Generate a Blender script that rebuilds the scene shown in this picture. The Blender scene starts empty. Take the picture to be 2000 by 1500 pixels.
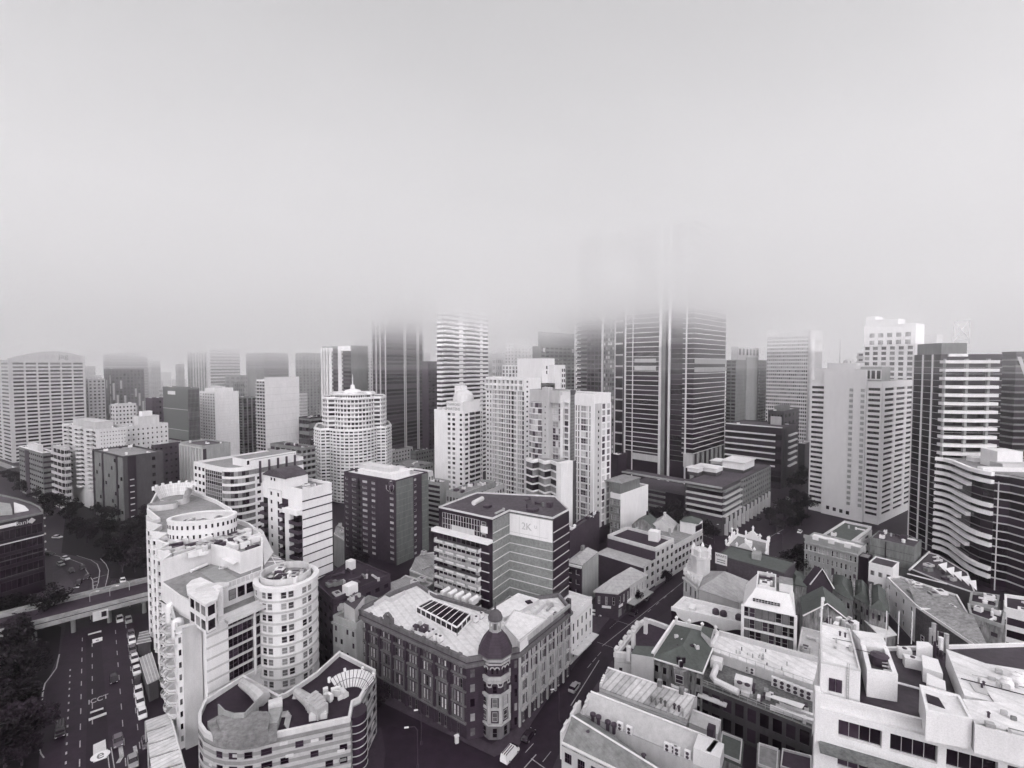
import bpy, math, random
from mathutils import Vector
R = math.radians
S = bpy.context.scene
COL = S.collection
rnd = random.Random(7)
# ------------------------------------------------------------------ camera
HC, F, PITCH = 85.0, 950.0, math.atan(38 / 950)
CP, SP = math.cos(PITCH), math.sin(PITCH)
_c = bpy.data.cameras.new('camera')
CAM = bpy.data.objects.new('camera', _c)
COL.objects.link(CAM)
S.camera = CAM
_c.sensor_width = 36
_c.lens = 36 * F / 2000
_c.clip_start, _c.clip_end = 1.0, 9000
CAM.location = (0, 0, HC)
CAM.rotation_euler = (R(90) - PITCH, 0, 0)


def ray(px, py):
    a, b = (px - 1000) / F, (750 - py) / F
    return Vector((a, CP + b * SP, -SP + b * CP))


def at(px, py, z=0.0):
    """where the sight line through a point of the photo meets the level z"""
    d = ray(px, py)
    return Vector((0, 0, HC)) + d * ((z - HC) / d.z)


def dep(px, py, d):
    """the point of that sight line at forward distance d"""
    return Vector((0, 0, HC)) + ray(px, py) * d


def p2(v):
    return Vector((v.x, v.y))


def reach(p, z, d, px):
    """how far to go from p along d (level z) until the photo column px"""
    k = (px - 1000) / F
    D0 = p.y * CP - (z - HC) * SP
    return (k * D0 - p.x) / (d.x - k * d.y * CP)


def dirs(ang):
    a = R(ang)
    return Vector((math.sin(a), math.cos(a))), Vector((-math.cos(a), math.sin(a)))


# ------------------------------------------------------------------ materials
MATS = {}


def tone(v, green=0.0):
    """the place is printed in one slightly violet grey; dark things a touch more violet"""
    k = .012 + .4 * math.exp(-v / .055)
    k *= 1 - min(1, green * 30)
    return (v * (1 + k * .9 - green), v * (1 - k + green * .6), v * (1 + k - green * .2), 1)


def N(t, kind, **kw):
    n = t.nodes.new(kind)
    for k, v in kw.items():
        if k in n.inputs.keys():
            n.inputs[k].default_value = v
        else:
            setattr(n, k, v)
    return n


def mat(name, v, rough=.8, dirt=.25, streak=True, scale=.35, green=0.0, spec=.3, joint=None, bump=.0, fine=.1, metal=0.0, rib=None):
    """painted or mineral surface: blotches, rain streaks and fine grain over one colour"""
    if name in MATS:
        return MATS[name]
    m = bpy.data.materials.new(name)
    m.use_nodes = True
    t = m.node_tree
    b = t.nodes['Principled BSDF']
    L = t.links.new
    tc = N(t, 'ShaderNodeTexCoord')
    mp = N(t, 'ShaderNodeMapping')
    mp.inputs['Scale'].default_value = (1, 1, .22 if streak else 1)
    L(tc.outputs['Object'], mp.inputs[0])
    n1 = N(t, 'ShaderNodeTexNoise', Scale=scale * 2.2, Detail=6.0, Roughness=.65)
    L(mp.outputs[0], n1.inputs['Vector'])
    n2 = N(t, 'ShaderNodeTexNoise', Scale=scale * .3, Detail=3.0)
    L(tc.outputs['Object'], n2.inputs['Vector'])
    n3 = N(t, 'ShaderNodeTexNoise', Scale=6.0, Detail=4.0)
    L(tc.outputs['Object'], n3.inputs['Vector'])
    mr = N(t, 'ShaderNodeMapRange')
    mr.inputs[1].default_value, mr.inputs[2].default_value = .35, .68
    mr.inputs[3].default_value, mr.inputs[4].default_value = 1.0, 1 - dirt
    L(n1.outputs[0], mr.inputs[0])
    m2 = N(t, 'ShaderNodeMapRange')
    m2.inputs[1].default_value, m2.inputs[2].default_value = .3, .7
    m2.inputs[3].default_value, m2.inputs[4].default_value = 1 - dirt * .6, 1.0
    L(n2.outputs[0], m2.inputs[0])
    m3 = N(t, 'ShaderNodeMapRange')
    m3.inputs[1].default_value, m3.inputs[2].default_value = .25, .75
    m3.inputs[3].default_value, m3.inputs[4].default_value = 1 - fine, 1 + fine
    L(n3.outputs[0], m3.inputs[0])
    a = N(t, 'ShaderNodeMath', operation='MULTIPLY')
    L(mr.outputs[0], a.inputs[0]); L(m2.outputs[0], a.inputs[1])
    c = N(t, 'ShaderNodeMath', operation='MULTIPLY')
    L(a.outputs[0], c.inputs[0]); L(m3.outputs[0], c.inputs[1])
    fac = c.outputs[0]
    if joint:                     # (spacing in z, line width, darkness): panel joints / courses
        sx = N(t, 'ShaderNodeSeparateXYZ'); L(tc.outputs['Object'], sx.inputs[0])
        q = N(t, 'ShaderNodeMath', operation='PINGPONG'); q.inputs[1].default_value = joint[0] / 2
        L(sx.outputs[2], q.inputs[0])
        lt = N(t, 'ShaderNodeMath', operation='LESS_THAN'); lt.inputs[1].default_value = joint[1] / 2
        L(q.outputs[0], lt.inputs[0])
        k = N(t, 'ShaderNodeMapRange'); k.inputs[3].default_value, k.inputs[4].default_value = 1, joint[2]
        L(lt.outputs[0], k.inputs[0])
        e = N(t, 'ShaderNodeMath', operation='MULTIPLY'); L(fac, e.inputs[0]); L(k.outputs[0], e.inputs[1])
        fac = e.outputs[0]
    if rib:                       # (direction angle, spacing, darkness): standing seams of sheet roofing
        vr = N(t, 'ShaderNodeVectorMath', operation='DOT_PRODUCT')
        vr.inputs[1].default_value = (math.cos(R(rib[0])), math.sin(R(rib[0])), 0)
        L(tc.outputs['Object'], vr.inputs[0])
        q = N(t, 'ShaderNodeMath', operation='PINGPONG'); q.inputs[1].default_value = rib[1] / 2
        L(vr.outputs['Value'], q.inputs[0])
        k = N(t, 'ShaderNodeMapRange'); k.inputs[1].default_value, k.inputs[2].default_value = 0, rib[1] * .2
        k.inputs[3].default_value, k.inputs[4].default_value = rib[2], 1
        L(q.outputs[0], k.inputs[0])
        # sheets of different age
        fl = N(t, 'ShaderNodeMath', operation='FLOOR'); dv = N(t, 'ShaderNodeMath', operation='DIVIDE'); dv.inputs[1].default_value = rib[1] * 2
        L(vr.outputs['Value'], dv.inputs[0]); L(dv.outputs[0], fl.inputs[0])
        wn = N(t, 'ShaderNodeTexWhiteNoise', noise_dimensions='1D'); L(fl.outputs[0], wn.inputs['W'])
        k2 = N(t, 'ShaderNodeMapRange'); k2.inputs[3].default_value, k2.inputs[4].default_value = 1 - (1 - rib[2]) * .9, 1
        L(wn.outputs[0], k2.inputs[0])
        e = N(t, 'ShaderNodeMath', operation='MULTIPLY'); L(k.outputs[0], e.inputs[0]); L(k2.outputs[0], e.inputs[1])
        e2 = N(t, 'ShaderNodeMath', operation='MULTIPLY'); L(fac, e2.inputs[0]); L(e.outputs[0], e2.inputs[1])
        fac = e2.outputs[0]
    mx = N(t, 'ShaderNodeVectorMath', operation='SCALE')
    mx.inputs[0].default_value = tone(v, green)[:3]
    L(fac, mx.inputs['Scale'])
    L(mx.outputs[0], b.inputs['Base Color'])
    b.inputs['Roughness'].default_value = rough
    b.inputs['Specular IOR Level'].default_value = spec
    b.inputs['Metallic'].default_value = metal
    if bump:
        bp = N(t, 'ShaderNodeBump', Strength=bump, Distance=.05)
        L(n3.outputs[0], bp.inputs['Height']); L(bp.outputs[0], b.inputs['Normal'])
    MATS[name] = m
    return m


def glass(name, lo, hi, pale=.25, rough=.12, spec=.32, green=0.0):
    """window pane: dark room or drawn blind behind glass, a different one per pane"""
    if name in MATS:
        return MATS[name]
    m = bpy.data.materials.new(name)
    m.use_nodes = True
    t = m.node_tree
    b = t.nodes['Principled BSDF']
    L = t.links.new
    oi = N(t, 'ShaderNodeObjectInfo'); ge = N(t, 'ShaderNodeNewGeometry')
    ad = N(t, 'ShaderNodeMath', operation='ADD'); fr = N(t, 'ShaderNodeMath', operation='FRACT')
    L(oi.outputs['Random'], ad.inputs[0]); L(ge.outputs['Random Per Island'], ad.inputs[1]); L(ad.outputs[0], fr.inputs[0])
    tc = N(t, 'ShaderNodeTexCoord')
    ns = N(t, 'ShaderNodeTexNoise', Scale=.9, Detail=3.0); L(tc.outputs['Object'], ns.inputs['Vector'])
    ns2 = N(t, 'ShaderNodeMath', operation='MULTIPLY_ADD'); ns2.inputs[1].default_value = .5; ns2.inputs[2].default_value = -.25
    L(ns.outputs[0], ns2.inputs[0])
    a2 = N(t, 'ShaderNodeMath', operation='ADD'); L(fr.outputs[0], a2.inputs[0]); L(ns2.outputs[0], a2.inputs[1])
    r = N(t, 'ShaderNodeValToRGB')
    e = r.color_ramp.elements
    e[0].position, e[0].color = max(0.0, 1 - pale - .3), tone(lo, green)
    e[1].position, e[1].color = 1.0, tone(hi, green)
    L(a2.outputs[0], r.inputs[0]); L(r.outputs[0], b.inputs['Base Color'])
    b.inputs['Roughness'].default_value = rough
    b.inputs['Specular IOR Level'].default_value = spec
    MATS[name] = m
    return m


WHITE = mat('white_render', .76, dirt=.1)
PALE = mat('pale_render', .62, dirt=.16)
CREAM = mat('light_concrete', .52, dirt=.16)
CONC = mat('weathered_concrete', .34, dirt=.22, green=.01)
GREY = mat('grey_concrete', .21, dirt=.3, green=.015)
DKGREY = mat('dark_grey_cladding', .075, dirt=.3, green=.015)
BRICK = mat('brown_brick', .05, dirt=.3, joint=(.6, .1, .7), streak=False)
DARK = mat('near_black_cladding', .018, dirt=.3, rough=.5)
BLACKT = mat('tar_roof', .028, dirt=.4, streak=False, rough=.75)
ROOFW = mat('white_membrane_roof', .78, dirt=.22, streak=False, scale=.3)
ROOFS = mat('seamed_white_roof', .86, dirt=.24, streak=False, scale=.28, rib=(32, 1.9, .86))
ROOFG = mat('grey_membrane_roof', .3, dirt=.35, streak=False, scale=.4)
ROOFD = mat('dark_membrane_roof', .09, dirt=.45, streak=False, scale=.4)
METAL = mat('galvanised_metal', .5, rough=.45, dirt=.3, streak=False)
WMETAL = mat('white_metal', .78, rough=.5, dirt=.12, streak=False)
DMETAL = mat('dark_metal', .05, rough=.5, dirt=.2, streak=False)
G_DARK = glass('dark_window_glass', .006, .04, .2)
G_MID = glass('window_glass_with_blinds', .008, .34, .42)
G_PALE = glass('window_glass_many_blinds', .03, .62, .6)
G_TOWER = glass('tinted_tower_glass', .006, .022, .3, rough=.12, spec=.25)
G_BAND = glass('ribbon_glass', .008, .07, .3, rough=.1)

# ------------------------------------------------------------------ mesh builder


class MB:
    def __init__(s):
        s.v, s.f, s.m, s.mats = [], [], [], []

    def mi(s, m):
        if m not in s.mats:
            s.mats.append(m)
        return s.mats.index(m)

    def face(s, pts, m):
        i = len(s.v)
        s.v += [tuple(p) for p in pts]
        s.f.append(tuple(range(i, i + len(pts))))
        s.m.append(s.mi(m))

    def prism(s, poly, z0, z1, m, top=None, bottom=False):
        n = len(poly)
        i = len(s.v)
        s.v += [(p[0], p[1], z0) for p in poly] + [(p[0], p[1], z1) for p in poly]
        k = s.mi(m)
        for a in range(n):
            b = (a + 1) % n
            s.f.append((i + a, i + b, i + n + b, i + n + a)); s.m.append(k)
        s.f.append(tuple(range(i + n, i + 2 * n))); s.m.append(s.mi(top or m))
        if bottom:
            s.f.append(tuple(range(i + n - 1, i - 1, -1))); s.m.append(k)

    def loft(s, rings, m, cap=True, top=None):
        """rings: lists of 3-D points, same count, bottom to top"""
        k = s.mi(m); n = len(rings[0]); i = len(s.v)
        for r in rings:
            s.v += [tuple(p) for p in r]
        for j in range(len(rings) - 1):
            for a in range(n):
                b = (a + 1) % n
                s.f.append((i + j * n + a, i + j * n + b, i + (j + 1) * n + b, i + (j + 1) * n + a)); s.m.append(k)
        if cap:
            e = i + (len(rings) - 1) * n
            s.f.append(tuple(range(e, e + n))); s.m.append(s.mi(top or m))
            s.f.append(tuple(range(i + n - 1, i - 1, -1))); s.m.append(k)

    def box(s, c, d, l, w, z0, z1, m, top=None):
        """box centred at c (2-D), length l along unit d, width w across"""
        d = Vector(d[:2]).normalized(); e = Vector((-d.y, d.x)); c = Vector(c[:2])
        q = [c - d * l / 2 - e * w / 2, c + d * l / 2 - e * w / 2, c + d * l / 2 + e * w / 2, c - d * l / 2 + e * w / 2]
        s.prism(q, z0, z1, m, top, True)

    def slab(s, A, B, t0, t1, z0, z1, m):
        """along A-B, from t0 to t1 metres outward (to the right of A-B)"""
        d = (B - A).normalized(); n = Vector((d.y, -d.x))
        s.prism([A + n * t1, B + n * t1, B + n * t0, A + n * t0], z0, z1, m, None, True)

    def ring(s, poly, w, z0, z1, m, out=0.0):
        """a parapet or cornice that follows a closed outline"""
        o, q = offset(poly, out), offset(poly, -w)
        n = len(poly); k = s.mi(m); i = len(s.v)
        for z in (z0, z1):
            s.v += [(p[0], p[1], z) for p in o] + [(p[0], p[1], z) for p in q]
        for a in range(n):
            b = (a + 1) % n
            s.f += [(i + a, i + b, i + 2 * n + b, i + 2 * n + a), (i + n + b, i + n + a, i + 3 * n + a, i + 3 * n + b),
                    (i + 2 * n + a, i + 2 * n + b, i + 3 * n + b, i + 3 * n + a), (i + b, i + a, i + n + a, i + n + b)]
            s.m += [k] * 4

    def tube(s, pts, r, m, n=6, r2=None):
        pts = [Vector(p) for p in pts]
        k = s.mi(m); i = len(s.v); c = len(pts)
        for j, p in enumerate(pts):
            t = (pts[min(j + 1, c - 1)] - pts[max(j - 1, 0)]).normalized()
            u = t.orthogonal().normalized() if abs(t.z) > .9 else t.cross(Vector((0, 0, 1))).normalized()
            w = t.cross(u)
            rr = r if r2 is None else r + (r2 - r) * j / max(c - 1, 1)
            for a in range(n):
                an = 2 * math.pi * a / n
                s.v.append(tuple(p + u * rr * math.cos(an) + w * rr * math.sin(an)))
        for j in range(c - 1):
            for a in range(n):
                b = (a + 1) % n
                s.f.append((i + j * n + a, i + j * n + b, i + (j + 1) * n + b, i + (j + 1) * n + a)); s.m.append(k)
        s.f.append(tuple(range(i + n - 1, i - 1, -1))); s.m.append(k)
        s.f.append(tuple(range(i + (c - 1) * n, i + c * n))); s.m.append(k)

    def lathe(s, c, prof, m, n=16, a0=0.0):
        """prof: (radius, z) from bottom to top about the vertical through c"""
        rings = []
        for r, z in prof:
            rings.append([(c[0] + max(r, .01) * math.cos(a0 + 2 * math.pi * a / n), c[1] + max(r, .01) * math.sin(a0 + 2 * math.pi * a / n), z) for a in range(n)])
        s.loft(rings, m)

    def gable(s, A, B, C_, D_, z0, z1, m, wall, over=.3):
        """pitched roof over the rectangle A B C D (ridge parallel to A-B)"""
        m1, m2 = (B + C_) / 2, (D_ + A) / 2
        P = [(A.x, A.y, z0), (B.x, B.y, z0), (C_.x, C_.y, z0), (D_.x, D_.y, z0), (m1.x, m1.y, z1), (m2.x, m2.y, z1)]
        s.face([P[0], P[1], P[4], P[5]], m); s.face([P[2], P[3], P[5], P[4]], m)
        s.face([P[1], P[2], P[4]], wall); s.face([P[3], P[0], P[5]], wall)

    def hip(s, poly, z0, z1, m, frac=.5):
        """hipped roof over a four-cornered plan, ridge along its longer axis"""
        a, b, c, d = [Vector(p[:2]) for p in poly]
        if (b - a).length < (c - b).length:
            a, b, c, d = b, c, d, a
        m1, m2 = (b + c) / 2, (d + a) / 2
        w = (c - b).length * frac
        ax = (m1 - m2); L = ax.length; ax = ax / L
        w = min(w, L * .49)
        r1, r2 = m1 - ax * w, m2 + ax * w
        P = [(p.x, p.y, z0) for p in (a, b, c, d)]
        q1, q2 = (r1.x, r1.y, z1), (r2.x, r2.y, z1)
        s.face([P[0], P[1], q1, q2], m); s.face([P[1], P[2], q1], m); s.face([P[2], P[3], q2, q1], m); s.face([P[3], P[0], q2], m)

    def mesh(s, name, org):
        me = bpy.data.meshes.new(name)
        ox, oy, oz = org
        me.from_pydata([(x - ox, y - oy, z - oz) for x, y, z in s.v], [], s.f)
        for m in s.mats:
            me.materials.append(m)
        me.polygons.foreach_set('material_index', s.m)
        me.update()
        return me

    def merge(s, o):
        i = len(s.v)
        s.v += o.v
        s.f += [tuple(a + i for a in f) for f in o.f]
        k = [s.mi(m) for m in o.mats]
        s.m += [k[a] for a in o.m]


def offset(poly, w):
    """outline moved outward by w (mitred); poly runs counter-clockwise"""
    if abs(w) < 1e-6:
        return [Vector(p[:2]) for p in poly]
    P = [Vector(p[:2]) for p in poly]
    n = len(P); out = []
    for i in range(n):
        a, b, c = P[i - 1], P[i], P[(i + 1) % n]
        d1, d2 = (b - a).normalized(), (c - b).normalized()
        n1, n2 = Vector((d1.y, -d1.x)), Vector((d2.y, -d2.x))
        k = 1 + n1.dot(n2)
        out.append(b + (n1 + n2) * (w / max(k, .35)))
    return out


def ccw(poly):
    P = [Vector(p[:2]) for p in poly]
    s = sum(P[i].x * P[(i + 1) % len(P)].y - P[(i + 1) % len(P)].x * P[i].y for i in range(len(P)))
    return P if s > 0 else P[::-1]


def put(name, mesh, parent=None, loc=(0, 0, 0), rz=0.0):
    o = bpy.data.objects.new(name, mesh)
    o.location = loc
    if rz:
        o.rotation_euler = (0, 0, rz)
    if parent is not None:
        o.parent = parent
    COL.objects.link(o)
    return o


def tag(o, label, cat, group=None, kind=None):
    if label: o['label'] = label
    if cat: o['category'] = cat
    if group: o['group'] = group
    if kind: o['kind'] = kind
    return o


def structure(name, mb, kind='structure', label=None, cat=None):
    o = put(name, mb.mesh(name, (0, 0, 0)))
    o['kind'] = kind
    if label: o['label'] = label
    if cat: o['category'] = cat
    return o


WINMESH = {}


def win_mesh(w, h, style, gm, fm):
    key = (round(w, 2), round(h, 2), style, gm.name, fm.name if fm else '')
    if key in WINMESH:
        return WINMESH[key]
    b = MB()
    x0, x1, z0, z1 = -w / 2, w / 2, -h / 2, h / 2

    def bx(xa, xb, za, zb, y0, y1, m):
        b.prism([(xa, y0), (xb, y0), (xb, y1), (xa, y1)], za, zb, m, None, True)
    fr = min(.09, w * .07)
    if style == 0 or fm is None:            # plain pane
        bx(x0, x1, z0, z1, -.03, 0, gm)
    else:
        nv, nh = {1: (1, 0), 2: (2, 0), 3: (2, 1), 4: (1, 1), 5: (4, 0), 6: (6, 0), 7: (3, 1), 8: (8, 0), 9: (12, 0)}[style]
        mu = min(.06, fr)
        xs = [x0 + fr + (w - 2 * fr) * i / nv for i in range(nv + 1)]
        for i in range(nv):
            bx(xs[i], xs[i + 1], z0 + fr, z1 - fr, -.03, 0, gm)
        for i in range(1, nv):
            bx(xs[i] - mu / 2, xs[i] + mu / 2, z0 + fr, z1 - fr, -.07, -.031, fm)
        bx(x0, x0 + fr, z0, z1, -.09, 0, fm); bx(x1 - fr, x1, z0, z1, -.09, 0, fm)
        bx(x0 + fr, x1 - fr, z0, z0 + fr, -.12, 0, fm); bx(x0 + fr, x1 - fr, z1 - fr, z1, -.09, 0, fm)
        if nh:
            zc = z0 + h * .45
            bx(x0 + fr, x1 - fr, zc - mu / 2, zc + mu / 2, -.08, -.035, fm)
    me = b.mesh('window', (0, 0, 0))
    WINMESH[key] = me
    return me


SUB = dict(chimney='roof', dormer='roof', skylight='roof', roof_vent='roof', roof_hatch='roof', roof_patch='roof', bargeboard='roof', round_vent='roof', plant_fan='plant_unit', pool='pool_deck', pool_cover_roll='pool_deck',
           sign_lettering='sign_board', billboard_lettering='billboard', fan_grille='casing', pinnacle='parapet', parapet_crest='parapet', crest='cornice', roof_cowl='long_white_roof', roof_joint='long_white_roof', roof_opening='stair_house', ladder='plant_room', pediment='parapet')


class T:
    """one thing: an Empty at its base, parts under it"""

    def __init__(s, name, label, cat, org, group=None):
        s.o = Vector((org[0], org[1], org[2] if len(org) > 2 else 0.0))
        s.e = bpy.data.objects.new(name, None)
        s.e.location = s.o
        s.e.empty_display_size = .5
        COL.objects.link(s.e)
        tag(s.e, label, cat, group)
        s.parts, s.wins, s.many = {}, [], {}

    def mb(s, name):
        if name not in s.parts:
            s.parts[name] = MB()
        return s.parts[name]

    def add(s, name):
        """one more part of a repeated kind (a balcony, a chimney)"""
        b = MB()
        s.many.setdefault(name, []).append(b)
        return b

    def window(s, p, n, w, h, style=0, gm=None, fm=None, name='window'):
        s.wins.append((p, n, w, h, style, gm or G_DARK, fm, name))

    def done(s, cap=100):
        made = {}
        for name, b in s.parts.items():
            if b.f:
                made[name] = put(name, b.mesh(name, s.o), s.e)
        for name, L in s.many.items():
            L = [b for b in L if b.f]
            L.sort(key=lambda b: (Vector(b.v[0]) - CAM.location).length)
            for b in L[:cap]:
                put(name, b.mesh(name, s.o), s.e)
            if L[cap:]:
                r = MB()
                for b in L[cap:]:
                    r.merge(b)
                put(name, r.mesh(name, s.o), s.e)['kind'] = 'stuff'
        for ch in list(s.e.children):
            if ch.name.split('.')[0] in SUB:
                made.setdefault('_sub', []).append(ch)
        for ch in made.pop('_sub', []):
            up = made.get(SUB[ch.name.split('.')[0]])
            if up is not None:
                ch.parent = up
        by = {}
        for w in s.wins:
            by.setdefault(w[7], []).append(w)
        for name, L in by.items():
            L.sort(key=lambda w: (w[0] - CAM.location).length / max(.3, w[2]) ** .5)
            rest = MB()
            for i, (p, n, w, h, st, gm, fm, nm) in enumerate(L):
                me = win_mesh(w, h, st, gm, fm)
                rz = math.atan2(n.x, -n.y)
                if i < cap:
                    put(name, me, s.e, p - s.o, rz)
                else:
                    c, sn = math.cos(rz), math.sin(rz)
                    k = len(rest.v)
                    for v in me.vertices:
                        x, y, z = v.co
                        rest.v.append((p.x + x * c - y * sn, p.y + x * sn + y * c, p.z + z))
                    ix = [rest.mi(m) for m in me.materials]
                    for f in me.polygons:
                        rest.f.append(tuple(a + k for a in f.vertices)); rest.m.append(ix[f.material_index])
            if rest.f:
                put(name, rest.mesh(name, s.o), s.e)['kind'] = 'stuff'
        return made


def faces_cam(A, B, slack=-.15):
    d = (B - A).normalized(); n = Vector((d.y, -d.x)); m = (A + B) / 2
    return n.dot((Vector((0, 0)) - m).normalized()) > slack


def facade(t, A, B, z0, z1, nf, nc=4, ww=.6, wh=.5, ml=0., mr=0., mt=0., mb=0., wall=WHITE, gm=None, fm=None, st=0, dep_=.22,
           kind='grid', span=None, pier=None, lift=.5, skip=None, wname='window', fin=None, bal=None, balw=1.2, rail=None, drop=0.0, wallname='wall', pierw=None, every=1, rh=.38):
    """dress the wall A-B (outside on its right) between z0 and z1 with nf storeys"""
    gm = gm or G_DARK
    W = t.mb(wallname)
    d = (B - A); Lw = d.length; d = d / Lw; n = Vector((d.y, -d.x))
    span = span or wall
    pier = pier or wall
    A2, B2 = A + d * ml, B - d * mr
    zb, zt = z0 + mb, z1 - mt
    fh = (zt - zb) / nf
    L = (B2 - A2).length
    cw = L / nc
    n3 = Vector((n.x, n.y, 0))
    if ml > .05: W.slab(A, A2, 0, dep_, z0, z1, wall)
    if mr > .05: W.slab(B2, B, 0, dep_, z0, z1, wall)
    if mt > .05: W.slab(A2, B2, 0, dep_, zt, z1, wall)
    if mb > .05: W.slab(A2, B2, 0, dep_, z0, zb, wall)
    if kind in ('grid', 'band'):
        h = fh * wh
        lo = (fh - h) * lift
        for f in range(nf + 1):
            a = zb + (f - 1) * fh + lo + h if f else zb
            b_ = zb + f * fh + lo if f < nf else zt
            if b_ - a > .03:
                W.slab(A2, B2, 0, dep_, a, b_, span)
        if kind == 'grid':
            w = cw * ww
            for c in range(nc + 1):
                a = c * cw - (cw - w) / 2 if c else 0
                b_ = c * cw + (cw - w) / 2 if c < nc else L
                if b_ - a > .02:
                    W.slab(A2 + d * a, A2 + d * b_, 0, dep_ - .004 if pierw is None else pierw, zb, zt, pier)
            for f in range(nf):
                for c in range(nc):
                    if skip and skip(f, c): 
                        q = A2 + d * (c * cw)
                        W.slab(q + d * ((cw - w) / 2), q + d * ((cw + w) / 2), 0, dep_ - .008, zb + f * fh + lo, zb + f * fh + lo + h, wall)
                        continue
                    p = A2 + d * ((c + .5) * cw) + n * .02
                    t.window(Vector((p.x, p.y, zb + f * fh + lo + h / 2)), n3, w, h, st, gm, fm, wname)
        else:
            for f in range(nf):
                p = (A2 + B2) / 2 + n * .02
                t.window(Vector((p.x, p.y, zb + f * fh + lo + h / 2)), n3, L - .02, h, st, gm, fm, wname)
            if pierw is not None:
                for c in range(nc + 1):
                    q = A2 + d * min(max(c * cw, .2), L - .2)
                    W.slab(q - d * .2, q + d * .2, 0, pierw, zb, zt, pier)
    elif kind == 'balc':
        # recessed glass, projecting slab with a solid or railed front on every storey
        for f in range(nf):
            za = zb + f * fh
            if f % every == 0:
                b = t.add('balcony')
                b.slab(A2, B2, 0.05, balw, za - .12 + drop, za + .14 + drop, span)
                rl = rail or span
                b.slab(A2, B2, balw - .1, balw + .004, za + .14 + drop, za + fh * rh, rl)
                b.slab(A2, A2 + d * .12, .06, balw - .1, za + .14 + drop, za + fh * (rh - .02), rl)
                b.slab(B2 - d * .12, B2, .06, balw - .1, za + .14 + drop, za + fh * (rh - .02), rl)
            for c in range(nc):
                p = A2 + d * ((c + .5) * cw) + n * .03
                t.window(Vector((p.x, p.y, za + fh * .52)), n3, cw * ww, fh * wh, st, gm, fm, wname)
        for c in range(1, nc):
            q = A2 + d * (c * cw)
            if pierw:
                W.slab(q - d * pierw / 2, q + d * pierw / 2, 0, balw * .9, zb, zt, pier)
    elif kind == 'curtain':
        # glass skin cut by thin floor fins and mullions
        for f in range(nf):
            p = (A2 + B2) / 2 + n * .02
            t.window(Vector((p.x, p.y, zb + (f + .5) * fh)), n3, L, fh * wh, st, gm, fm, wname)
            q0 = zb + f * fh - fh * (1 - wh) / 2
            W.slab(A2, B2, 0, dep_, q0, q0 + fh * (1 - wh), span)
        if pierw:
            for c in range(nc + 1):
                q = A2 + d * min(max(c * cw, pierw / 2), L - pierw / 2)
                W.slab(q - d * pierw / 2, q + d * pierw / 2, 0, dep_ + .06, zb, zt, pier)
    elif kind == 'lines':
        for f in range(1, nf):
            za = zb + f * fh
            W.slab(A2, B2, 0, .05, za - fh * wh / 2, za + fh * wh / 2, span)


def shaft(t, poly, z0, z1, wall=WHITE, roof=ROOFG, par=.9, pw=.3, parm=None, wallname='wall', sink=True, roofname='roof'):
    """walls up to z1, a roof deck, and a parapet round it"""
    poly = ccw(poly)
    t.mb(wallname).prism(poly, z0 - .3, z1, wall)
    t.mb(roofname).prism(offset(poly, -pw + .02), z1 - .05, z1 + .06, roof)
    if par:
        t.mb('parapet').ring(poly, pw, z1 + .004, z1 + par, parm or wall, .05)
    return poly


def quad(near, z, L, Rr, ang=32.0):
    """rectangle plan on the street grid: visible corner at photo point near (level z), ends at photo columns L and Rr.
    Returns corners P, Q(right end), S(far), K(left end), counter-clockwise."""
    u, v = dirs(ang)
    p = p2(at(near[0], near[1], z)) if len(near) == 2 else p2(dep(*near))
    if len(near) == 3:
        z = dep(*near).z
    if near[0] < 1000 + F * math.tan(R(ang)):
        a, b = reach(p, z, u, Rr), reach(p, z, v, L)
        if not (0 < a < 150 and 0 < b < 150): print('QUAD', near, L, Rr, a, b)
        P, Q, K = p, p + u * a, p + v * b
        return [P, Q, Q + v * b, K], z
    a, b = reach(p, z, u, L), reach(p, z, -v, Rr)
    if not (0 < a < 150 and 0 < b < 150): print('QUAD', near, L, Rr, a, b)
    P, Q, K = p, p - v * b, p + u * a
    return [P, Q, Q + u * a, K], z


def clutter(t, poly, z, n, seed=1, m=(WMETAL, METAL, DMETAL), size=(.8, 2.6), hgt=(.6, 1.8), part='plant_unit'):
    """tanks, ducts and machine housings on a roof"""
    r = random.Random(seed)
    P = offset(poly, -1.6)
    for _ in range(n):
        a, b = r.random(), r.random()
        if len(P) == 4:
            q = P[0] * (1 - a) * (1 - b) + P[1] * a * (1 - b) + P[2] * a * b + P[3] * (1 - a) * b
        else:
            i = r.randrange(len(P)); c = sum(P, Vector((0, 0))) / len(P)
            q = c + (P[i] * (1 - a) + P[(i + 1) % len(P)] * a - c) * (b ** .5) * .85
        d = (P[1] - P[0]).normalized()
        k = t.add(part)
        mm = r.choice(m)
        zz = z + .05
        ty = r.random()
        if ty < .62:
            l, w, h = r.uniform(*size), r.uniform(*size), r.uniform(*hgt)
            k.box(q, d, l, w, zz + .12, zz + h, mm)
            k.box(q, d, l * .8, w * .7, zz, zz + .12, DMETAL)
            k.box(q, d, l * .5, w * .5, zz + h, zz + h + .08, DMETAL)
        elif ty < .8:
            rr = r.uniform(.25, .6)
            k.lathe(q, [(rr, zz), (rr, zz + 1), (rr * 1.3, zz + 1.1), (rr * .4, zz + 1.4)], mm, 10)
        else:
            e = Vector((-d.y, d.x)) if r.random() < .5 else d
            l = r.uniform(2, 5)
            k.box(q, e, l, .5, zz + .3, zz + .75, mm)
            k.box(q + e * (l / 2 - .3), e, .6, .7, zz, zz + 1.0, mm)


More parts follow.
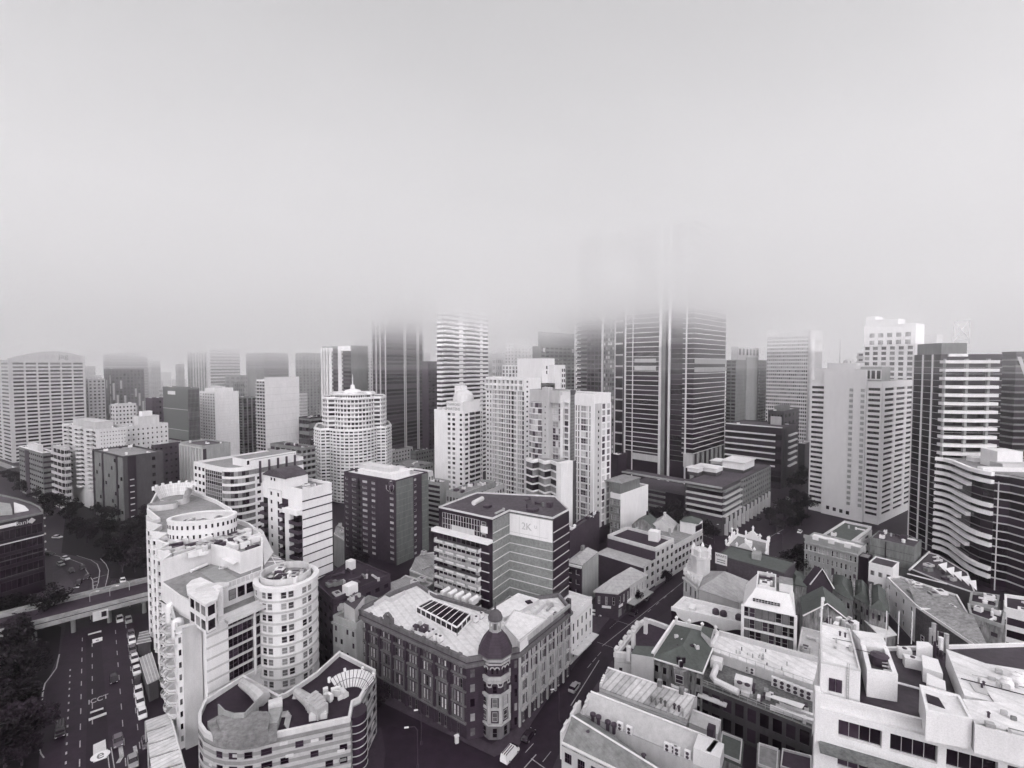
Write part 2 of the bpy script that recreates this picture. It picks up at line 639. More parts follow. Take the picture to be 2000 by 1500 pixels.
def text_mesh(txt, size, m, depth=.04, bold=0.0):
    c = bpy.data.curves.new('lettering', 'FONT')
    c.body = txt; c.size = size; c.extrude = depth / 2; c.align_x = 'CENTER'; c.align_y = 'CENTER'; c.offset = bold
    o = bpy.data.objects.new('lettering', c)
    COL.objects.link(o)
    dg = bpy.context.evaluated_depsgraph_get()
    me = bpy.data.meshes.new_from_object(o.evaluated_get(dg))
    bpy.data.objects.remove(o)
    me.materials.clear(); me.materials.append(m)
    return me


def letters(txt, size, m, p, n, parent_t=None, name='lettering', bold=0.0):
    """upright lettering at p on a wall whose outside points to n"""
    me = text_mesh(txt, size, m, .06, bold)
    o = put(name, me, parent_t.e if parent_t else None, p - parent_t.o if parent_t else p)
    o.rotation_euler = (R(90), 0, math.atan2(n.x, -n.y))
    return o
# ------------------------------------------------------------------ light and air
w = bpy.data.worlds.new('World'); S.world = w; w.use_nodes = True
_t = w.node_tree
_bg = _t.nodes['Background']
_sky = _t.nodes.new('ShaderNodeTexSky'); _sky.sky_type = 'NISHITA'; _sky.sun_disc = False
SUN_EL, SUN_AZ = R(33), R(172)           # azimuth clockwise from the view direction: behind, to the right
_sky.sun_elevation = SUN_EL; _sky.sun_rotation = SUN_AZ
_hs = _t.nodes.new('ShaderNodeHueSaturation'); _hs.inputs['Saturation'].default_value = .04
_t.links.new(_sky.outputs[0], _hs.inputs['Color'])
_mx = _t.nodes.new('ShaderNodeVectorMath'); _mx.operation = 'MULTIPLY'; _mx.inputs[1].default_value = (1.0, .99, 1.0)
_t.links.new(_hs.outputs[0], _mx.inputs[0])
_t.links.new(_mx.outputs[0], _bg.inputs[0]); _bg.inputs[1].default_value = .06
_l = bpy.data.lights.new('sun', 'SUN'); SUN = bpy.data.objects.new('sun', _l); COL.objects.link(SUN)
_l.energy = 5.0; _l.angle = R(35); _l.color = (1.0, .99, .995)
_sd = Vector((math.sin(SUN_AZ) * math.cos(SUN_EL), math.cos(SUN_AZ) * math.cos(SUN_EL), math.sin(SUN_EL)))
SUN.rotation_euler = _sd.to_track_quat('Z', 'Y').to_euler()
S.view_settings.view_transform = 'Standard'
try:
    S.view_settings.look = 'None'
except Exception:
    pass
S.view_settings.exposure = 1.07
S.view_settings.gamma = 1
S.cycles.max_bounces = 20; S.cycles.diffuse_bounces = 2; S.cycles.glossy_bounces = 2
S.cycles.volume_bounces = 16; S.cycles.transmission_bounces = 2; S.cycles.transparent_max_bounces = 8
S.cycles.caustics_reflective = False; S.cycles.caustics_refractive = False


from mathutils import noise as _nz


def wisp(x, y, z, amp):
    """uneven underside of the cloud"""
    q = Vector((x / 95.0, y / 95.0, z * .01))
    return amp * (_nz.noise(q) * 1.0 + .5 * _nz.noise(q * 2.3) + .25 * _nz.noise(q * 5.1))


def vol(name, z0, z1, density, c, tilt=0.0, g=.7, label=None, y0=-500, y1=5500, amp0=0., amp1=0.):
    """closed body of even air between two levels; the levels may slope and undulate"""
    m = bpy.data.materials.new(name + '_air'); m.use_nodes = True; t = m.node_tree; t.nodes.clear()
    o = t.nodes.new('ShaderNodeOutputMaterial'); p = t.nodes.new('ShaderNodeVolumePrincipled')
    p.inputs['Color'].default_value = (*c, 1); p.inputs['Density'].default_value = density; p.inputs['Anisotropy'].default_value = g
    t.links.new(p.outputs[0], o.inputs['Volume'])
    if amp0 or amp1:
        xs = [-4000, -1500] + [-900 + 25 * i for i in range(73)] + [1500, 4000]
        ys = [y0] + [40 + 25 * i for i in range(30)] + [y1]
    else:
        xs, ys = [-4000, 4000], [y0, y1]
    v, f = [], []
    nx, ny = len(xs), len(ys)
    for zz, am in ((z0, amp0), (z1, amp1)):
        for y in ys:
            for x in xs:
                v.append((x, y, zz + max(-1600, min(1600, x)) * tilt - (max(0, min(y, 900) - 330) * .030 if tilt else 0) + (wisp(x, y, zz, am) if am else 0)))
    k = nx * ny
    for j in range(ny - 1):
        for i in range(nx - 1):
            a = j * nx + i
            f += [(a, a + nx, a + nx + 1, a + 1), (k + a, k + a + 1, k + a + nx + 1, k + a + nx)]
    for i in range(nx - 1):
        f += [(i, i + 1, k + i + 1, k + i), ((ny - 1) * nx + i + 1, (ny - 1) * nx + i, k + (ny - 1) * nx + i, k + (ny - 1) * nx + i + 1)]
    for j in range(ny - 1):
        a = j * nx
        f += [(a + nx, a, k + a, k + a + nx), (a + nx - 1, a + 2 * nx - 1, k + a + 2 * nx - 1, k + a + nx - 1)]
    me = bpy.data.meshes.new(name); me.from_pydata(v, [], f); me.materials.append(m)
    o = put(name, me); tag(o, label, 'haze' if label else None, None, 'stuff')
    return o


AIR = (.985, .981, .986)
CLOUD = (.995, .991, .995)
YC = 820
vol('haze', -2, 320, .00007, AIR, label='thin pale haze over the whole city')
vol('haze', 62, 82, .00018, AIR, label='pale mist hanging at the height of the tower tops')
vol('haze', 82.02, 97, .0009, AIR, label='pale mist hanging at the height of the tower tops')
lv = (97, 106, 114, 121, 136); am = (1.0, 3.0, 5.0, 6.0, 5.0)
for i, dn in enumerate((.003, .0075, .017, .030)):
    vol('haze', lv[i] + .03, lv[i + 1], dn, CLOUD, .003, label='low grey cloud drifting round the tower tops', y1=YC, g=.62, amp0=am[i], amp1=am[i + 1])
vol('haze', -1.9, 260, .0055, AIR, label='pale fog bank that closes off the far city', y0=YC + 1, g=.3)
vol('haze', -1.8, 104, .0022, AIR, label='pale mist among the farther towers', y0=470, y1=YC - 1, g=.35)
# ------------------------------------------------------------------ ground
ASPH = mat('wet_asphalt', .022, rough=.42, dirt=.5, streak=False, scale=.15, spec=.35)
PAVE = mat('pavement', .06, rough=.6, dirt=.4, streak=False, scale=.4)
PAINT = mat('road_paint', .6, rough=.7, dirt=.5, streak=False, scale=1.5)
g = MB()
g.face([(-4200, -600, 0), (4200, -600, 0), (4200, 5600, 0), (-4200, 5600, 0)], mat('city_ground', .02, rough=.55, dirt=.5, streak=False, scale=.12, spec=.3))
structure('ground', g)
# ------------------------------------------------------------------ far and middle city


def arch_wall(t, part, A, B, z0, prof, depth, m, n=14):
    """upright panel A-B with a curved top edge, depth metres thick inward"""
    d = (B - A); L = d.length; d = d / L; q = Vector((-d.y, d.x))
    b = t.mb(part)
    top = [(A + d * (L * i / n), prof(i / n)) for i in range(n + 1)]
    fr = [(A.x, A.y, z0), (B.x, B.y, z0)] + [(p.x, p.y, z) for p, z in reversed(top)]
    bk = [(x + q.x * depth, y + q.y * depth, z) for x, y, z in fr]
    b.face(fr, m); b.face(bk[::-1], m)
    k = len(fr)
    for i in range(k):
        j = (i + 1) % k
        b.face([fr[j], fr[i], bk[i], bk[j]], m)


def tower(name, label, near, L, Rr, wall, right=None, left=None, ang=32., roof=ROOFG, par=1.0, cat='building', group=None, units=4, z0=0., seed=1, finish=True, cap=100):
    q, z = quad(near, None, L, Rr, ang)
    t = T(name, label, cat, (q[0].x, q[0].y, 0), group)
    t.q, t.z = q, z
    shaft(t, q, z0, z, wall, roof, par)
    if right: facade(t, q[0], q[1], z0, z, **dict(dict(wall=wall), **right))
    if left: facade(t, q[3], q[0], z0, z, **dict(dict(wall=wall), **left))
    if units: clutter(t, q, z, units, seed)
    t.cap = cap
    if finish: t.done(cap)
    return t


def crown(t, fr, h, m=None, part='plant_room', windows=None):
    """set-back top storey: fr = (u0, u1, v0, v1) as fractions of the plan"""
    P, Q, _, K = t.q
    a, b = Q - P, K - P
    q = [P + a * fr[0] + b * fr[2], P + a * fr[1] + b * fr[2], P + a * fr[1] + b * fr[3], P + a * fr[0] + b * fr[3]]
    k = t.add(part)
    k.prism(q, t.z, t.z + h, m or PALE)
    k.ring(q, .3, t.z + h, t.z + h + .4, m or PALE, .1)
    return q


# ---- left edge: broad grid-fronted office tower with an arched parapet
t = tower('office_tower', 'broad pale office tower with arched roofline and a grid of dark windows', (18, 703, 418), -60, 165, CREAM,
          right=dict(nf=27, nc=6, ww=.84, wh=.52, gm=G_DARK, mt=1.5, ml=1.2, mr=1.0, dep_=.5), left=dict(nf=27, nc=5, ww=.8, wh=.5, mt=1.5, dep_=.5), par=0, finish=False)
arch_wall(t, 'parapet', t.q[0], t.q[1], t.z + .01, lambda s: t.z + 1 + 7.2 * max(0, math.sin(math.pi * min(max((s + .05) / 1.25, 0), 1))) ** 1.3, 5, CREAM)
_d = (t.q[1] - t.q[0]).normalized(); _n = Vector((_d.y, -_d.x, 0))
_p = t.q[0] * .3 + t.q[1] * .7
letters('jag', 6.5, GREY, Vector((_p.x, _p.y, t.z + 3.6)) + _n * .05, _n, t, 'sign_letters', .06)
t.done()
# ---- far hazy row, left
t = tower('office_tower', 'hazy banded office tower with a small white sign near its top corner', (205, 694, 640), 201, 288, GREY, right=dict(kind='band', nf=26, nc=3, wh=.55, gm=G_BAND, dep_=.3),
          par=0, finish=False, units=0)
arch_wall(t, 'parapet', t.q[0], t.q[1], t.z, lambda s: t.z + 1 + 7 * s, 4, GREY)
_d = (t.q[1] - t.q[0]).normalized(); _n = Vector((_d.y, -_d.x)); _p = t.q[0] * .1 + t.q[1] * .9
t.mb('sign').slab(_p - _d * 5, _p + _d * 4, .32, .5, t.z - 1, t.z + 3, WHITE)
t.done(60)
t = tower('apartment_tower', 'dark mottled apartment tower with scattered pale vertical panels', (217, 722, 520), 203, 281, DKGREY, finish=False, units=3)
r = random.Random(3)
for A, B, nc in ((t.q[0], t.q[1], 9), (t.q[3], t.q[0], 4)):
    facade(t, A, B, 20, t.z, nf=16, nc=nc, ww=.6, wh=.7, wall=DKGREY, gm=G_DARK, dep_=.25)
    d = (B - A); n_ = Vector((d.y, -d.x)).normalized()
    for _ in range(nc * 2):
        c = r.randrange(nc); f = r.uniform(.2, .95); p = A + d * ((c + .5) / nc)
        t.add('panel').slab(p - d.normalized() * .9, p + d.normalized() * .9, .26, .34, t.z * f - 9, t.z * f, CREAM)
t.done(70)
tower('apartment_building', 'narrow hazy apartment block beside the arched office tower', (172, 742, 500), 164, 205, CREAM, right=dict(nf=20, nc=4, ww=.5, wh=.45), left=dict(nf=20, nc=2, ww=.6, wh=.5), cap=60)
tower('building', 'small stepped pale building with square dark windows before the mottled tower', (224, 792, 430), 216, 266, PALE, right=dict(nf=14, nc=6, ww=.45, wh=.4), left=dict(nf=14, nc=2), cap=60)
tower('brick_building', 'low dark brick building left of the green glass slab', (296, 780, 430), 284, 322, BRICK, right=dict(nf=11, nc=4, ww=.4, wh=.35), cap=40)
# distant blocks that only just show
far = [((300, 745, 800), 289, 318, CREAM, 'faint block just right of the sign tower'), ((322, 728, 900), 306, 334, GREY, 'faint narrow tower above the green glass slab'), ((345, 742, 850), 330, 364, CREAM, 'faint wide block left of the vertical-striped tower'),
       ((470, 735, 600), 440, 492, GREY, 'grey gridded block left of the plain shaft'), ((590, 770, 560), 584, 600, PALE, 'slim pale block right of the blank white slab'), ((606, 762, 600), 598, 630, CREAM, 'light ribbed block beside the finned tower'),
       ((960, 690, 700), 952, 988, GREY, 'faint lattice-fronted tower behind the white banded tower'), ((184, 770, 560), 166, 190, PALE, 'low light block behind the arched tower')]
for i, (nr, L, Rr, m, lb) in enumerate(far):
    tower('distant_building', lb, nr, L, Rr, m, right=dict(nf=14, nc=5, ww=.5, wh=.5), left=dict(nf=14, nc=3), units=2, seed=i, cap=40)
tower('office_tower', 'hazy tower of pale vertical stripes left of the banded tower', (376, 690, 640), 366, 408, GREY, right=dict(nf=24, nc=6, ww=.55, wh=.95, pierw=.9, pier=PALE, dep_=.3), left=dict(nf=24, nc=2, ww=.55, wh=.9), cap=60, units=0)
tower('office_tower', 'hazy pale tower with dense horizontal window bands', (410, 682, 620), 404, 468, PALE, right=dict(kind='band', nf=26, nc=4, wh=.5, gm=G_BAND, dep_=.3), cap=60, units=2)
t = tower('office_tower', 'dark hazy office tower behind the plain concrete shaft', (516, 690, 640), 480, 563, DKGREY, right=dict(kind='band', nf=26, nc=3, wh=.6, gm=G_TOWER, dep_=.2), cap=60, units=0)
tower('concrete_shaft', 'plain grey shaft with overhanging cap in front of the dark hazy tower', (500, 716, 560), 484, 516, GREY, units=1, par=2.2)
tower('apartment_tower', 'hazy ribbed apartment tower left of the finned tower', (590, 690, 580), 577, 630, GREY, right=dict(nf=28, nc=6, ww=.45, wh=.6, dep_=.4), left=dict(nf=28, nc=2, ww=.5, wh=.5), cap=60, units=2)

# ---- left middle distance
t = tower('apartment_building', 'white apartment block with stacked rounded balconies and a plain stepped wing', (190, 842, 278), 122, 246, PALE, right=dict(nf=16, nc=9, ww=.3, wh=.3, mb=12, ml=1), finish=False, units=3, roof=ROOFG)
A, B = t.q[3], t.q[0]; d = (B - A); L_ = d.length; d = d / L_; n_ = Vector((d.y, -d.x))
facade(t, A, B, 12, t.z, nf=14, nc=6, ww=.55, wh=.5, wall=PALE, gm=G_DARK)
for k in (.18, .55, .86):
    c = A + d * (L_ * k)
    for f in range(15):
        zz = 12 + (t.z - 12) * f / 14.
        b = t.add('balcony')
        b.prism(ccw([c + d * (3.0 * math.cos(a)) + n_ * (1.1 + 1.7 * math.sin(a)) for a in [math.pi * i / 8 for i in range(9)]] + [c - d * 3 + n_ * .1, c + d * 3 + n_ * .1]), zz - .15, zz + 1.0, PALE, None, True)
q = crown(t, (.15, .75, .15, .8), 4, CREAM)
t.done()
t = tower('apartment_building', 'plain pale rear wing with a tall rooftop box behind the balcony block', (246, 836, 300), 235, 328, PALE, right=dict(nf=15, nc=9, ww=.3, wh=.35), left=dict(nf=15, nc=1), finish=False, units=2)
crown(t, (.3, .8, .1, .9), 6, PALE)
crown(t, (.4, .65, .2, .7), 9, WHITE)
t.done()
t = tower('office_building', 'grey office block with ribbon windows, flat white roof edge and dark central strip', (84, 888, 300), 38, 106, GREY, right=dict(kind='band', nf=9, nc=3, wh=.4, dep_=.3), left=dict(nf=9, nc=12, ww=.8, wh=.4, dep_=.3), finish=False, roof=ROOFW, units=4)
t.mb('cornice').ring(t.q, .5, t.z + .95, t.z + 1.3, WHITE, .4)
A, B = t.q[3], t.q[0]; t.mb('brick_strip').slab(A.lerp(B, .28), A.lerp(B, .45), .2, .5, 0, t.z, BRICK)
crown(t, (.2, .7, .3, .7), 4, PALE)
t.done()
t = tower('apartment_building', 'short grey apartment wing with curved balconies beside the balcony block', (126, 878, 285), 104, 136, CREAM, right=dict(kind='balc', nf=9, nc=3, ww=.8, wh=.6, balw=1.3), left=dict(kind='balc', nf=9, nc=3, ww=.8, wh=.6, balw=1.3), units=2)
t = tower('office_building', 'dark slate office block with offset window patches and black corner slots', (240, 895, 255), 181, 318, DKGREY, finish=False, units=6, roof=ROOFG)
A, B = t.q[3], t.q[0]
facade(t, A, B, 0, t.z, nf=8, nc=10, ww=.7, wh=.45, wall=GREY, gm=G_DARK, skip=lambda f, c: (f * 7 + c * 5) % 4 != 0, dep_=.3)
for k in (.02, .34, .8):
    t.mb('slot').slab(A.lerp(B, k), A.lerp(B, k + .05), .2, .5, 0, t.z + .5, DARK)
A, B = t.q[0], t.q[1]
facade(t, A, B, 0, t.z, nf=8, nc=6, ww=.5, wh=.4, wall=DKGREY, gm=G_DARK, skip=lambda f, c: c in (0, 2, 3, 5), dep_=.3)
t.mb('slot').slab(A.lerp(B, .1), A.lerp(B, .3), .31, .5, 0, t.z + .5, DARK)
for f in range(7):
    t.add('ledge').slab(A.lerp(B, .14), A.lerp(B, .24), .5, .9, 4 + f * 3.3, 4.5 + f * 3.3, PALE)
t.done()
tower('brick_building', 'dark brick block with flat grey roof behind the slate office block', (300, 872, 310), 268, 366, BRICK, right=dict(nf=8, nc=7, ww=.4, wh=.3, dep_=.15), left=dict(nf=8, nc=4, ww=.4, wh=.3), roof=ROOFG, units=7, seed=5)
t = tower('office_building', 'green tinted glass slab with a white sign and ribbed right flank', (366, 760, 380), 318, 389, GREY, finish=False, units=2)
A, B = t.q[3], t.q[0]
facade(t, A, B, 0, t.z, kind='curtain', nf=4, nc=3, wh=.97, span=CREAM, gm=glass('green_glass_skin', .1, .17, .5, .3, green=.03), dep_=.1)
t.mb('sign').slab(A.lerp(B, .22), A.lerp(B, .52), .12, .3, t.z - 5, t.z - 2.2, WHITE)
facade(t, t.q[0], t.q[1], 0, t.z, kind='curtain', nf=18, nc=9, wh=.8, span=DKGREY, gm=G_TOWER, pierw=.35, pier=GREY, dep_=.15)
t.done(80)
t = tower('concrete_building', 'square concrete block with vertical fins on its left front', (396, 874, 285), 352, 450, CONC, finish=False, units=4, roof=ROOFD, seed=8)
A, B = t.q[3], t.q[0]
facade(t, A, B, 0, t.z, nf=1, nc=8, ww=.5, wh=.96, wall=CREAM, gm=G_DARK, dep_=.8)
t.mb('slot').slab(t.q[0].lerp(t.q[1], 0), t.q[0].lerp(t.q[1], .12), .02, .1, 0, t.z - 1, DARK)
t.done()
t = tower('apartment_tower', 'white apartment tower with square windows left and a blank wall right', (420, 768, 410), 390, 466, WHITE, finish=False, units=3, roof=ROOFG)
A, B = t.q[3], t.q[0]
facade(t, A, B, 0, t.z, nf=24, nc=6, ww=.5, wh=.45, wall=WHITE, gm=G_MID)
facade(t, t.q[0], t.q[1], 0, t.z, kind='lines', nf=24, wh=.04, span=PALE)
for f in range(24):
    zz = t.z * f / 24.; p = A.lerp(B, .06)
    t.add('balcony').slab(A.lerp(B, -.04), A.lerp(B, .16), .3, 1.8, zz, zz + 1.2, WHITE)
crown(t, (.1, .9, .2, .8), 3.5, WHITE)
crown(t, (.2, .5, .3, .7), 5.5, PALE)
t.done()
tower('apartment_building', 'narrow grey balcony slab squeezed right of the square-windowed white tower', (474, 778, 430), 464, 500, GREY, right=dict(nf=22, nc=3, ww=.7, wh=.9, gm=G_DARK), left=dict(kind='balc', nf=22, nc=1, balw=1.5), units=2)
t = tower('apartment_tower', 'tall white blank-walled slab with fine floor joints and balconies on its left edge', (517, 744, 410), 501, 584, WHITE, finish=False, units=3, roof=ROOFG)
facade(t, t.q[0], t.q[1], 0, t.z, kind='lines', nf=12, wh=.04, span=PALE)
facade(t, t.q[3], t.q[0], 0, t.z, kind='balc', nf=25, nc=3, ww=.8, wh=.6, span=CREAM, gm=G_DARK, balw=1.4)
t.mb('parapet').slab(t.q[0], t.q[1], -.3, .1, t.z, t.z + 3, WHITE)
t.done()
tower('building', 'low dark building with deep openings right of the blank white slab', (604, 818, 420), 584, 640, DARK, right=dict(nf=6, nc=3, ww=.5, wh=.3, wall=DARK, span=GREY), left=dict(nf=6, nc=3, span=GREY), units=6, seed=3)
# zigzag green building behind the curved one
t = tower('apartment_building', 'greenish block with scalloped balconies behind the long curved white building', (590, 878, 270), 528, 616, GREY, left=dict(kind='balc', nf=12, nc=6, ww=.7, wh=.5, span=CONC, balw=1.8), right=dict(kind='balc', nf=12, nc=3, span=CONC, balw=1.4), units=9, seed=6, roof=ROOFD)

# ---- long curved white building
u, v = dirs(32)
P0 = p2(dep(452, 922, 195)); zt = dep(452, 922, 195).z
t = T('apartment_building', 'long white building with curved glazed corner and ribbon of roof terraces', 'building', (P0.x, P0.y, 0))
Rr = 7.0
Q = P0 + u * reach(P0, zt, u, 592)
K = P0 + v * reach(P0, zt, v, 379)
arc = [P0 + u * Rr + v * Rr + Vector((Rr * (-v.x * math.cos(a) - u.x * math.sin(a)), Rr * (-v.y * math.cos(a) - u.y * math.sin(a)))) for a in [math.pi / 2 * (1 - i / 8) for i in range(9)]]
S2 = Q + v * 22
poly = arc + [Q, S2, S2 + (K - P0 - v * 22), K]
poly = ccw(poly)
shaft(t, poly, 0, zt, WHITE, ROOFG, 1.1)
NF = 14
fh = zt / NF
A, B = K, arc[0]
facade(t, A, A.lerp(B, .42), 0, zt, nf=NF, nc=3, ww=.66, wh=.55, wall=WHITE, gm=G_DARK, fm=WHITE, st=1)
facade(t, A.lerp(B, .42), B, 0, zt - 1, kind='curtain', nf=NF * 2, nc=8, wh=.86, span=CREAM, gm=G_MID, pierw=.12, pier=CREAM, dep_=.1)
for i in range(8):
    facade(t, arc[i], arc[i + 1], 0, zt, kind='band', nf=NF, nc=1, wh=.66, wall=WHITE, gm=G_MID, dep_=.25)
facade(t, arc[-1], arc[-1].lerp(Q, .1), 0, zt, kind='band', nf=NF, nc=1, wh=.66, wall=WHITE, gm=G_MID, dep_=.25)
facade(t, arc[-1].lerp(Q, .1), Q, 0, zt - fh, nf=NF - 1, nc=7, ww=.5, wh=.42, wall=WHITE, gm=G_DARK, fm=DMETAL, st=1)
facade(t, arc[-1].lerp(Q, .1), Q, zt - fh, zt, kind='band', nf=1, nc=8, wh=.7, wall=WHITE, gm=G_MID, dep_=.3)
d = (Q - arc[-1]).normalized()
for k in (.18, .34, .5, .66, .82):
    p = arc[-1].lerp(Q, k)
    t.add('fin').slab(p - d * .35, p + d * .35, .32, .9, zt - fh * 2.2, zt + 2.6, DMETAL)
    t.add('roof_pod').box(p + v * 5, u, 4, 5, zt + .1, zt + 2.8, WHITE, ROOFG)
q = offset(poly, -3.2)
t.mb('penthouse').prism([arc[-1] + u * 1 + v * 4, Q - u * 1 + v * 4, Q - u + v * 14, arc[-1] + u + v * 14], zt + .1, zt + 3.4, WHITE, ROOFG)
facade(t, arc[-1] + u + v * 4, Q - u + v * 4, zt + .2, zt + 3.4, kind='band', nf=1, nc=9, wh=.55, wall=WHITE, gm=G_DARK, dep_=.2, wallname='penthouse', pierw=.3)
t.done()

# ---- striped apartment block with arched roof
u, v = dirs(32)
P0 = p2(dep(590, 962, 145)); zt = dep(590, 962, 145).z
K = P0 + v * reach(P0, zt, v, 514); Q = P0 + u * reach(P0, zt, u, 648)
t = T('apartment_building', 'white apartment block with thin dark stripes on its blank side and an arched roof end', 'building', (P0.x, P0.y, 0))
poly = [P0, Q, Q + (K - P0), K]
shaft(t, poly, 0, zt, WHITE, ROOFG, .9)
facade(t, P0, Q, 0, zt, kind='lines', nf=17, wh=.13, span=DARK)
d = (P0 - K)
k1, k2, k3 = K.lerp(P0, .14), K.lerp(P0, .5), K.lerp(P0, .66)
facade(t, k1, k2, 0, zt - 1, nf=17, nc=2, ww=.3, wh=.45, wall=WHITE, gm=G_DARK)
facade(t, K, k1, 0, zt - 4, kind='balc', nf=16, nc=1, ww=.9, wh=.8, span=DKGREY, rail=DMETAL, balw=1.2)
facade(t, k2, k3, 0, zt - 3, kind='balc', nf=16, nc=1, ww=.95, wh=.9, span=DKGREY, rail=DMETAL, balw=1.5)
t.mb('pier').slab(k3, K.lerp(P0, .78), 0, 1.3, 0, zt - 6, WHITE)
facade(t, K.lerp(P0, .78), P0, 0, zt - 7, kind='balc', nf=15, nc=1, ww=.95, wh=.9, span=DKGREY, rail=DMETAL, balw=1.6)
n_ = Vector((d.y, -d.x)).normalized()
t.mb('cornice').slab(K.lerp(P0, .64), P0, .05, 2.0, zt - 6.6, zt - 5.2, WHITE)
# arched top storey
A, B = K.lerp(P0, .02), K.lerp(P0, .62)
arch_wall(t, 'penthouse', A, B, zt + .01, lambda s: zt + 3.2 + 1.8 * math.sin(math.pi * s), (Q - P0).length * .7, WHITE)
arch_wall(t, 'curved_roof', A - n_ * -.4, B - n_ * -.4, zt + 3.1, lambda s: zt + 3.4 + 1.9 * math.sin(math.pi * s), (Q - P0).length * .75, ROOFD)
for k in (.1, .24):
    p = A.lerp(B, .25 + k)
    t.window(Vector((p.x, p.y, zt + 2.2)) + Vector((n_.x, n_.y, 0)) * .05, Vector((n_.x, n_.y, 0)), .7, .9, 0, G_DARK)
clutter(t, [P0 + u * 2, Q, Q + (K - P0) * .35, P0 + u * 2 + (K - P0) * .35], zt, 4, 4)
t.done()

# ---- stepped cylindrical white tower
c0 = dep(677, 770, 312)
t = T('apartment_tower', 'white round-fronted tower stepped back in tiers with a needle on its top', 'building', (c0.x, c0.y, 0))


def tier(px0, px1, y0, y1, d0, nfl, nose=.55, rnd_n=12, pave=WHITE):
    """round-nosed storeys: a box with a bulging front towards the camera-left street corner"""
    zt_, zb_ = dep(677, y0, d0).z, max(0, dep(677, y1, d0).z)
    w_ = (px1 - px0) / F * d0
    cx = ((px0 + px1) / 2 - 1000) / F * d0
    c_ = Vector((cx, d0 + w_ * .28))
    fw = Vector((.31, -.95)).normalized() * 1.0
    fw = (-c_).normalized()
    sd = Vector((-fw.y, fw.x))
    pts = []
    for i in range(rnd_n + 1):
        a = math.pi * (i / rnd_n - .5) * .62
        pts.append(c_ + fw * (w_ * .5 * math.cos(a) * 1.06) + sd * (w_ * .5 * math.sin(a) * .72))
    sh = [c_ - sd * w_ * .42 + fw * w_ * .3, c_ - sd * w_ * .5 + fw * w_ * .12, c_ - sd * w_ * .5 - fw * w_ * .42]
    sh2 = [c_ + sd * w_ * .5 - fw * w_ * .42, c_ + sd * w_ * .5 + fw * w_ * .12, c_ + sd * w_ * .42 + fw * w_ * .3]
    poly_ = ccw(pts + sh2[::-1] + sh[::-1])
    shaft(t, poly_, zb_, zt_, pave, ROOFG, 1.0)
    m = len(poly_)
    for i in range(m):
        A_, B_ = poly_[i], poly_[(i + 1) % m]
        if faces_cam(A_, B_):
            l_ = (B_ - A_).length
            facade(t, A_, B_, zb_, zt_, nf=nfl, nc=max(1, int(l_ / 2.4)), ww=.74, wh=.56, wall=pave, gm=G_MID, dep_=.3)
    for f in range(1, nfl + 1):
        zz = zb_ + (zt_ - zb_) * f / nfl
        t.add('balcony').ring(poly_, .2, zz - .35, zz + .55, pave, .9)
    return poly_, zt_


tier(604, 748, 838, 1060, 306, 22)
tier(622, 740, 778, 838, 312, 7)
pl, zz = tier(640, 722, 770, 778, 316, 1)
c_ = sum(pl, Vector((0, 0))) / len(pl)
t.mb('dome').lathe(c_, [(6, zz), (6, zz + 1.5), (4.6, zz + 2.8), (1.6, zz + 3.5), (1.2, zz + 6), (.7, zz + 6.2)], WHITE, 14)
t.mb('needle').tube([(c_.x, c_.y, zz + 6), (c_.x, c_.y, zz + 13)], .4, WHITE, 6, .1)
t.done()
# ---- finned tower and its dark neighbours
t = tower('office_tower', 'tower with white vertical fins, dark balconies and a blank grey flank', (686, 676, 420), 629, 718, GREY, finish=False, units=3, par=.4)
A, B = t.q[3], t.q[0]
for a, b in ((0, .05), (.1, .14), (.19, .24), (.29, .38), (.6, .72)):
    t.add('fin').slab(A.lerp(B, a), A.lerp(B, b), 0, 1.6, 0, t.z - 1, WHITE)
facade(t, A.lerp(B, .38), A.lerp(B, .6), 0, t.z - 2, kind='balc', nf=28, nc=1, ww=.95, wh=.8, span=DKGREY, balw=1.2)
facade(t, A.lerp(B, .72), B, 0, t.z - 4, kind='balc', nf=28, nc=1, ww=.95, wh=.8, span=DKGREY, balw=1.2)
facade(t, A, A.lerp(B, .29), 0, t.z - 2, kind='curtain', nf=28, nc=2, wh=.7, span=GREY, gm=G_DARK, dep_=.2)
t.mb('cap').slab(A.lerp(B, .6), B, 0, 1.4, t.z - 4, t.z + .4, WHITE)
t.done()
t = tower('office_tower', 'tall dark office tower with paired white mullion lines vanishing into cloud', (750, 560, 400), 726, 825, DKGREY, finish=False, units=0, z0=0)
A, B = t.q[0], t.q[1]
facade(t, A, B, 0, t.z, kind='band', nf=46, nc=4, wh=.62, wall=DKGREY, gm=G_BAND, dep_=.2)
for k in (.0, .47, .51, .82, .86, .985):
    t.add('mullion').slab(A.lerp(B, k), A.lerp(B, k + .015), .2, .9, 0, t.z, CREAM)
facade(t, t.q[3], A, 0, t.z, kind='band', nf=46, nc=2, wh=.6, wall=DKGREY, gm=G_BAND, dep_=.2)
for k in (.0, .3, .34, .64, .68):
    t.add('mullion').slab(t.q[3].lerp(A, k), t.q[3].lerp(A, k + .03), .2, .9, 0, t.z, CREAM)
t.done()
tower('apartment_tower', 'hazy latticed tower between the finned tower and the tall dark one', (705, 640, 520), 691, 745, CREAM, right=dict(nf=36, nc=5, ww=.5, wh=.5), left=dict(nf=36, nc=3, ww=.5, wh=.5), units=0, cap=60)
t = tower('office_tower', 'narrow windowless brown block right of the tall dark tower', (836, 708, 400), 824, 856, BRICK, right=dict(nf=30, nc=3, ww=.5, wh=.35, wall=BRICK, dep_=.1), units=0, cap=60)
tower('building', 'small dark block at the foot of the finned tower', (722, 772, 430), 714, 752, DARK, units=2)
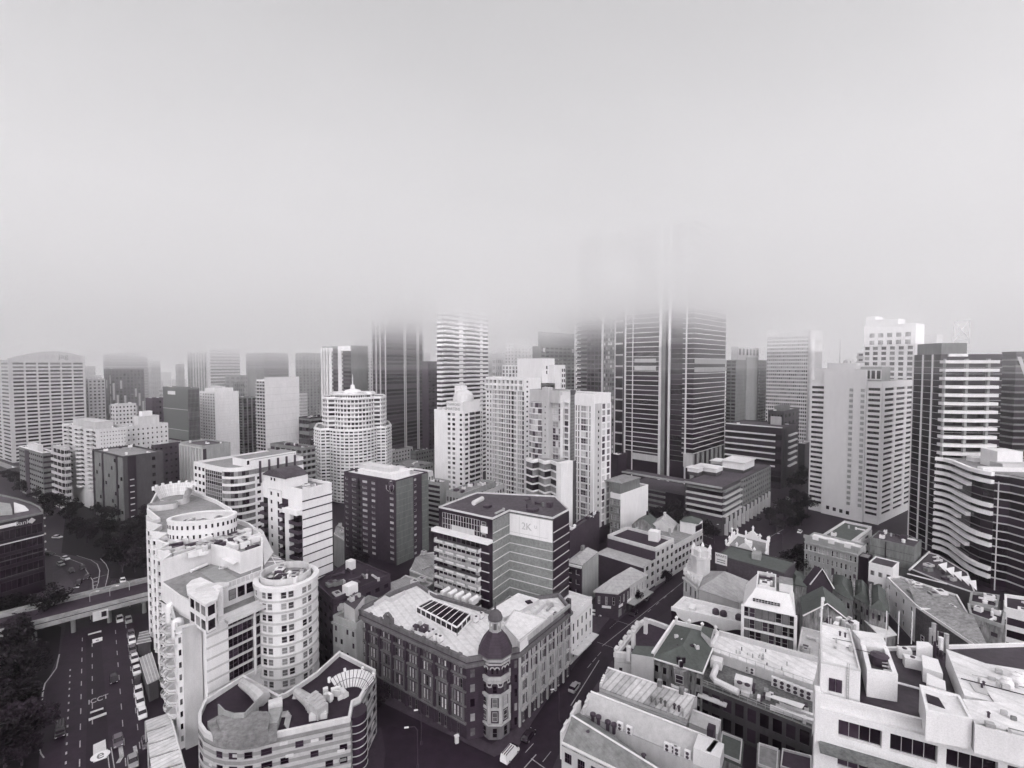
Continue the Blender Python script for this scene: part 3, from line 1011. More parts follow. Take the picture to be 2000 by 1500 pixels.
t = tower('apartment_tower', 'tall white tower with rounded ends and dark banded balconies fading into cloud', (862, 575, 340), 853, 953, WHITE, finish=False, units=0)
A, B = t.q[0], t.q[1]
for A_, B_, nc in ((A, B, 9), (t.q[3], A, 2)):
    facade(t, A_, B_, 0, t.z, kind='band', nf=42, nc=nc, wh=.5, wall=WHITE, gm=G_DARK, dep_=.35)
d = (B - A).normalized(); n_ = Vector((d.y, -d.x)); L_ = (B - A).length
r = random.Random(4)
for f in range(42):
    zz = t.z * f / 42.
    t.add('balcony').slab(A + d * (L_ * .02), A + d * (L_ * .22), .35, 1.6, zz - .2, zz + .9, WHITE)
    t.add('balcony').slab(A + d * (L_ * .46), A + d * (L_ * .7), .35, 1.4, zz - .2, zz + .9, WHITE)
    t.mb('wall').slab(A + d * (L_ * .34), A + d * (L_ * .42), .3, .5, zz, zz + 1.9, WHITE)
    t.mb('wall').slab(A + d * (L_ * .8), A + d * (L_ * .86), .3, .5, zz, zz + 1.9, WHITE)
t.done()
tower('apartment_tower', 'hazy pale tower with stepped crown left of the low dark roofed tower', (1004, 640, 560), 986, 1051, PALE, right=dict(nf=34, nc=7, ww=.45, wh=.5), left=dict(nf=34, nc=3, ww=.5, wh=.5), finish=True, units=0, cap=80)
t = tower('apartment_tower', 'hazy crown set on the stepped pale tower', (1010, 618, 562), 996, 1042, PALE, units=0, par=2) if False else None
t = tower('office_tower', 'grey tower with sloping glass crown and dark window grid behind the white blocks', (1056, 676, 420), 1040, 1123, GREY, ang=44, finish=False, right=dict(nf=30, nc=8, ww=.75, wh=.5, gm=G_DARK, wall=GREY), units=0, par=0)
arch_wall(t, 'crown', t.q[0], t.q[1], t.z, lambda s: t.z + 12.5, 3, GREY)
for k in (.06, .9):
    p = t.q[0].lerp(t.q[1], k); d = (t.q[1] - t.q[0]).normalized()
    t.add('light_box').slab(p, p + d * 2.2, .25, .5, t.z - 5, t.z - 1.5, WHITE)
t.done()

# ---- white hotel tower with a lettered crown
t = tower('hotel_tower', 'white hotel tower with rooftop lettering and a round-topped crown', (905, 806, 290), 848, 942, WHITE, finish=False, units=3, par=1.0)
A, B = t.q[3], t.q[0]
facade(t, A.lerp(B, .44), A.lerp(B, .76), 0, t.z, nf=19, nc=2, ww=.62, wh=.6, wall=WHITE, gm=G_MID, fm=WHITE, st=1)
facade(t, A.lerp(B, .84), B, 0, t.z, nf=19, nc=1, ww=.5, wh=.5, wall=WHITE, gm=G_DARK)
A, B = t.q[0], t.q[1]
facade(t, A, A.lerp(B, .3), 0, t.z, nf=19, nc=1, ww=.55, wh=.5, wall=WHITE, gm=G_DARK)
facade(t, A.lerp(B, .3), A.lerp(B, .9), 0, t.z, kind='balc', nf=19, nc=2, ww=.9, wh=.7, span=PALE, gm=G_DARK, balw=1.6)
facade(t, A.lerp(B, .9), B, 0, t.z, nf=19, nc=1, ww=.5, wh=.5, wall=WHITE, gm=G_DARK)
q = crown(t, (.05, .95, .05, .6), 6, WHITE)
q2 = [q[0].lerp(q[2], .12), q[1].lerp(q[3], .12), q[2].lerp(q[0], .12), q[3].lerp(q[1], .12)]
m_ = (q2[0] + q2[2]) / 2
t.mb('dome').lathe(m_, [(6.5, t.z + 6), (6.5, t.z + 8), (6.0, t.z + 10), (4.6, t.z + 12), (2.4, t.z + 13.2), (.5, t.z + 13.6)], PALE, 18)
t.mb('lift_box').box(m_ + dirs(32)[1] * 2, dirs(32)[0], 6, 5, t.z + 6, t.z + 15.5, WHITE)
d = (q[0] - q[3]).normalized(); n_ = Vector((d.y, -d.x, 0)); p = q[3].lerp(q[0], .42)
letters('STAMFORD', 2.1, GREY, Vector((p.x, p.y, t.z + 4.4)) + n_ * .1, n_, t, 'sign_letters')
letters('MARTENS', 2.4, GREY, Vector((p.x, p.y, t.z + 1.7)) + n_ * .1, n_, t, 'sign_letters')
t.done()

# ---- low roofs between the towers
low = [((790, 860, 470), 742, 853, PALE, ROOFW, 'wide low building with a bright white roof below the dark tower'), ((760, 884, 400), 744, 806, CREAM, ROOFG, 'low pale box with a faint sign wall right of the round white tower'), ((812, 884, 390), 802, 851, GREY, ROOFG, 'low greenish grey box left of the white hotel tower'),
       ((800, 918, 330), 748, 846, CONC, ROOFG, 'low building with a folded grey roof behind the brown brick block'), ((806, 934, 262), 736, 846, PALE, ROOFW, 'low building with a cluttered white roof above the brown brick block'), ((606, 862, 380), 584, 642, DKGREY, ROOFD, 'low dark block left of the round white tower'),
       ((902, 968, 235), 872, 968, CONC, ROOFG, 'low grey sheet roofed building above the billboard block'), ((944, 964, 250), 930, 985, PALE, ROOFG, 'low pale flat building between the hotel tower and the billboard block'), ((720, 838, 520), 706, 750, GREY, ROOFW, 'low grey building at the foot of the finned tower'),
       ((150, 896, 330), 120, 182, GREY, ROOFG, 'low grey podium of the balcony block at the far left'), ((1240, 880, 420), 1222, 1262, DKGREY, ROOFG, 'low dark building glimpsed left of the columns')]
for i, (nr, L, Rr, m, rf, lb) in enumerate(low[:-1]):
    tower('building', lb, nr, L, Rr, m, right=dict(nf=4, nc=8, ww=.5, wh=.4), left=dict(nf=4, nc=5, ww=.5, wh=.4), roof=rf, units=9, seed=40 + i, cap=60)

# ---- faint layers of buildings behind the left and centre skyline
r = random.Random(61)
kinds = ['faint pale block', 'faint grey slab', 'faint stepped block', 'faint ribbed tower']
spots = [(250, 748, 640), (276, 722, 700), (318, 760, 560), (348, 712, 720), (428, 716, 700), (462, 748, 540), (538, 724, 690), (574, 742, 620), (604, 728, 700), (650, 720, 600), (188, 734, 660), (172, 716, 740), (722, 700, 640), (826, 690, 680), (968, 700, 600), (976, 664, 700), (1106, 716, 560), (1464, 690, 640), (1478, 722, 560), (1634, 716, 700), (1655, 700, 760), (296, 706, 760), (500, 700, 740)]
where = ['right of the sign tower', 'above the mottled tower edge', 'behind the green glass slab', 'deep behind the green glass slab', 'behind the striped hazy tower', 'between the white tower and the plain shaft', 'behind the blank white slab', 'right of the blank white slab top', 'left of the finned tower', 'behind the finned tower', 'right of the arched tower', 'just right of the arched roofline', 'behind the tall dark tower', 'right of the tall dark tower top', 'right of the white banded tower', 'high behind the white banded tower', 'left of the huge dark tower', 'right of the huge dark tower top', 'behind the slate apartment tower', 'left of the concrete tower top', 'behind the concrete tower mast', 'deep in the mist right of the sign tower', 'deep behind the plain shaft']
for i, ((px, py, d_), wh) in enumerate(zip(spots, where)):
    w_ = r.uniform(9, 17)
    tower('distant_building', kinds[i % 4] + ' ' + wh, (px, py, d_), px - w_ * .45, px + w_, (CREAM, GREY, PALE, GREY)[i % 4], right=dict(nf=12, nc=4, ww=.5, wh=.5), left=dict(nf=12, nc=2, ww=.5, wh=.5), units=0, cap=30, ang=32 if px < 1300 else 50)
# ------------------------------------------------------------------ centre and right towers


def col(A, B, z, px):
    d = (B - A).normalized()
    return A + d * reach(A, z, d, px)


def normal_(A, B):
    d = (B - A).normalized()
    return Vector((d.y, -d.x))


# ---- white grid apartment tower
t = tower('apartment_tower', 'tall white apartment tower with a dense grid of small balconies', (1024, 741, 285), 949, 1056, WHITE, ang=44, finish=False, units=3)
A, B = t.q[3], t.q[0]; z = t.z
cs = [949.3, 957, 964, 975, 989, 1004, 1013, 1023.6]
for i in range(7):
    a, b = A.lerp(B, i and (col(A, B, z, cs[i]) - A).length / (B - A).length), A.lerp(B, (col(A, B, z, cs[i + 1]) - A).length / (B - A).length)
    if i in (1, 5):
        facade(t, a, b, 0, z - 7, nf=24, nc=2, ww=.6, wh=.6, wall=WHITE, gm=G_MID)
    elif i == 0:
        facade(t, a, b, 0, z - 7, nf=24, nc=1, ww=.4, wh=.4, wall=WHITE, gm=G_DARK)
    else:
        facade(t, a, b, 0, z - 7, kind='balc', nf=24, nc=3, ww=.8, wh=.72, span=WHITE, gm=G_DARK, balw=1.1, pierw=.35, pier=WHITE, rh=.2)
        t.mb('wall').slab(a, a + (b - a).normalized() * .5, 0, 1.5, 0, z, WHITE)
facade(t, A, B, z - 7, z, nf=2, nc=9, ww=.75, wh=.6, wall=WHITE, gm=G_MID, fm=WHITE, st=3, dep_=1.2)
facade(t, t.q[0], t.q[1], 0, z, nf=26, nc=3, ww=.3, wh=.35, wall=WHITE, gm=G_DARK, skip=lambda f, c: c > 0)
for nr, L, Rr, zb in (((1082, 715, 302), 981, 1104, z + .1), ((1059, 702, 300), 1010, 1083, z + .2)):
    q, z2 = quad(nr, None, L, Rr, 44)
    k = t.add('upper_block')
    k.prism(q, zb - 3, z2, WHITE); k.ring(q, .3, z2 + .004, z2 + .7, WHITE, .05)
    if L == 981:
        a, b = q[3], q[0]
        facade(t, a, a.lerp(b, .34), zb, z2, nf=3, nc=5, ww=.6, wh=.7, wall=WHITE, gm=G_MID, wallname='upper_wall')
        facade(t, q[0].lerp(q[1], .1), q[0].lerp(q[1], .6), zb - 20, z2 - 2, nf=9, nc=5, ww=.14, wh=.9, wall=WHITE, gm=G_DARK, wallname='upper_wall')
        facade(t, q[0].lerp(q[1], .65), q[1], zb - 20, z2 - 1, nf=8, nc=2, ww=.7, wh=.6, wall=WHITE, gm=G_DARK, wallname='upper_wall')
    else:
        p = q[0].lerp(q[1], .35); d = (q[1] - q[0]).normalized(); n_ = Vector((d.y, -d.x, 0))
        for zz in (z2 - 5, z2 - 8):
            t.window(Vector((p.x, p.y, zz)) + n_ * .05, n_, 1.6, 2, 4, G_DARK, WHITE)
t.done()

# ---- grey and white twin tower in front of it
t = tower('apartment_tower', 'white and grey twin tower split by a dark louvred slot', (1162, 772, 228), 1036, 1193, WHITE, ang=44, finish=False, units=0, par=.8)
A, B = t.q[3], t.q[0]; z = t.z; P, Q = t.q[0], t.q[1]
n_ = Vector(((B - A).y, -(B - A).x)).normalized()
c = lambda px: col(A, B, z, px)
a, b = A, c(1067)
for i in range(6):
    x0, x1 = a.lerp(b, i / 6), a.lerp(b, (i + 1) / 6)
    o0, o1 = 2.4 * math.sin(math.pi * (i / 6 * .8 + .1)), 2.4 * math.sin(math.pi * ((i + 1) / 6 * .8 + .1))
    facade(t, x0 + n_ * o0, x1 + n_ * o1, 30, z - 5, kind='band', nf=12, nc=1, wh=.82, wall=WHITE, gm=G_PALE, dep_=.3)
    t.mb('bay').prism([x0 + n_ * .05, x0 + n_ * o0, x1 + n_ * o1, x1 + n_ * .05][::-1], 29, z - 5, DKGREY)
t.mb('pier').slab(b, c(1079), 0, 3.2, 0, z + 3.0, CREAM)
m1, m2 = b, c(1079)
for f in range(20):
    p = m1.lerp(m2, .5) + n_ * 3.25
    t.window(Vector((p.x, p.y, 8 + f * (z - 12) / 20)), Vector((n_.x, n_.y, 0)), .5, .8, 0, G_DARK)
facade(t, c(1079), c(1098), 0, z - 4, nf=20, nc=1, ww=.9, wh=.84, wall=CREAM, gm=G_PALE, fm=WHITE, st=7, dep_=.4)
t.mb('pier').slab(c(1098), c(1101), 0, 1.5, 6, z - 1, WHITE)
facade(t, c(1101), c(1115), 6, z - 4, nf=20, nc=1, ww=.8, wh=.86, wall=WHITE, gm=G_PALE, fm=WHITE, st=1, dep_=1.5, ml=.3)
t.mb('louvre').slab(c(1115.3), c(1124), -.2, .5, 0, z + 2, DKGREY)
for f in range(100):
    t.mb('louvre').slab(c(1116), c(1123.6), .5, .75, z * f / 100, z * f / 100 + .3, CONC)
facade(t, c(1124), c(1134), 0, z - 5, nf=21, nc=2, ww=.62, wh=.86, wall=WHITE, gm=G_MID, dep_=.5)
facade(t, c(1134), c(1151), 0, z - 5, nf=21, nc=1, ww=.86, wh=.84, wall=WHITE, gm=G_PALE, fm=WHITE, st=7, dep_=.6)
facade(t, c(1151), c(1155.5), 0, z - 5, nf=21, nc=1, ww=.6, wh=.84, wall=WHITE, gm=G_MID, dep_=.5)
t.mb('wall').slab(c(1155.5), B, 0, .6, 0, z - 5, WHITE)
t.mb('wall').slab(c(1124), B, 0, .62, z - 5 + .01, z, WHITE)
t.mb('cap').prism([c(1038) + n_ * 1.5, c(1098) + n_ * 2.2, c(1098) - n_ * 12, c(1038) - n_ * 12], z - 4.8, z + 1.5, CREAM, ROOFG, True)
t.mb('wall').slab(P, col(P, Q, z, 1174), 0, .4, 0, z - 4, CREAM)
for f in range(20):
    p = P.lerp(col(P, Q, z, 1174), .5); d = (Q - P).normalized(); k = Vector((d.y, -d.x, 0))
    t.window(Vector((p.x, p.y, 6 + f * (z - 11) / 20)) + k * .42, k, .8, 1.2, 0, G_DARK)
facade(t, col(P, Q, z, 1174), Q, 0, z - 4, nf=21, nc=2, ww=.66, wh=.82, wall=WHITE, gm=G_PALE, fm=WHITE, st=1, dep_=.3)
for i in range(9):
    p = c(1100 + 2.8 * i)
    t.mb('roof_rail').tube([(p.x, p.y, z), (p.x, p.y, z + 2.2)], .06, METAL, 4)
for hh in (.7, 1.5, 2.2):
    p, q_ = c(1100), c(1123)
    t.mb('roof_rail').tube([(p.x, p.y, z + hh), (q_.x, q_.y, z + hh)], .05, METAL, 4)
# lower wing with a folded balcony front
zw = dep(1090, 907, 214).z
pw_ = [dep(x, 907, d_) for x, d_ in ((1028, 224), (1040, 219), (1052, 221.5), (1064, 216), (1076, 218.5), (1088, 213))]
pw_ = [p2(p) for p in pw_]
t.mb('wing').prism(ccw(pw_ + [pw_[-1] - n_ * 14, pw_[0] - n_ * 8]), 0, zw, DKGREY, ROOFG)
for i in range(5):
    facade(t, pw_[i], pw_[i + 1], 8, zw, kind='band', nf=10, nc=1, wh=.8, wall=WHITE, gm=G_MID, dep_=.5, wallname='wing')
    t.mb('wing').slab(pw_[i], pw_[i + 1], -.3, .52, zw, zw + 1.1, WHITE)
t.mb('wing').slab(pw_[-1], pw_[-1] + (B - A).normalized() * 2.6, -8, .55, 0, zw + 1.0, WHITE)
t.mb('podium').prism(offset(t.q, 2.2), 0, 7, DARK)
t.done()

# ---- the great dark tower that goes up into the cloud
t = tower('glass_tower', 'huge dark glass tower with thin white floor lines vanishing into the cloud', (1359, 430, 315), 1219, 1421, DARK, ang=44, finish=False, units=0, par=0)
A, B = t.q[3], t.q[0]; P, Q = t.q[0], t.q[1]; z = t.z
zb = dep(1359, 890, 315).z
c = lambda px: col(A, B, z * .5, px)
NFL = 46
facade(t, c(1222), c(1290), zb - 3, z, kind='curtain', nf=NFL, nc=1, wh=.86, span=PALE, gm=G_TOWER, dep_=.5, pierw=None)
for px, w_, o in ((1222, .9, 1.0), (1236.5, .5, .8), (1290.5, 1.6, 1.2), (1308.5, 1.2, 1.4), (1341, .8, 1.0)):
    p = c(px); d = (B - A).normalized()
    t.add('white_rib').slab(p - d * w_ / 2, p + d * w_ / 2, 0, o, 2, z, PALE)
t.mb('recess').slab(c(1292), c(1300), .02, .5, 0, z, GREY)
facade(t, c(1310), c(1340), zb - 6, z, kind='curtain', nf=NFL, nc=1, wh=.93, span=GREY, gm=G_TOWER, dep_=.3)
facade(t, c(1341), B, zb, z, kind='curtain', nf=NFL, nc=1, wh=.86, span=PALE, gm=G_TOWER, dep_=.5)
facade(t, P, Q, zb, z, kind='curtain', nf=NFL, nc=6, wh=.88, span=PALE, gm=G_TOWER, dep_=.5)
for f in range(NFL):     # fin ends that stand out past the rib
    zz = zb + (z - zb) * f / NFL
    t.mb('fin').slab(c(1335), c(1342), .3, 1.3, zz - .25, zz + .2, PALE)
n_ = Vector(((B - A).y, -(B - A).x)).normalized()
for zz in (dep(1350, 712, 315).z - 4, dep(1350, 712, 315).z + 1.5):
    t.add('sky_lobby').slab(c(1240), c(1282), .5, .7, zz, zz + 2.6, CREAM)
    t.add('sky_lobby').slab(P, Q, .5, .7, zz - 1, zz + 2.2, CONC)
for i in range(8):       # columns under the glass on the street side
    p = P.lerp(Q, i / 7.)
    t.add('column').box(p, (Q - P), 1.8, 2.2, 0, zb - .5, CONC)
t.add('column').slab(c(1339), c(1357), .1, 1.3, zb - 9, zb - .5, CREAM)
t.mb('light_band').slab(c(1236), c(1288), .55, .9, zb - 9, zb - 4.5, CREAM)
# set-back residential wing on its left
d = (B - A).normalized(); K2 = c(1124) - n_ * 7
W2 = [K2, col(K2, K2 + d, z * .5, 1222)]
wz = z + 6
t.mb('wing').prism([W2[0], W2[1], W2[1] - n_ * 20, W2[0] - n_ * 20], 0, wz, DARK)
c2 = lambda px: col(W2[0], W2[1], z * .5, px)
facade(t, c2(1126), c2(1147), 0, wz, kind='balc', nf=54, nc=2, ww=.8, wh=.6, span=GREY, gm=G_TOWER, balw=1.2)
facade(t, c2(1147), c2(1177), 0, wz, nf=54, nc=4, ww=.8, wh=.7, wall=DKGREY, gm=G_TOWER, dep_=.3)
facade(t, c2(1179), c2(1200), 0, wz, nf=54, nc=5, ww=.75, wh=.62, wall=GREY, gm=glass('bright_and_dark_panes', .012, .6, .45), dep_=.3)
facade(t, c2(1201), c2(1219), 0, wz, nf=22, nc=1, ww=.82, wh=.86, wall=PALE, gm=G_TOWER, dep_=.6)
for px, w_ in ((1125, .9), (1177.5, 1.0)):
    p = c2(px)
    t.add('white_rib').slab(p - d * w_ / 2, p + d * w_ / 2, 0, 1.5, 0, wz, PALE)
r = random.Random(11)
for f in range(0, 54, 3):
    zz = wz * f / 54
    t.add('ledge').slab(c2(1125.5), c2(1132), 1.2, 1.6, zz, zz + 1.1, PALE)
t.done()
tower('building', 'dark box with a pale roof edge at the foot of the dark glass tower', (1207, 892, 275), 1192, 1224, DARK, ang=44, right=dict(kind='lines', nf=2, wh=.06, span=GREY), units=1, roof=ROOFW)

# ---- block behind, right of the great tower
t = tower('apartment_tower', 'slate grey apartment tower with a plain central strip and ornate boxy crown', (1438, 704, 430), 1419, 1499, GREY, ang=44, finish=False, units=0, par=.6)
A, B = t.q[0], t.q[1]
facade(t, A, A.lerp(B, .28), 0, t.z, kind='lines', nf=26, wh=.04, span=DKGREY)
t.mb('wall').slab(A.lerp(B, .28), A.lerp(B, .62), 0, .9, 0, t.z + 3, CONC)
facade(t, A.lerp(B, .68), B, 0, t.z, kind='balc', nf=28, nc=3, ww=.8, wh=.7, span=GREY, gm=G_DARK, balw=1.4)
facade(t, t.q[3], A, 0, t.z, kind='balc', nf=28, nc=2, ww=.8, wh=.7, span=GREY, gm=G_DARK, balw=1.2)
q = crown(t, (.1, .75, .2, .9), 12, CREAM)
facade(t, q[0], q[1], t.z + 4, t.z + 12, nf=1, nc=6, ww=.5, wh=.7, wall=CREAM, gm=G_DARK, wallname='crown_wall')
t.done()
# ---- pale grid office tower
t = tower('office_tower', 'pale office tower with a fine regular grid of square windows and plain rounded corner', (1588, 639, 430), 1499, 1606, PALE, ang=44, finish=False, units=0, par=.5)
facade(t, t.q[3], t.q[0], 0, t.z - 7, nf=33, nc=22, ww=.66, wh=.56, wall=PALE, gm=G_DARK, dep_=.35)
t.mb('wall').slab(t.q[3], t.q[0], 0, .4, t.z - 7, t.z, PALE)
t.mb('corner').lathe(t.q[0] + (t.q[2] - t.q[0]) * .02, [(2.4, 0), (2.4, t.z)], PALE, 16)
t.mb('wall').slab(t.q[0], t.q[1], 0, .4, 0, t.z, CREAM)
crown(t, (.2, .8, .2, .7), 2.6, PALE)
t.done()
t = tower('building', 'old dark building with a pale ornate upper front below the grid tower', (1530, 806, 350), 1500, 1560, DKGREY, ang=44, left=dict(nf=9, nc=5, ww=.4, wh=.4, wall=DKGREY), right=dict(nf=9, nc=4, ww=.4, wh=.4), units=4, finish=False)
A, B = t.q[3], t.q[0]
t.mb('ornate_front').slab(A.lerp(B, .2), A.lerp(B, .9), .3, .6, t.z - 16, t.z - 3, CREAM)
crown(t, (.2, .6, .2, .8), 3.5, GREY)
t.done()
# ---- dark block with white fins
t = tower('office_building', 'black office block with six long white sunshade fins and a white roof edge', (1527, 838, 330), 1417, 1556, DARK, ang=44, finish=False, units=2, par=.5, roof=ROOFD)
A, B = t.q[3], t.q[0]; P, Q = t.q[0], t.q[1]
facade(t, A, B, 0, t.z - 4, kind='curtain', nf=9, nc=1, wh=.8, span=DARK, gm=G_BAND, dep_=.2)
for f in range(6):
    zz = t.z - 5 - f * 4.3
    t.add('fin').slab(A, A.lerp(B, .9), .25, 1.2, zz, zz + 1.0, WHITE)
    t.add('fin').slab(P.lerp(Q, .4), P.lerp(Q, .92), .25, 1.6, zz - 1.5, zz - .4, WHITE)
t.mb('roof_edge').slab(A, B, -1.5, .25, t.z + .5, t.z + 1.1, WHITE)
t.mb('wall').slab(P.lerp(Q, .12), P.lerp(Q, .3), 0, .5, 0, t.z - 1, DKGREY)
t.done()
tower('building', 'low white-roofed hall before the slate apartment tower', (1572, 868, 380), 1555, 1584, DKGREY, ang=44, units=2, roof=ROOFG, par=.3)
# ---- banded podium building on stilts
t = tower('office_building', 'low dark horizontal building on street columns with white rooftop pavilions', (1412, 954, 240), 1338, 1504, DKGREY, ang=44, finish=False, units=0, par=.6, roof=ROOFD)
A, B = t.q[3], t.q[0]; P, Q = t.q[0], t.q[1]; z = t.z
c = lambda px: col(A, B, z, px)
for f in range(5):
    zz = z - 1.0 - f * 3.1
    t.add('sunshade').slab(c(1342), B, .05, 1.5, zz - .9, zz - .1, CREAM if f else GREY)
    t.add('sunshade').slab(P, P.lerp(Q, .32), .05, 1.4, zz - .9, zz - .1, CREAM if f else GREY)
    p = (c(1342) + B) / 2
    t.window(Vector((p.x, p.y, zz - 2)) + Vector((n_.x, n_.y, 0)) * .02, Vector((n_.x, n_.y, 0)), (B - c(1342)).length - .1, 2, 0, G_BAND)
facade(t, P.lerp(Q, .32), Q, z - 14.5, z, nf=5, nc=14, ww=.6, wh=.55, wall=GREY, gm=G_DARK, dep_=.5)
t.mb('wall').slab(P, Q, .05, .7, z - 18, z - 14.6, DKGREY)
for i in range(12):
    p = P.lerp(Q, .04 + i * .082)
    t.add('column').box(p + Vector(((Q - P).y, -(Q - P).x)).normalized() * .9, (Q - P), .9, 1.6, 0, z - 14.6, CREAM)
c0, c1 = c(1212), c(1337)
n_ = normal_(A, B)
t.mb('side_wing').prism(ccw([c0 - n_ * 6, c1 - n_ * 6, c1 - n_ * 30, c0 - n_ * 30]), 0, z - 9, DARK, ROOFD)
facade(t, c0 - n_ * 6, c(1290) - n_ * 6, 3, z - 9, kind='band', nf=4, nc=4, wh=.6, wall=DKGREY, span=GREY, gm=G_BAND, dep_=.6, wallname='side_wing')
t.mb('canopy_deck').prism(ccw([c0, c1, c1 - n_ * 7, c0 - n_ * 7]), z - .6, z - .05, CONC, ROOFD, True)
t.mb('ledge').slab(A, B, .6, 1.8, z - .1, z + .7, CONC); t.mb('ledge').slab(c0, c1, .05, 1.2, z - .7, z + .1, CONC)
u, v = dirs(44)
for k, (px, py, l, w_, h_, m) in enumerate(((1384, 925, 9, 12, 4, WHITE), (1442, 918, 17, 12, 6, WHITE), (1358, 927, 7, 6, 4, WHITE), (1408, 911, 9, 8, 3.5, WHITE))):
    p = at(px, py, z)
    b = t.add('pavilion')
    b.box(p2(p), u, l, w_, z + 2.0, z + h_, m, ROOFW)
    b.box(p2(p), u, l + 1.5, w_ + 1.5, z + h_ + .003, z + h_ + .4, WHITE, ROOFW)
    b.box(p2(p), u, l - 1, w_ - 1, z + .07, z + 2.0, DKGREY)
t.done()

# ---- concrete tower with blank face
PCON = mat('pale_panel_concrete', .62, dirt=.06, joint=(3.4, .05, .93))
t = tower('office_tower', 'tall pale concrete tower with a blank face, small vents and stacked corner windows', (1722, 748, 255), 1585, 1788, PCON, ang=55, finish=False, units=0, par=.8)
A, B = t.q[3], t.q[0]; P, Q = t.q[0], t.q[1]; z = t.z
c = lambda px: col(A, B, z * .5, px)
NF = 24
facade(t, A, c(1609), 4, z - 2, nf=NF, nc=1, ww=.86, wh=.5, wall=PCON, gm=G_DARK, fm=DMETAL, st=5, dep_=.5)
t.mb('wall').slab(c(1609), c(1690), 0, 1.6, 0, z + 7, PCON)
facade(t, c(1690.5), c(1719), 4, z - 2, nf=NF, nc=1, ww=.82, wh=.5, wall=PCON, gm=G_DARK, fm=DMETAL, st=5, dep_=.6)
t.mb('wall').slab(c(1719), B, 0, .8, 0, z, PCON)
facade(t, P, Q, 4, z - 2, nf=NF, nc=3, ww=.8, wh=.5, wall=PCON, gm=G_DARK, dep_=.5, ml=2)
n_ = Vector(((B - A).y, -(B - A).x)).normalized()
for f in range(22):
    for px in (1659, 1681):
        zz = 8 + f * (z - 10) / 22
        p = c(px)
        t.add('vent').slab(p, p + (B - A).normalized() * 1.6, 1.62, 2.1, zz, zz + 1.6, CONC)
for a0, a1, h_, m in ((.22, .62, 10.5, PCON), (.03, .3, 7.5, PCON), (.7, .98, 8.5, CONC)):
    k = t.add('plant_room'); p, q_ = A.lerp(B, a0), A.lerp(B, a1)
    k.prism([p - n_ * 1.5, q_ - n_ * 1.5, q_ - n_ * 14, p - n_ * 14], z, z + h_, m, ROOFG)
facade(t, A.lerp(B, .7) - n_ * 1.45, A.lerp(B, .98) - n_ * 1.45, z + 1.5, z + 7, nf=1, nc=4, ww=.7, wh=.8, wall=PCON, gm=G_DARK, wallname='plant_wall')
p = A.lerp(B, .35) - n_ * 6
t.mb('mast').tube([(p.x, p.y, z + 10), (p.x, p.y, z + 24)], .2, METAL, 5, .06)
for _ in range(5):
    p = A.lerp(B, rnd.uniform(.4, .6)) - n_ * rnd.uniform(3, 9)
    t.add('antenna').tube([(p.x, p.y, z + 10.5), (p.x, p.y, z + rnd.uniform(11.5, 13))], .12, DMETAL, 4)
for i in range(4):
    p = c(1622 + i * 13)
    t.window(Vector((p.x, p.y, 4 - i * .2)) + Vector((n_.x, n_.y, 0)) * 1.63, Vector((n_.x, n_.y, 0)), 1.6, 2, 0, G_DARK)
t.done()
# ---- hazy white apartment tower behind it
t = tower('apartment_tower', 'white apartment tower with a stepped top and open balcony columns behind the concrete tower', (1789, 634, 290), 1688, 1806, WHITE, ang=55, finish=False, units=0)
A, B = t.q[3], t.q[0]
facade(t, A, B, 0, t.z - 12, nf=30, nc=6, ww=.6, wh=.62, wall=WHITE, gm=G_MID, dep_=.9)
for i in range(2):
    facade(t, A.lerp(B, .08), A.lerp(B, .95), t.z - 12 + i * 4.5, t.z - 8 + i * 4.5, nf=1, nc=5, ww=.6, wh=.7, wall=WHITE, gm=G_MID, fm=WHITE, st=5)
crown(t, (.1, .9, .35, .8), 4, WHITE)
crown(t, (.1, .9, .8, .99), 6.5, WHITE)
d = (B - A).normalized(); n_ = Vector((d.y, -d.x))
K = A - d * 5 - n_ * 4
t.mb('wing').prism([K, K + d * 4.9, K + d * 4.9 - n_ * 12, K - n_ * 12], 0, t.z - 16, WHITE)
facade(t, K, K + d * 4.9, 0, t.z - 16, kind='balc', nf=27, nc=1, balw=1.2, span=WHITE)
t.done()
tower('distant_building', 'hazy blank rooftop box between the white balcony tower and the black tower', (1830, 655, 420), 1800, 1842, PALE, ang=55, units=0)

# ---- black tower with white balcony bands
t = tower('office_tower', 'black glass tower ruled with white lines and thick white balcony bands', (1838, 692, 215), 1786, 1958, DARK, ang=6, finish=False, units=0, par=0, roof=ROOFD)
P, Q, K = t.q[0], t.q[1], t.q[3]; z = t.z
facade(t, K, P, 0, z, kind='curtain', nf=31, nc=1, wh=.93, span=CREAM, gm=G_TOWER, dep_=.25)
for k in (.0, .36, .72):
    t.add('white_rib').slab(K.lerp(P, k), K.lerp(P, k + (.03 if k else .012)), .1, .6, 0, z, WHITE)
facade(t, P, Q, 0, z, kind='curtain', nf=31, nc=1, wh=.94, span=CREAM, gm=G_TOWER, dep_=.25)
d = (Q - P).normalized(); n_ = Vector((d.y, -d.x))
e0, e1 = col(P, Q, z * .6, 1832), col(P, Q, z * .6, 1934)
e0 = P - d * .5
bow = lambda s, o: e0.lerp(e1, s) + n_ * (o + 1.2 * math.sin(math.pi * min(1, s * 1.1)))
for f in range(17):
    zz = z - 4 - f * (z - 42) / 13.
    if zz < 30: break
    b = t.add('balcony_band')
    pts = [bow(i / 8, 3.4) for i in range(9)] + [bow(i / 8, .1) for i in range(8, -1, -1)]
    b.prism(ccw(pts), zz, zz + 1.35, WHITE, None, True)
for k in (.03, .4, .83):
    p = bow(k, 1.9)
    t.add('column').box(p, d, 1.1 if k > .1 else .6, 1.1, 30, z - 2, CONC)
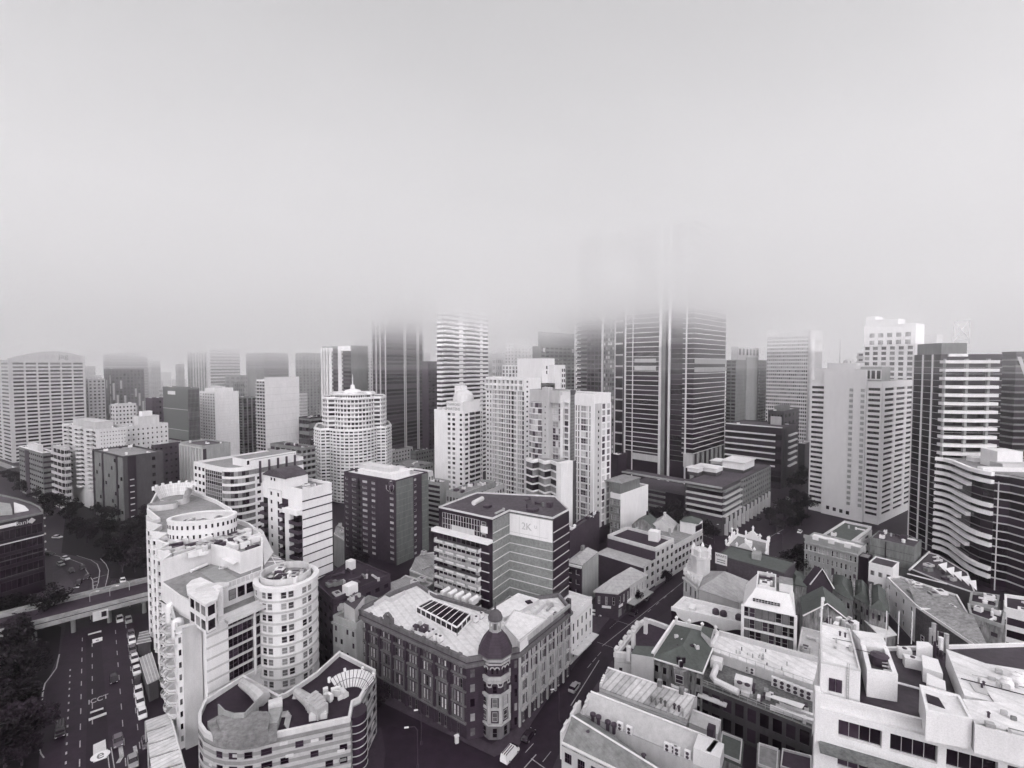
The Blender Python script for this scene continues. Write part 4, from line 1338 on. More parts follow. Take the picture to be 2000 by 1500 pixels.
w0 = [K, P, Q, t.q[2]]
t.mb('crown').prism(offset(ccw([K.lerp(P, .05), P, P.lerp(Q, .45), K.lerp(t.q[2], .45)]), -.4), z, z + 5.0, GREY, ROOFG)
t.mb('white_frame').slab(P.lerp(Q, .1), P.lerp(Q, .42), .3, .8, z - 1, z + .2, WHITE)
# open square sign frame with a crossed brace on the roof
f0 = dep(1863, 664, 228); f1 = dep(1893, 664, 226); hgt = 9.0
zz = z + 5
fp = [(f0.x, f0.y, zz), (f1.x, f1.y, zz), (f1.x, f1.y, zz + hgt + 2), (f0.x, f0.y, zz + hgt + 2)]
sf = t.mb('sign_frame')
for a, b in ((0, 3), (1, 2), (3, 2)):
    sf.tube([fp[a], fp[b]], .28, PALE, 5)
lo0, lo1 = (f0.x, f0.y, zz + 2), (f1.x, f1.y, zz + 2)
sf.tube([lo0, lo1], .22, PALE, 5); sf.tube([lo0, fp[2]], .2, PALE, 5); sf.tube([lo1, fp[3]], .2, PALE, 5)
t.done()
t = tower('office_tower', 'greenish glass tower with a bright diagonal edge at the right border', (1985, 690, 285), 1957, 2120, DKGREY, ang=6, finish=False, units=0)
facade(t, t.q[3], t.q[0], 0, t.z, kind='curtain', nf=24, nc=1, wh=.7, span=GREY, gm=G_TOWER, dep_=.3)
facade(t, t.q[0], t.q[1], 0, t.z, kind='curtain', nf=24, nc=6, wh=.7, span=GREY, gm=G_TOWER, dep_=.3)
A, B = t.q[0], t.q[1]
t.mb('diagonal').face([(A.x, A.y - .6, t.z - 2), (A.lerp(B, .3).x, A.lerp(B, .3).y - .6, t.z - 32), (A.lerp(B, .36).x, A.lerp(B, .36).y - .6, t.z - 32), (A.lerp(B, .06).x, A.lerp(B, .06).y - .6, t.z - 2)], PALE)
t.done()

# ---- wave-fronted building below it
t = T('office_building', 'dark glass building with rippling white slab edges and a planted roof terrace', 'building', (165, 190, 0))
zt = dep(1830, 893, 214).z
line = [(1829, 214), (1848, 211), (1866, 206), (1882, 199), (1900, 192), (1920, 187), (1944, 183), (1975, 180), (2040, 170)]
pl = [p2(dep(px, 900, d_)) for px, d_ in line]
back = [Vector((232, 210)), Vector((192, 215.5))]
t.mb('wall').prism(ccw(pl + back), 0, zt - 1, DARK, ROOFD)
t.mb('roof').prism(offset(ccw(pl + back), -1.5), zt - .9, zt - .2, ROOFG)
lev = (zt + 1) / 15.
ends = [1944, 1944, 1912, 1888, 1944, 1944, 1912, 1888, 1944, 1944, 1912, 1888, 1944, 1944, 1912]
for f in range(15):
    zz = zt - f * lev - 1.2
    if zz < 1: break
    pts = [p for p, (px, _d) in zip(pl, line) if px <= ends[f]]
    o = []
    for i, p in enumerate(pts):
        a, b = pts[max(i - 1, 0)], pts[min(i + 1, len(pts) - 1)]
        dd = (b - a).normalized(); o.append((p, Vector((dd.y, -dd.x))))
    b = t.add('slab_edge')
    out = [p + n * 1.5 for p, n in o]; inn = [p + n * .02 for p, n in o]
    b.prism(ccw(out + inn[::-1]), zz, zz + 1.45, mat('band_white', .9, dirt=.05), None, True)
    b2 = t.add('floor_line')
    for i in range(len(pl) - 1):
        if line[i][0] >= 1944:
            b2.slab(pl[i], pl[i + 1], 0, .35, zz + .3, zz + .75, CREAM)
        else:
            b2.slab(pl[i], pl[i + 1], 0, .12, zz + .3, zz + .6, GREY)
    for i in range(len(pl) - 1):
        m = (pl[i] + pl[i + 1]) / 2; dd = (pl[i + 1] - pl[i]); L_ = dd.length; dd /= L_
        n3 = Vector((dd.y, -dd.x, 0))
        t.window(Vector((m.x, m.y, zz - lev * .5 + .5)) + n3 * .03, n3, L_ - .1, lev * .8, 0, G_TOWER)
for i in (4, 6):
    p = pl[i]; t.add('post').tube([(p.x, p.y - 1.6, 0), (p.x, p.y - 1.6, zt - 3)], .22, PALE, 6)
for i, (px, d_, l, w_, h_) in enumerate(((1955, 196, 9, 8, 6.5), (1985, 190, 14, 6, 2.4), (1915, 206, 8, 4, 1.5), (1960, 187, 16, 2.5, 1.2))):
    b = t.add('roof_box'); p = p2(dep(px, 900, d_)); b.box(p, (1, -.12), l, w_, zt - .19, zt + h_, WHITE if i != 1 else CREAM)
t.done()
# ------------------------------------------------------------------ nearer blocks, left and centre


def P_(px, py, z=0.0):
    return p2(at(px, py, z))


def pts(z, *L):
    return [P_(x, y, z) for x, y in L]


def v3(p, z):
    return Vector((p.x, p.y, z))


def normal(A, B):
    d = (B - A).normalized()
    return Vector((d.y, -d.x))


def auto_windows(t, poly, z0, z1, nf, step, idx=None, **kw):
    """the same window grid on every camera-side wall of an outline"""
    poly = ccw(poly)
    for i in range(len(poly)):
        A, B = poly[i], poly[(i + 1) % len(poly)]
        L = (B - A).length
        if L > 1.2 and faces_cam(A, B) and (idx is None or i in idx):
            facade(t, A, B, z0, z1, nf=nf, nc=max(1, int(round(L / step))), **kw)


def ellipse(c, a, b, ang, n=28, a0=0., a1=360.):
    e = Vector((math.cos(R(ang)), math.sin(R(ang)))); f = Vector((-e.y, e.x))
    return [c + e * a * math.cos(R(a0 + (a1 - a0) * i / (n - (a1 - a0 < 360)))) + f * b * math.sin(R(a0 + (a1 - a0) * i / (n - (a1 - a0 < 360)))) for i in range(n)]


# ================= the big pale hotel block at the left
t = T('hotel_building', 'big pale hotel block with a round corner tower, oval roof drum and zigzag window bays', 'hotel', (-75, 128, 0))
ZP, ZD, ZT = 35.0, 31.0, 26.5
tips = pts(ZP, (287, 1001), (287, 1027), (296, 1046), (304, 1063), (306, 1083), (313, 1106))
ins = pts(ZP, (310, 1020), (313, 1034), (326, 1050), (327, 1071), (332, 1091))
zig = [tips[0]]
for i in range(5):
    zig += [ins[i] if i else ins[0], tips[i + 1]]
zig = [tips[0], ins[0], tips[1], ins[1], tips[2], ins[2], tips[3], ins[3], tips[4], ins[4], tips[5]]
front = pts(ZP, (412, 1072), (446, 1080), (470, 1090), (513, 1075), (514, 1062), (506, 1044), (488, 1030), (462, 1020), (452, 1000), (425, 984), (380, 966), (335, 958), (305, 968))
plan = ccw(zig + front)
W = t.mb('wall')
W.prism(plan, 0, ZP, WHITE)
t.mb('roof').prism(offset(plan, -.5), ZP - .05, ZP + .05, ROOFG)
t.mb('parapet').ring(plan, .45, ZP + .004, ZP + 1.3, WHITE, .05)
for i in range(len(plan)):
    A, B = plan[i], plan[(i + 1) % len(plan)]
    if A in zig and B in zig and faces_cam(A, B, -.3):
        L = (B - A).length
        facade(t, A, B, 1, ZP - .8, nf=12, nc=max(1, int(L / 2.3)), ww=.5, wh=.55, wall=WHITE, gm=G_DARK, dep_=.3)
        for f in range(12):
            if L > 3:
                m = (A + B) / 2; n_ = normal(A, B)
                b = t.add('balcony'); d = (B - A).normalized(); zz = 1 + f * (ZP - 1.8) / 12 + .25
                b.prism(ccw([m + d * (1.5 * math.cos(a)) + n_ * (.3 + 1.0 * math.sin(a)) for a in [math.pi * k / 6 for k in range(7)]]), zz, zz + .9, PALE, None, True)
# pool deck storey
a = tips[5]
deck = ccw([a] + pts(ZD, (349, 1163), (372, 1175), (444, 1149), (512, 1123)) + [P_(513, 1075, ZP), P_(470, 1090, ZP), P_(446, 1080, ZP), P_(412, 1072, ZP)])
W.prism(deck, 0, ZD, WHITE)
t.mb('pool_deck').prism(offset(deck, -.4), ZD - .05, ZD + .05, ROOFG)
dk = pts(ZD, (349, 1163), (372, 1175), (444, 1149), (512, 1123))
for A, B in ((dk[2], dk[3]),):
    for k in range(9):
        p = A.lerp(B, k / 8)
        t.mb('glass_balustrade').box(p, B - A, .12, .12, ZD, ZD + 1.4, WMETAL)
    t.mb('glass_balustrade').slab(A, B, -.1, .05, ZD + 1.3, ZD + 1.42, WMETAL)
    t.mb('glass_balustrade').slab(A, B, -.05, 0, ZD + .1, ZD + 1.25, G_PALE)
pool = pts(ZD, (392, 1119), (424, 1105), (468, 1133), (432, 1147))
t.mb('pool').prism(ccw(pool), ZD + .02, ZD + .12, CONC)
p = P_(383, 1108, ZD); d = (P_(406, 1104, ZD) - p).normalized()
p = P_(390, 1113, ZD)
t.mb('pool_cover_roll').tube([v3(P_(373, 1119, ZD), ZD + .5), v3(P_(405, 1105, ZD), ZD + .5)], .42, WMETAL, 8)
b = t.mb('pool_house'); q = pts(ZD, (446, 1098), (472, 1116), (500, 1106), (478, 1090))
b.prism(ccw(q), ZD + .05, ZD + 3.0, PALE, ROOFG)
b.prism(ccw(pts(ZD + 2.6, (433, 1093), (455, 1104), (464, 1099), (446, 1089))), ZD + 2.6, ZD + 2.85, WHITE, None, True)
for px, py in ((435, 1112), (442, 1110), (505, 1123), (498, 1122)):
    pp = P_(px, py, ZD); t2 = T('sun_lounger', 'tiny white sun lounger on the hotel pool deck', 'lounger', (pp.x, pp.y, ZD), 'sun loungers by the hotel pool'); k = t2.mb('seat'); k2 = t2.mb('backrest'); k.box(pp, d, 1.9, .6, ZD + .3, ZD + .42, WHITE); k2.box(pp - d * .7, d, .1, .6, ZD + .05, ZD + .9, WHITE); t2.done()
# lower terrace storey, grey stair tower and front wall
ter = ccw([a] + pts(ZT, (322, 1152), (335, 1196), (345, 1235), (392, 1221)) + pts(ZT, (402, 1225), (511, 1178)) + [P_(512, 1123, ZD)])
W.prism(ter, 0, ZT, WHITE)
t.mb('terrace').prism(offset(ter, -.4), ZT - .05, ZT + .05, ROOFG)
t.mb('parapet').ring(ter, .3, ZT + .004, ZT + 1.1, PALE, .02)
lf = [a] + pts(ZT, (322, 1152), (335, 1196), (345, 1235))
for i in range(3):
    A, B = lf[i], lf[i + 1]
    L = (B - A).length
    facade(t, A, B, 1, ZT - .6, nf=9, nc=max(2, int(L / 2.2)), ww=.55, wh=.6, wall=WHITE, gm=G_DARK, dep_=.3)
    for f in range(9):
        for s in (.3, .72):
            m = A.lerp(B, s); d = (B - A).normalized(); n_ = normal(A, B); zz = 1 + f * (ZT - 1.6) / 9 + .2
            bb = t.add('balcony')
            bb.prism(ccw([m + d * (1.9 * math.cos(x)) + n_ * (.3 + 1.5 * math.sin(x)) for x in [math.pi * k / 8 for k in range(9)]]), zz, zz + .16, PALE, None, True)
            arc_ = [m + d * (1.9 * math.cos(x)) + n_ * (.3 + 1.5 * math.sin(x)) for x in [math.pi * k / 8 for k in range(9)]]
            for q_ in range(8):
                bb.slab(arc_[q_ + 1], arc_[q_], 0, .06, zz + .5, zz + 1.0, PALE)
# rounded caps above the balcony stacks
for px, py in ((334, 1180), (347, 1212)):
    c = P_(px, py, ZT + 1)
    t.add('rounded_cap').lathe(c, [(1.2, ZT - 3), (1.2, ZT + .4), (1.0, ZT + 1.1), (.5, ZT + 1.5), (.1, ZT + 1.6)], WHITE, 14)
A, B = pts(ZT, (345, 1235), (392, 1221))
t.mb('stair_wall').slab(A.lerp(B, .22), B, .02, .9, 0, ZT + .6, CREAM)
facade(t, A, A.lerp(B, .22), 1, ZT - .5, nf=9, nc=1, ww=.5, wh=.5, wall=WHITE, gm=G_MID, dep_=.3)
A, B = pts(ZT, (392, 1221), (402, 1225))
# front wall: blank white part with thin shadow courses, then dark ribbon windows
A, B = pts(ZT, (402, 1225), (511, 1178)); d = (B - A).normalized(); n_ = normal(A, B); L = (B - A).length
fh = (ZT - 11) / 6
for f in range(6):
    z0 = 11 + f * fh
    W.slab(A, A.lerp(B, .36), 0, .35, z0 + .55, z0 + fh, WHITE)
    W.slab(A, B, 0, .28, z0, z0 + .55, CREAM)
    for k in range(7):
        m = A.lerp(B, .36 + (k + .5) * .64 / 7 * .96)
        t.window(v3(m, z0 + .55 + (fh - .55) / 2) + v3(n_, 0) * .03, v3(n_, 0), L * .64 / 7 * .9, fh - .6, 4, G_DARK, DMETAL)
t.mb('pier').slab(A.lerp(B, .82), A.lerp(B, .85), .02, .7, 10, ZT, WHITE)
W.slab(A, B, .0, .5, 9.9, 11, PALE)
b = t.mb('ledge'); b.slab(A.lerp(B, .3), B, .02, 2.0, ZT - .6, ZT + .1, PALE)
q = pts(ZD, (444, 1149), (512, 1123)); qa, qb = P_(444, 1149, ZD), P_(512, 1123, ZD)
for k in range(4):
    m = qa.lerp(qb, (k + .5) / 4); nn = normal(qa, qb)
    t.window(v3(m, ZD - 1.9) + v3(nn, 0) * .05, v3(nn, 0), (qb - qa).length / 4 * .78, 2.5, 4, G_MID, DMETAL)
c1 = [A + (A - B).normalized() * .3, A.lerp(B, .17), A.lerp(B, .17) - n_ * 6.5, A - n_ * 6.5]
t.mb('pier').prism(ccw([A.lerp(B, .2), A.lerp(B, .3), A.lerp(B, .3) - n_ * 2.2, A.lerp(B, .2) - n_ * 2.2]), ZT - 3, ZD + 3.2, WHITE)
# glazed corner room with a curved white canopy
cr = ccw(pts(ZD + 2, (425, 1173), (401, 1185), (366, 1163), (364, 1147), (374, 1137), (392, 1131), (432, 1150)))
g_ = t.mb('corner_room')
inner = offset(cr, -.5)
g_.prism(inner, ZT, ZD + 2.0, DKGREY)
for i in range(len(inner)):
    A_, B_ = inner[i], inner[(i + 1) % len(inner)]
    if faces_cam(A_, B_):
        facade(t, A_, B_, ZT + .2, ZD + 2, nf=2, nc=max(1, int((B_ - A_).length / 2.2)), ww=.86, wh=.7, wall=WHITE, gm=G_MID, dep_=.2, wallname='corner_frame')
t.mb('canopy').prism(cr, ZD + 2.0, ZD + 2.5, WHITE, ROOFW, True)
t.mb('canopy').prism(ccw(ellipse(P_(415, 1148, ZD + 2.6), 3.4, 2.0, 25)), ZD + 2.51, ZD + 2.9, PALE)
b = t.mb('terrace_awning'); q = ccw(pts(ZT + 4, (318, 1133), (337, 1145), (349, 1138), (331, 1128)))
b.prism(q, ZT + 3.8, ZT + 4.05, WHITE, None, True)
for p in q:
    b.tube([v3(p, ZT), v3(p, ZT + 3.8)], .09, WMETAL, 5)
# round corner tower
cc = P_(560, 1128, 30.3)
RT = 7.2
ring_ = [cc + Vector((RT * math.cos(2 * math.pi * i / 28), RT * math.sin(2 * math.pi * i / 28))) for i in range(28)]
r_ = t.mb('round_tower'); r_.prism(ring_, 0, 30.3, WHITE, ROOFG)
nf = 11; fh = 30.3 / nf
for i in range(28):
    A_, B_ = ring_[i], ring_[(i + 1) % 28]
    if faces_cam(A_, B_, -.35):
        facade(t, A_, B_, 0, 30.3, nf=nf, nc=1, ww=(.8 if i % 3 else .12), wh=.6, wall=WHITE, gm=G_MID, fm=PALE, st=(4 if i % 3 else 0), dep_=.18, wallname='round_tower', skip=(lambda f, c: True) if i % 3 == 0 else None)
for f in range(nf):
    r_.ring(ring_, .1, f * fh - .25, f * fh + .25, CREAM, .34)
r_.ring(ring_, .8, 29.9, 30.9, WHITE, .55)
dr = [cc + (p - cc) * .84 + Vector((-.5, .6)) for p in ring_]
t.mb('roof_drum').ring(dr, .4, 30.31, 32.0, PALE)
clutter(t, [cc + Vector((-5, -5)), cc + Vector((5, -5)), cc + Vector((5, 5)), cc + Vector((-5, 5))], 30.3, 20, 21, size=(.8, 2.2), hgt=(.8, 2.2))
# oval drum with small windows on the plant roof
oc = P_(396, 1012, 40.3)
ov = ccw(ellipse(oc, 8.8, 5.5, 17, 36))
o_ = t.mb('oval_drum')
o_.ring(ov, .5, ZP + .06, 40.6, WHITE)
o_.ring(ov, .9, 40.6, 41.0, WHITE, .12)
t.mb('drum_floor').prism(offset(ov, -.55), ZP + .06, 38.4, ROOFG)
for i in range(36):
    A_, B_ = ov[i], ov[(i + 1) % 36]
    if faces_cam(A_, B_, -.2):
        m = (A_ + B_) / 2; n2 = normal(A_, B_)
        for zz in (39.3, 36.6):
            t.window(v3(m, zz) + v3(n2, 0) * .02, v3(n2, 0), .5, 1.1, 0, G_DARK)
q = [oc + Vector((-6, -2)), oc + Vector((6, 0)), oc + Vector((6, 4)), oc + Vector((-6, 2))]
clutter(t, offset(ccw(q), 1.2), 38.4, 14, 5, size=(1, 2.6))
rr_ = random.Random(77)
for _ in range(70):
    px, py = (rr_.uniform(425, 506), rr_.uniform(1036, 1072)) if rr_.random() < .6 else (rr_.uniform(318, 405), rr_.uniform(1056, 1092))
    if px < 360 and py > 1085: continue
    p = P_(px, py, ZP); k = t.add('plant_unit'); m_ = rr_.choice((WMETAL, WMETAL, WHITE, METAL, PALE, DMETAL)); e_ = dirs(rr_.choice((32, 122, 40)))[0]
    k.box(p, e_, rr_.uniform(.8, 4.2), rr_.uniform(.5, 1.2), ZP + .08, ZP + rr_.uniform(.6, 1.9), m_)
clutter(t, offset(ccw(pts(ZP, (330, 1095), (410, 1068), (505, 1070), (500, 1045), (420, 1058))), 1.0), ZP, 34, 6, size=(.8, 3))
# walls of the plant deck towards the pool
# far end: fan-shaped trellis ring
tc = P_(342, 972, 37)
for i in range(11):
    an = R(205 - 230 * i / 10); an2 = R(205 - 230 * (i + 1) / 10)
    e1, e2 = Vector((math.cos(an), math.sin(an))), Vector((math.cos(an2), math.sin(an2)))
    k = t.add('trellis_panel')
    if i < 10:
        lo1, lo2, hi1, hi2 = tc + e1 * 4.5, tc + e2 * 4.5, tc + e1 * 6.3, tc + e2 * 6.3
        for s in (0, .33, .66, 1):
            k.tube([v3(lo1.lerp(lo2, s), 37), v3(hi1.lerp(hi2, s), 41)], .07, WMETAL, 4)
        for s in (0, .33, .66, 1):
            k.tube([v3(lo1.lerp(hi1, s), 37 + 4 * s), v3(lo2.lerp(hi2, s), 37 + 4 * s)], .07, WMETAL, 4)
        k.face([v3(lo1, 37.05), v3(lo2, 37.05), v3(hi2, 41), v3(hi1, 41)], PALE)
    k.box(tc + e1 * 6.4, e1, .7, .7, 40.4, 41.7, WHITE)
t.mb('end_room').prism(ccw(ellipse(P_(318, 985, 36.5), 4.5, 3, 20, 20)), ZP, 37.0, PALE, ROOFG)
t.mb('end_room').prism(ccw(ellipse(tc, 4.4, 4.0, 0, 20)), ZP, 37.0, PALE, ROOFG)
# glass link roof behind the corner tower
lk = pts(31, (513, 1064), (535, 1080), (563, 1098), (516, 1107))
t.mb('glass_link').prism(ccw(lk), 10, 30.6, CREAM, G_PALE)
for s in (.25, .5, .75):
    t.mb('glass_link').tube([v3(lk[0].lerp(lk[3], s), 30.7), v3(lk[1].lerp(lk[2], s), 30.7)], .12, WMETAL, 4)
t.mb('glass_link').tube([v3(lk[0].lerp(lk[1], .5), 30.7), v3(lk[3].lerp(lk[2], .5), 30.7)], .12, WMETAL, 4)
t.mb('sail_wall').face([v3(lk[0], 35.5), v3(lk[0].lerp(lk[3], .95), 31), v3(lk[0].lerp(lk[2], .45), 31)], WHITE)
t.done()

# ================= low building with patterned walls in front of it
CHK = mat('two_tone_tile', .46, dirt=.2, joint=(1.5, .72, .58), streak=False)
z = 14.0
t = T('building', 'low flat-roofed building with two-tone tiled walls, rounded end and a black roof', 'building', (-45, 105, 0))
out = pts(z, (663, 1279), (734, 1316)) + pts(z, (704, 1371), (690, 1378), (684, 1410)) + pts(z, (540, 1441), (500, 1451), (470, 1455), (440, 1454), (418, 1449), (399, 1439), (388, 1422), (388, 1401), (399, 1376), (475, 1326), (508, 1345), (545, 1366), (560, 1360), (617, 1321))
out = ccw(out)
shaft(t, out, 0, z, CHK, ROOFD if False else BLACKT, 1.0, .5, PALE)
r = random.Random(2)
for i in range(len(out)):
    A, B = out[i], out[(i + 1) % len(out)]
    L = (B - A).length
    if L > 2 and faces_cam(A, B) and (A.y < 103 or A.x > -33):
        facade(t, A, B, 0, z - .8, nf=5, nc=max(1, int(L / 2.6)), ww=.55, wh=.48, wall=CHK, gm=G_DARK, fm=DMETAL, st=4, dep_=.12, skip=lambda f, c: r.random() < .35)
        for f in range(5):
            for c in range(int(L / 2.6)):
                if r.random() < .5:
                    p = A.lerp(B, (c + r.uniform(.1, .6)) / max(1, L / 2.6)); d = (B - A).normalized(); zz = f * 2.64 + r.choice((.4, 1.1, 1.8))
                    t.mb('tile_panel').slab(p, p + d * min(1.4, L * .3), .121, .16, zz, zz + .6, r.choice((PALE, GREY, CREAM)))
# dark curved glass bay in the notch
cb = P_(694, 1383, z); t.mb('glass_bay').prism(ellipse(cb, 2.3, 2.3, 0, 20), 2, z - .4, mat('bay_glass', .03, rough=.25, dirt=.2))
for f in range(7):
    t.mb('glass_bay').ring(ellipse(cb, 2.3, 2.3, 0, 20), .2, 2.2 + f * 1.6, 2.36 + f * 1.6, METAL, .12)
# stained concrete hood and stepped slabs at the rounded end
hood = ccw(pts(z + 1.6, (405, 1406), (430, 1392), (520, 1386), (545, 1392), (540, 1432), (500, 1446), (470, 1450), (440, 1448), (418, 1440)))
st_ = mat('stained_concrete', .3, dirt=.5, streak=False, scale=.45)
t.mb('concrete_hood').prism(hood, z + .07, z + 1.3, st_)
t.mb('concrete_hood').prism(ccw([p.lerp(sum(hood, Vector((0, 0))) / len(hood), .25) for p in hood]), z + 1.3, z + 2.2, st_)
wv = pts(z + 2.6, (428, 1380), (440, 1392), (458, 1398), (478, 1397), (503, 1370))
for i in range(4):
    t.mb('curved_screen').slab(wv[i], wv[i + 1], 0, .25, z + .07, z + 3.2, CONC)
p = P_(538, 1378, z + 1)
k = t.add('roof_box'); k.box(p, (1, .5), 2.6, 1.8, z + .1, z + 2.0, PALE)
k = t.add('roof_box'); k.box(P_(535, 1402, z + 1), (1, .25), 2.4, 4.0, z + .1, z + 1.6, CONC)
for i in range(4):
    a_, b_, c_ = P_(548, 1397 + i * 2.5, z), P_(568 + i * 2 - 6, 1394 + i * 3, z), P_(562 + i * 2 - 6, 1420 + i * 3, z)
    t.mb('roof_pipe').tube([v3(a_, z + .5), v3(b_, z + .5), v3(c_, z + .5)], .16, METAL, 6)
# big duct with a segmented hood
du = [P_(580, 1362, z + 1), P_(600, 1372, z + 1), P_(612, 1386, z + 1)]
t.mb('roof_duct').tube([v3(P_(577, 1366, z), z + .1), v3(P_(580, 1362, z), z + 1.2), v3(du[1], z + 1.6), v3(du[2], z + 1.7)], .75, METAL, 10, 1.3)
k = t.mb('roof_duct')
for i in range(5):
    q = P_(610 + i * 4.5, 1383 + i * 4.5, z)
    k.box(q, (1, -.6), 1.0, 3.0 - .25 * abs(i - 2), z + .2, z + 2.9 - .12 * i, METAL)
t.mb('roof_duct').box(P_(622, 1404, z), (1, .25), 3.4, 1.0, z + .1, z + 1.2, PALE)
a_, b_ = P_(474, 1338, z + 1.5), P_(515, 1367, z + 1.5)
t.mb('roof_duct').tube([v3(a_, z + 2), v3(a_.lerp(b_, .5), z + 2.2), v3(b_, z + 1.6)], 1.0, METAL, 8, 1.5)
# trellis fan and tangle of ducts at the right
fc = P_(684, 1360, z)
for i in range(7):
    an, an2 = R(165 - 22 * i), R(165 - 22 * (i + 1))
    e1, e2 = Vector((math.cos(an), math.sin(an))), Vector((math.cos(an2), math.sin(an2)))
    k = t.add('trellis_panel')
    k.face([v3(fc + e1 * 2.6, z + .3), v3(fc + e2 * 2.6, z + .3), v3(fc + e2 * 5, z + 2.8), v3(fc + e1 * 5, z + 2.8)], PALE)
    for s in (0, .5, 1):
        k.tube([v3((fc + e1 * 2.6).lerp(fc + e2 * 2.6, s), z + .3), v3((fc + e1 * 5).lerp(fc + e2 * 5, s), z + 2.85)], .07, DMETAL, 4)
        k.tube([v3((fc + e1 * (2.6 + 2.4 * s)), z + .33 + 2.5 * s), v3(fc + e2 * (2.6 + 2.4 * s), z + .33 + 2.5 * s)], .07, DMETAL, 4)
    if i % 2 == 0:
        k.box(fc + e1 * 5.1, e1, .5, .5, z + 2.2, z + 3.3, WHITE)
for i in range(9):
    q = P_(r.uniform(632, 672), r.uniform(1338, 1372), z)
    k = t.add('vent'); k.box(q, (1, r.uniform(-1, 1)), r.uniform(.5, 2.6), r.uniform(.4, .8), z + .2, z + r.uniform(.8, 2.0), r.choice((METAL, PALE, WMETAL)))
t.done()

# ================= brown brick apartments
t = tower('apartment_building', 'brown brick apartment block with a greenish rendered flank, bay window and white roof', (773, 941, 205), 672, 835, BRICK, finish=False, units=8, roof=ROOFW, seed=9, par=.6)
A, B = t.q[3], t.q[0]; P, Q = t.q[0], t.q[1]; z = t.z
GRN = mat('greenish_render', .17, dirt=.3, green=.03, joint=(2.75, .14, 1.7))
for s0, s1, nc, gm in ((0, .12, 1, G_DARK), (.12, .3, 1, G_MID), (.33, .52, 1, G_PALE), (.52, .66, 1, G_PALE), (.86, 1, 1, G_PALE)):
    facade(t, A.lerp(B, s0), A.lerp(B, s1), 1, z - 1, nf=13, nc=nc, ww=.5, wh=.42, wall=BRICK, gm=gm, fm=PALE, st=4, dep_=.25)
for s0, s1 in ((.2, .33), (.3, .36)):
    facade(t, A.lerp(B, s0), A.lerp(B, s1), 1, z - 2, kind='balc', nf=13, nc=1, ww=.9, wh=.7, span=BRICK, rail=DKGREY, gm=G_DARK, balw=.9)
t.mb('pier').slab(A.lerp(B, .66), A.lerp(B, .86), 0, .1, 0, z, BRICK)
facade(t, P, P.lerp(Q, .06), 0, z, nf=1, nc=1, ww=.01, wh=.01, wall=GRN, dep_=.12)
t.mb('rendered_wall').slab(P, P.lerp(Q, .5), .02, .5, 0, z, GRN)
t.mb('rendered_wall').slab(P.lerp(Q, .8), Q, .02, .5, 0, z, GRN)
facade(t, P.lerp(Q, .52), P.lerp(Q, .64), 0, z, nf=13, nc=1, ww=.6, wh=.36, wall=BRICK, gm=G_PALE, fm=PALE, st=1, dep_=.2)
m = A.lerp(B, .93)
t.mb('bay_window').lathe(m + normal(A, B) * .5, [(.8, z - 4.2), (2.0, z - 3.2), (2.1, z - 1.6), (1.6, z - .4), (.2, z + .2)], G_PALE, 8)
for an in range(8):
    x = Vector((math.cos(an * .785), math.sin(an * .785)))
    mm = m + normal(A, B) * .5
    t.mb('bay_window').tube([v3(mm + x * .85, z - 4.2), v3(mm + x * 2.05, z - 3.2), v3(mm + x * 2.15, z - 1.6), v3(mm + x * .3, z + .2)], .09, PALE, 4)
crown(t, (.12, .8, .15, .8), 1.6, WHITE)
crown(t, (.3, .6, .3, .9), 3.0, PALE)
t.done()
t = tower('office_building', 'slim building with folded white bands and a plain grey side behind the brown brick block', (859, 947, 250), 832, 877, CONC, left=dict(kind='band', nf=9, nc=1, wh=.6, wall=CONC, gm=G_DARK, dep_=.6), units=3, roof=ROOFD)

# ================= dark block with the billboard
z = 40.0
t = T('building', 'dark grey block with white balcony rows, pale floor lines and a faded billboard', 'building', (-7, 142, 0))
a0, k0, n0, c0_, e0_ = P_(962, 1015, z), P_(857, 992, z), P_(995, 999, z), P_(1080, 1014, z), P_(1111, 997, z)
bk = (k0 - a0)
far1 = e0_ + bk * .45
pl = ccw([a0, n0, c0_, e0_, e0_ + (n0 - a0) * 1.2 + bk * .5, k0 + (n0 - a0) * 2.2, k0])
SL = mat('slate_brickwork', .3, dirt=.35, green=.02, streak=False, scale=.6, joint=(.5, .08, .82))
shaft(t, pl, 0, z, DARK, ROOFD, .5, .3, PALE)
WL = t.mb('wall')
# upper glazed storeys on the left block, then balcony rows
n_ = normal(k0, a0); d = (a0 - k0).normalized(); L = (a0 - k0).length
zb = 33.2
facade(t, k0.lerp(a0, .08), k0.lerp(a0, .78), zb + .6, z - 1, nf=3, nc=14, ww=.86, wh=.94, wall=CREAM, gm=G_DARK, dep_=.15)
t.mb('screen').slab(k0.lerp(a0, .26), k0.lerp(a0, .68), .16, .25, zb + .8, zb + 2.6, CREAM)
facade(t, k0.lerp(a0, .8), k0.lerp(a0, .9), zb, z - 1, nf=3, nc=1, ww=.8, wh=.9, wall=DARK, gm=G_MID, fm=WHITE, st=4, dep_=.15)
t.mb('screen').slab(k0.lerp(a0, .8), k0.lerp(a0, .92), .16, .3, zb + 2.4, zb + 4.4, WHITE)
k1, a1 = k0 - d * .6 + n_ * 1.6, a0 + d * -.3 + n_ * 1.6
t.mb('lower_block').prism(ccw([k1, a1, a0 + d * .01, k0]), 0, zb, DARK)
t.mb('ledge').slab(k1 - d * .4, a1 + d * .4, -1.6, .9, zb, zb + .9, WHITE)
fh = 2.78
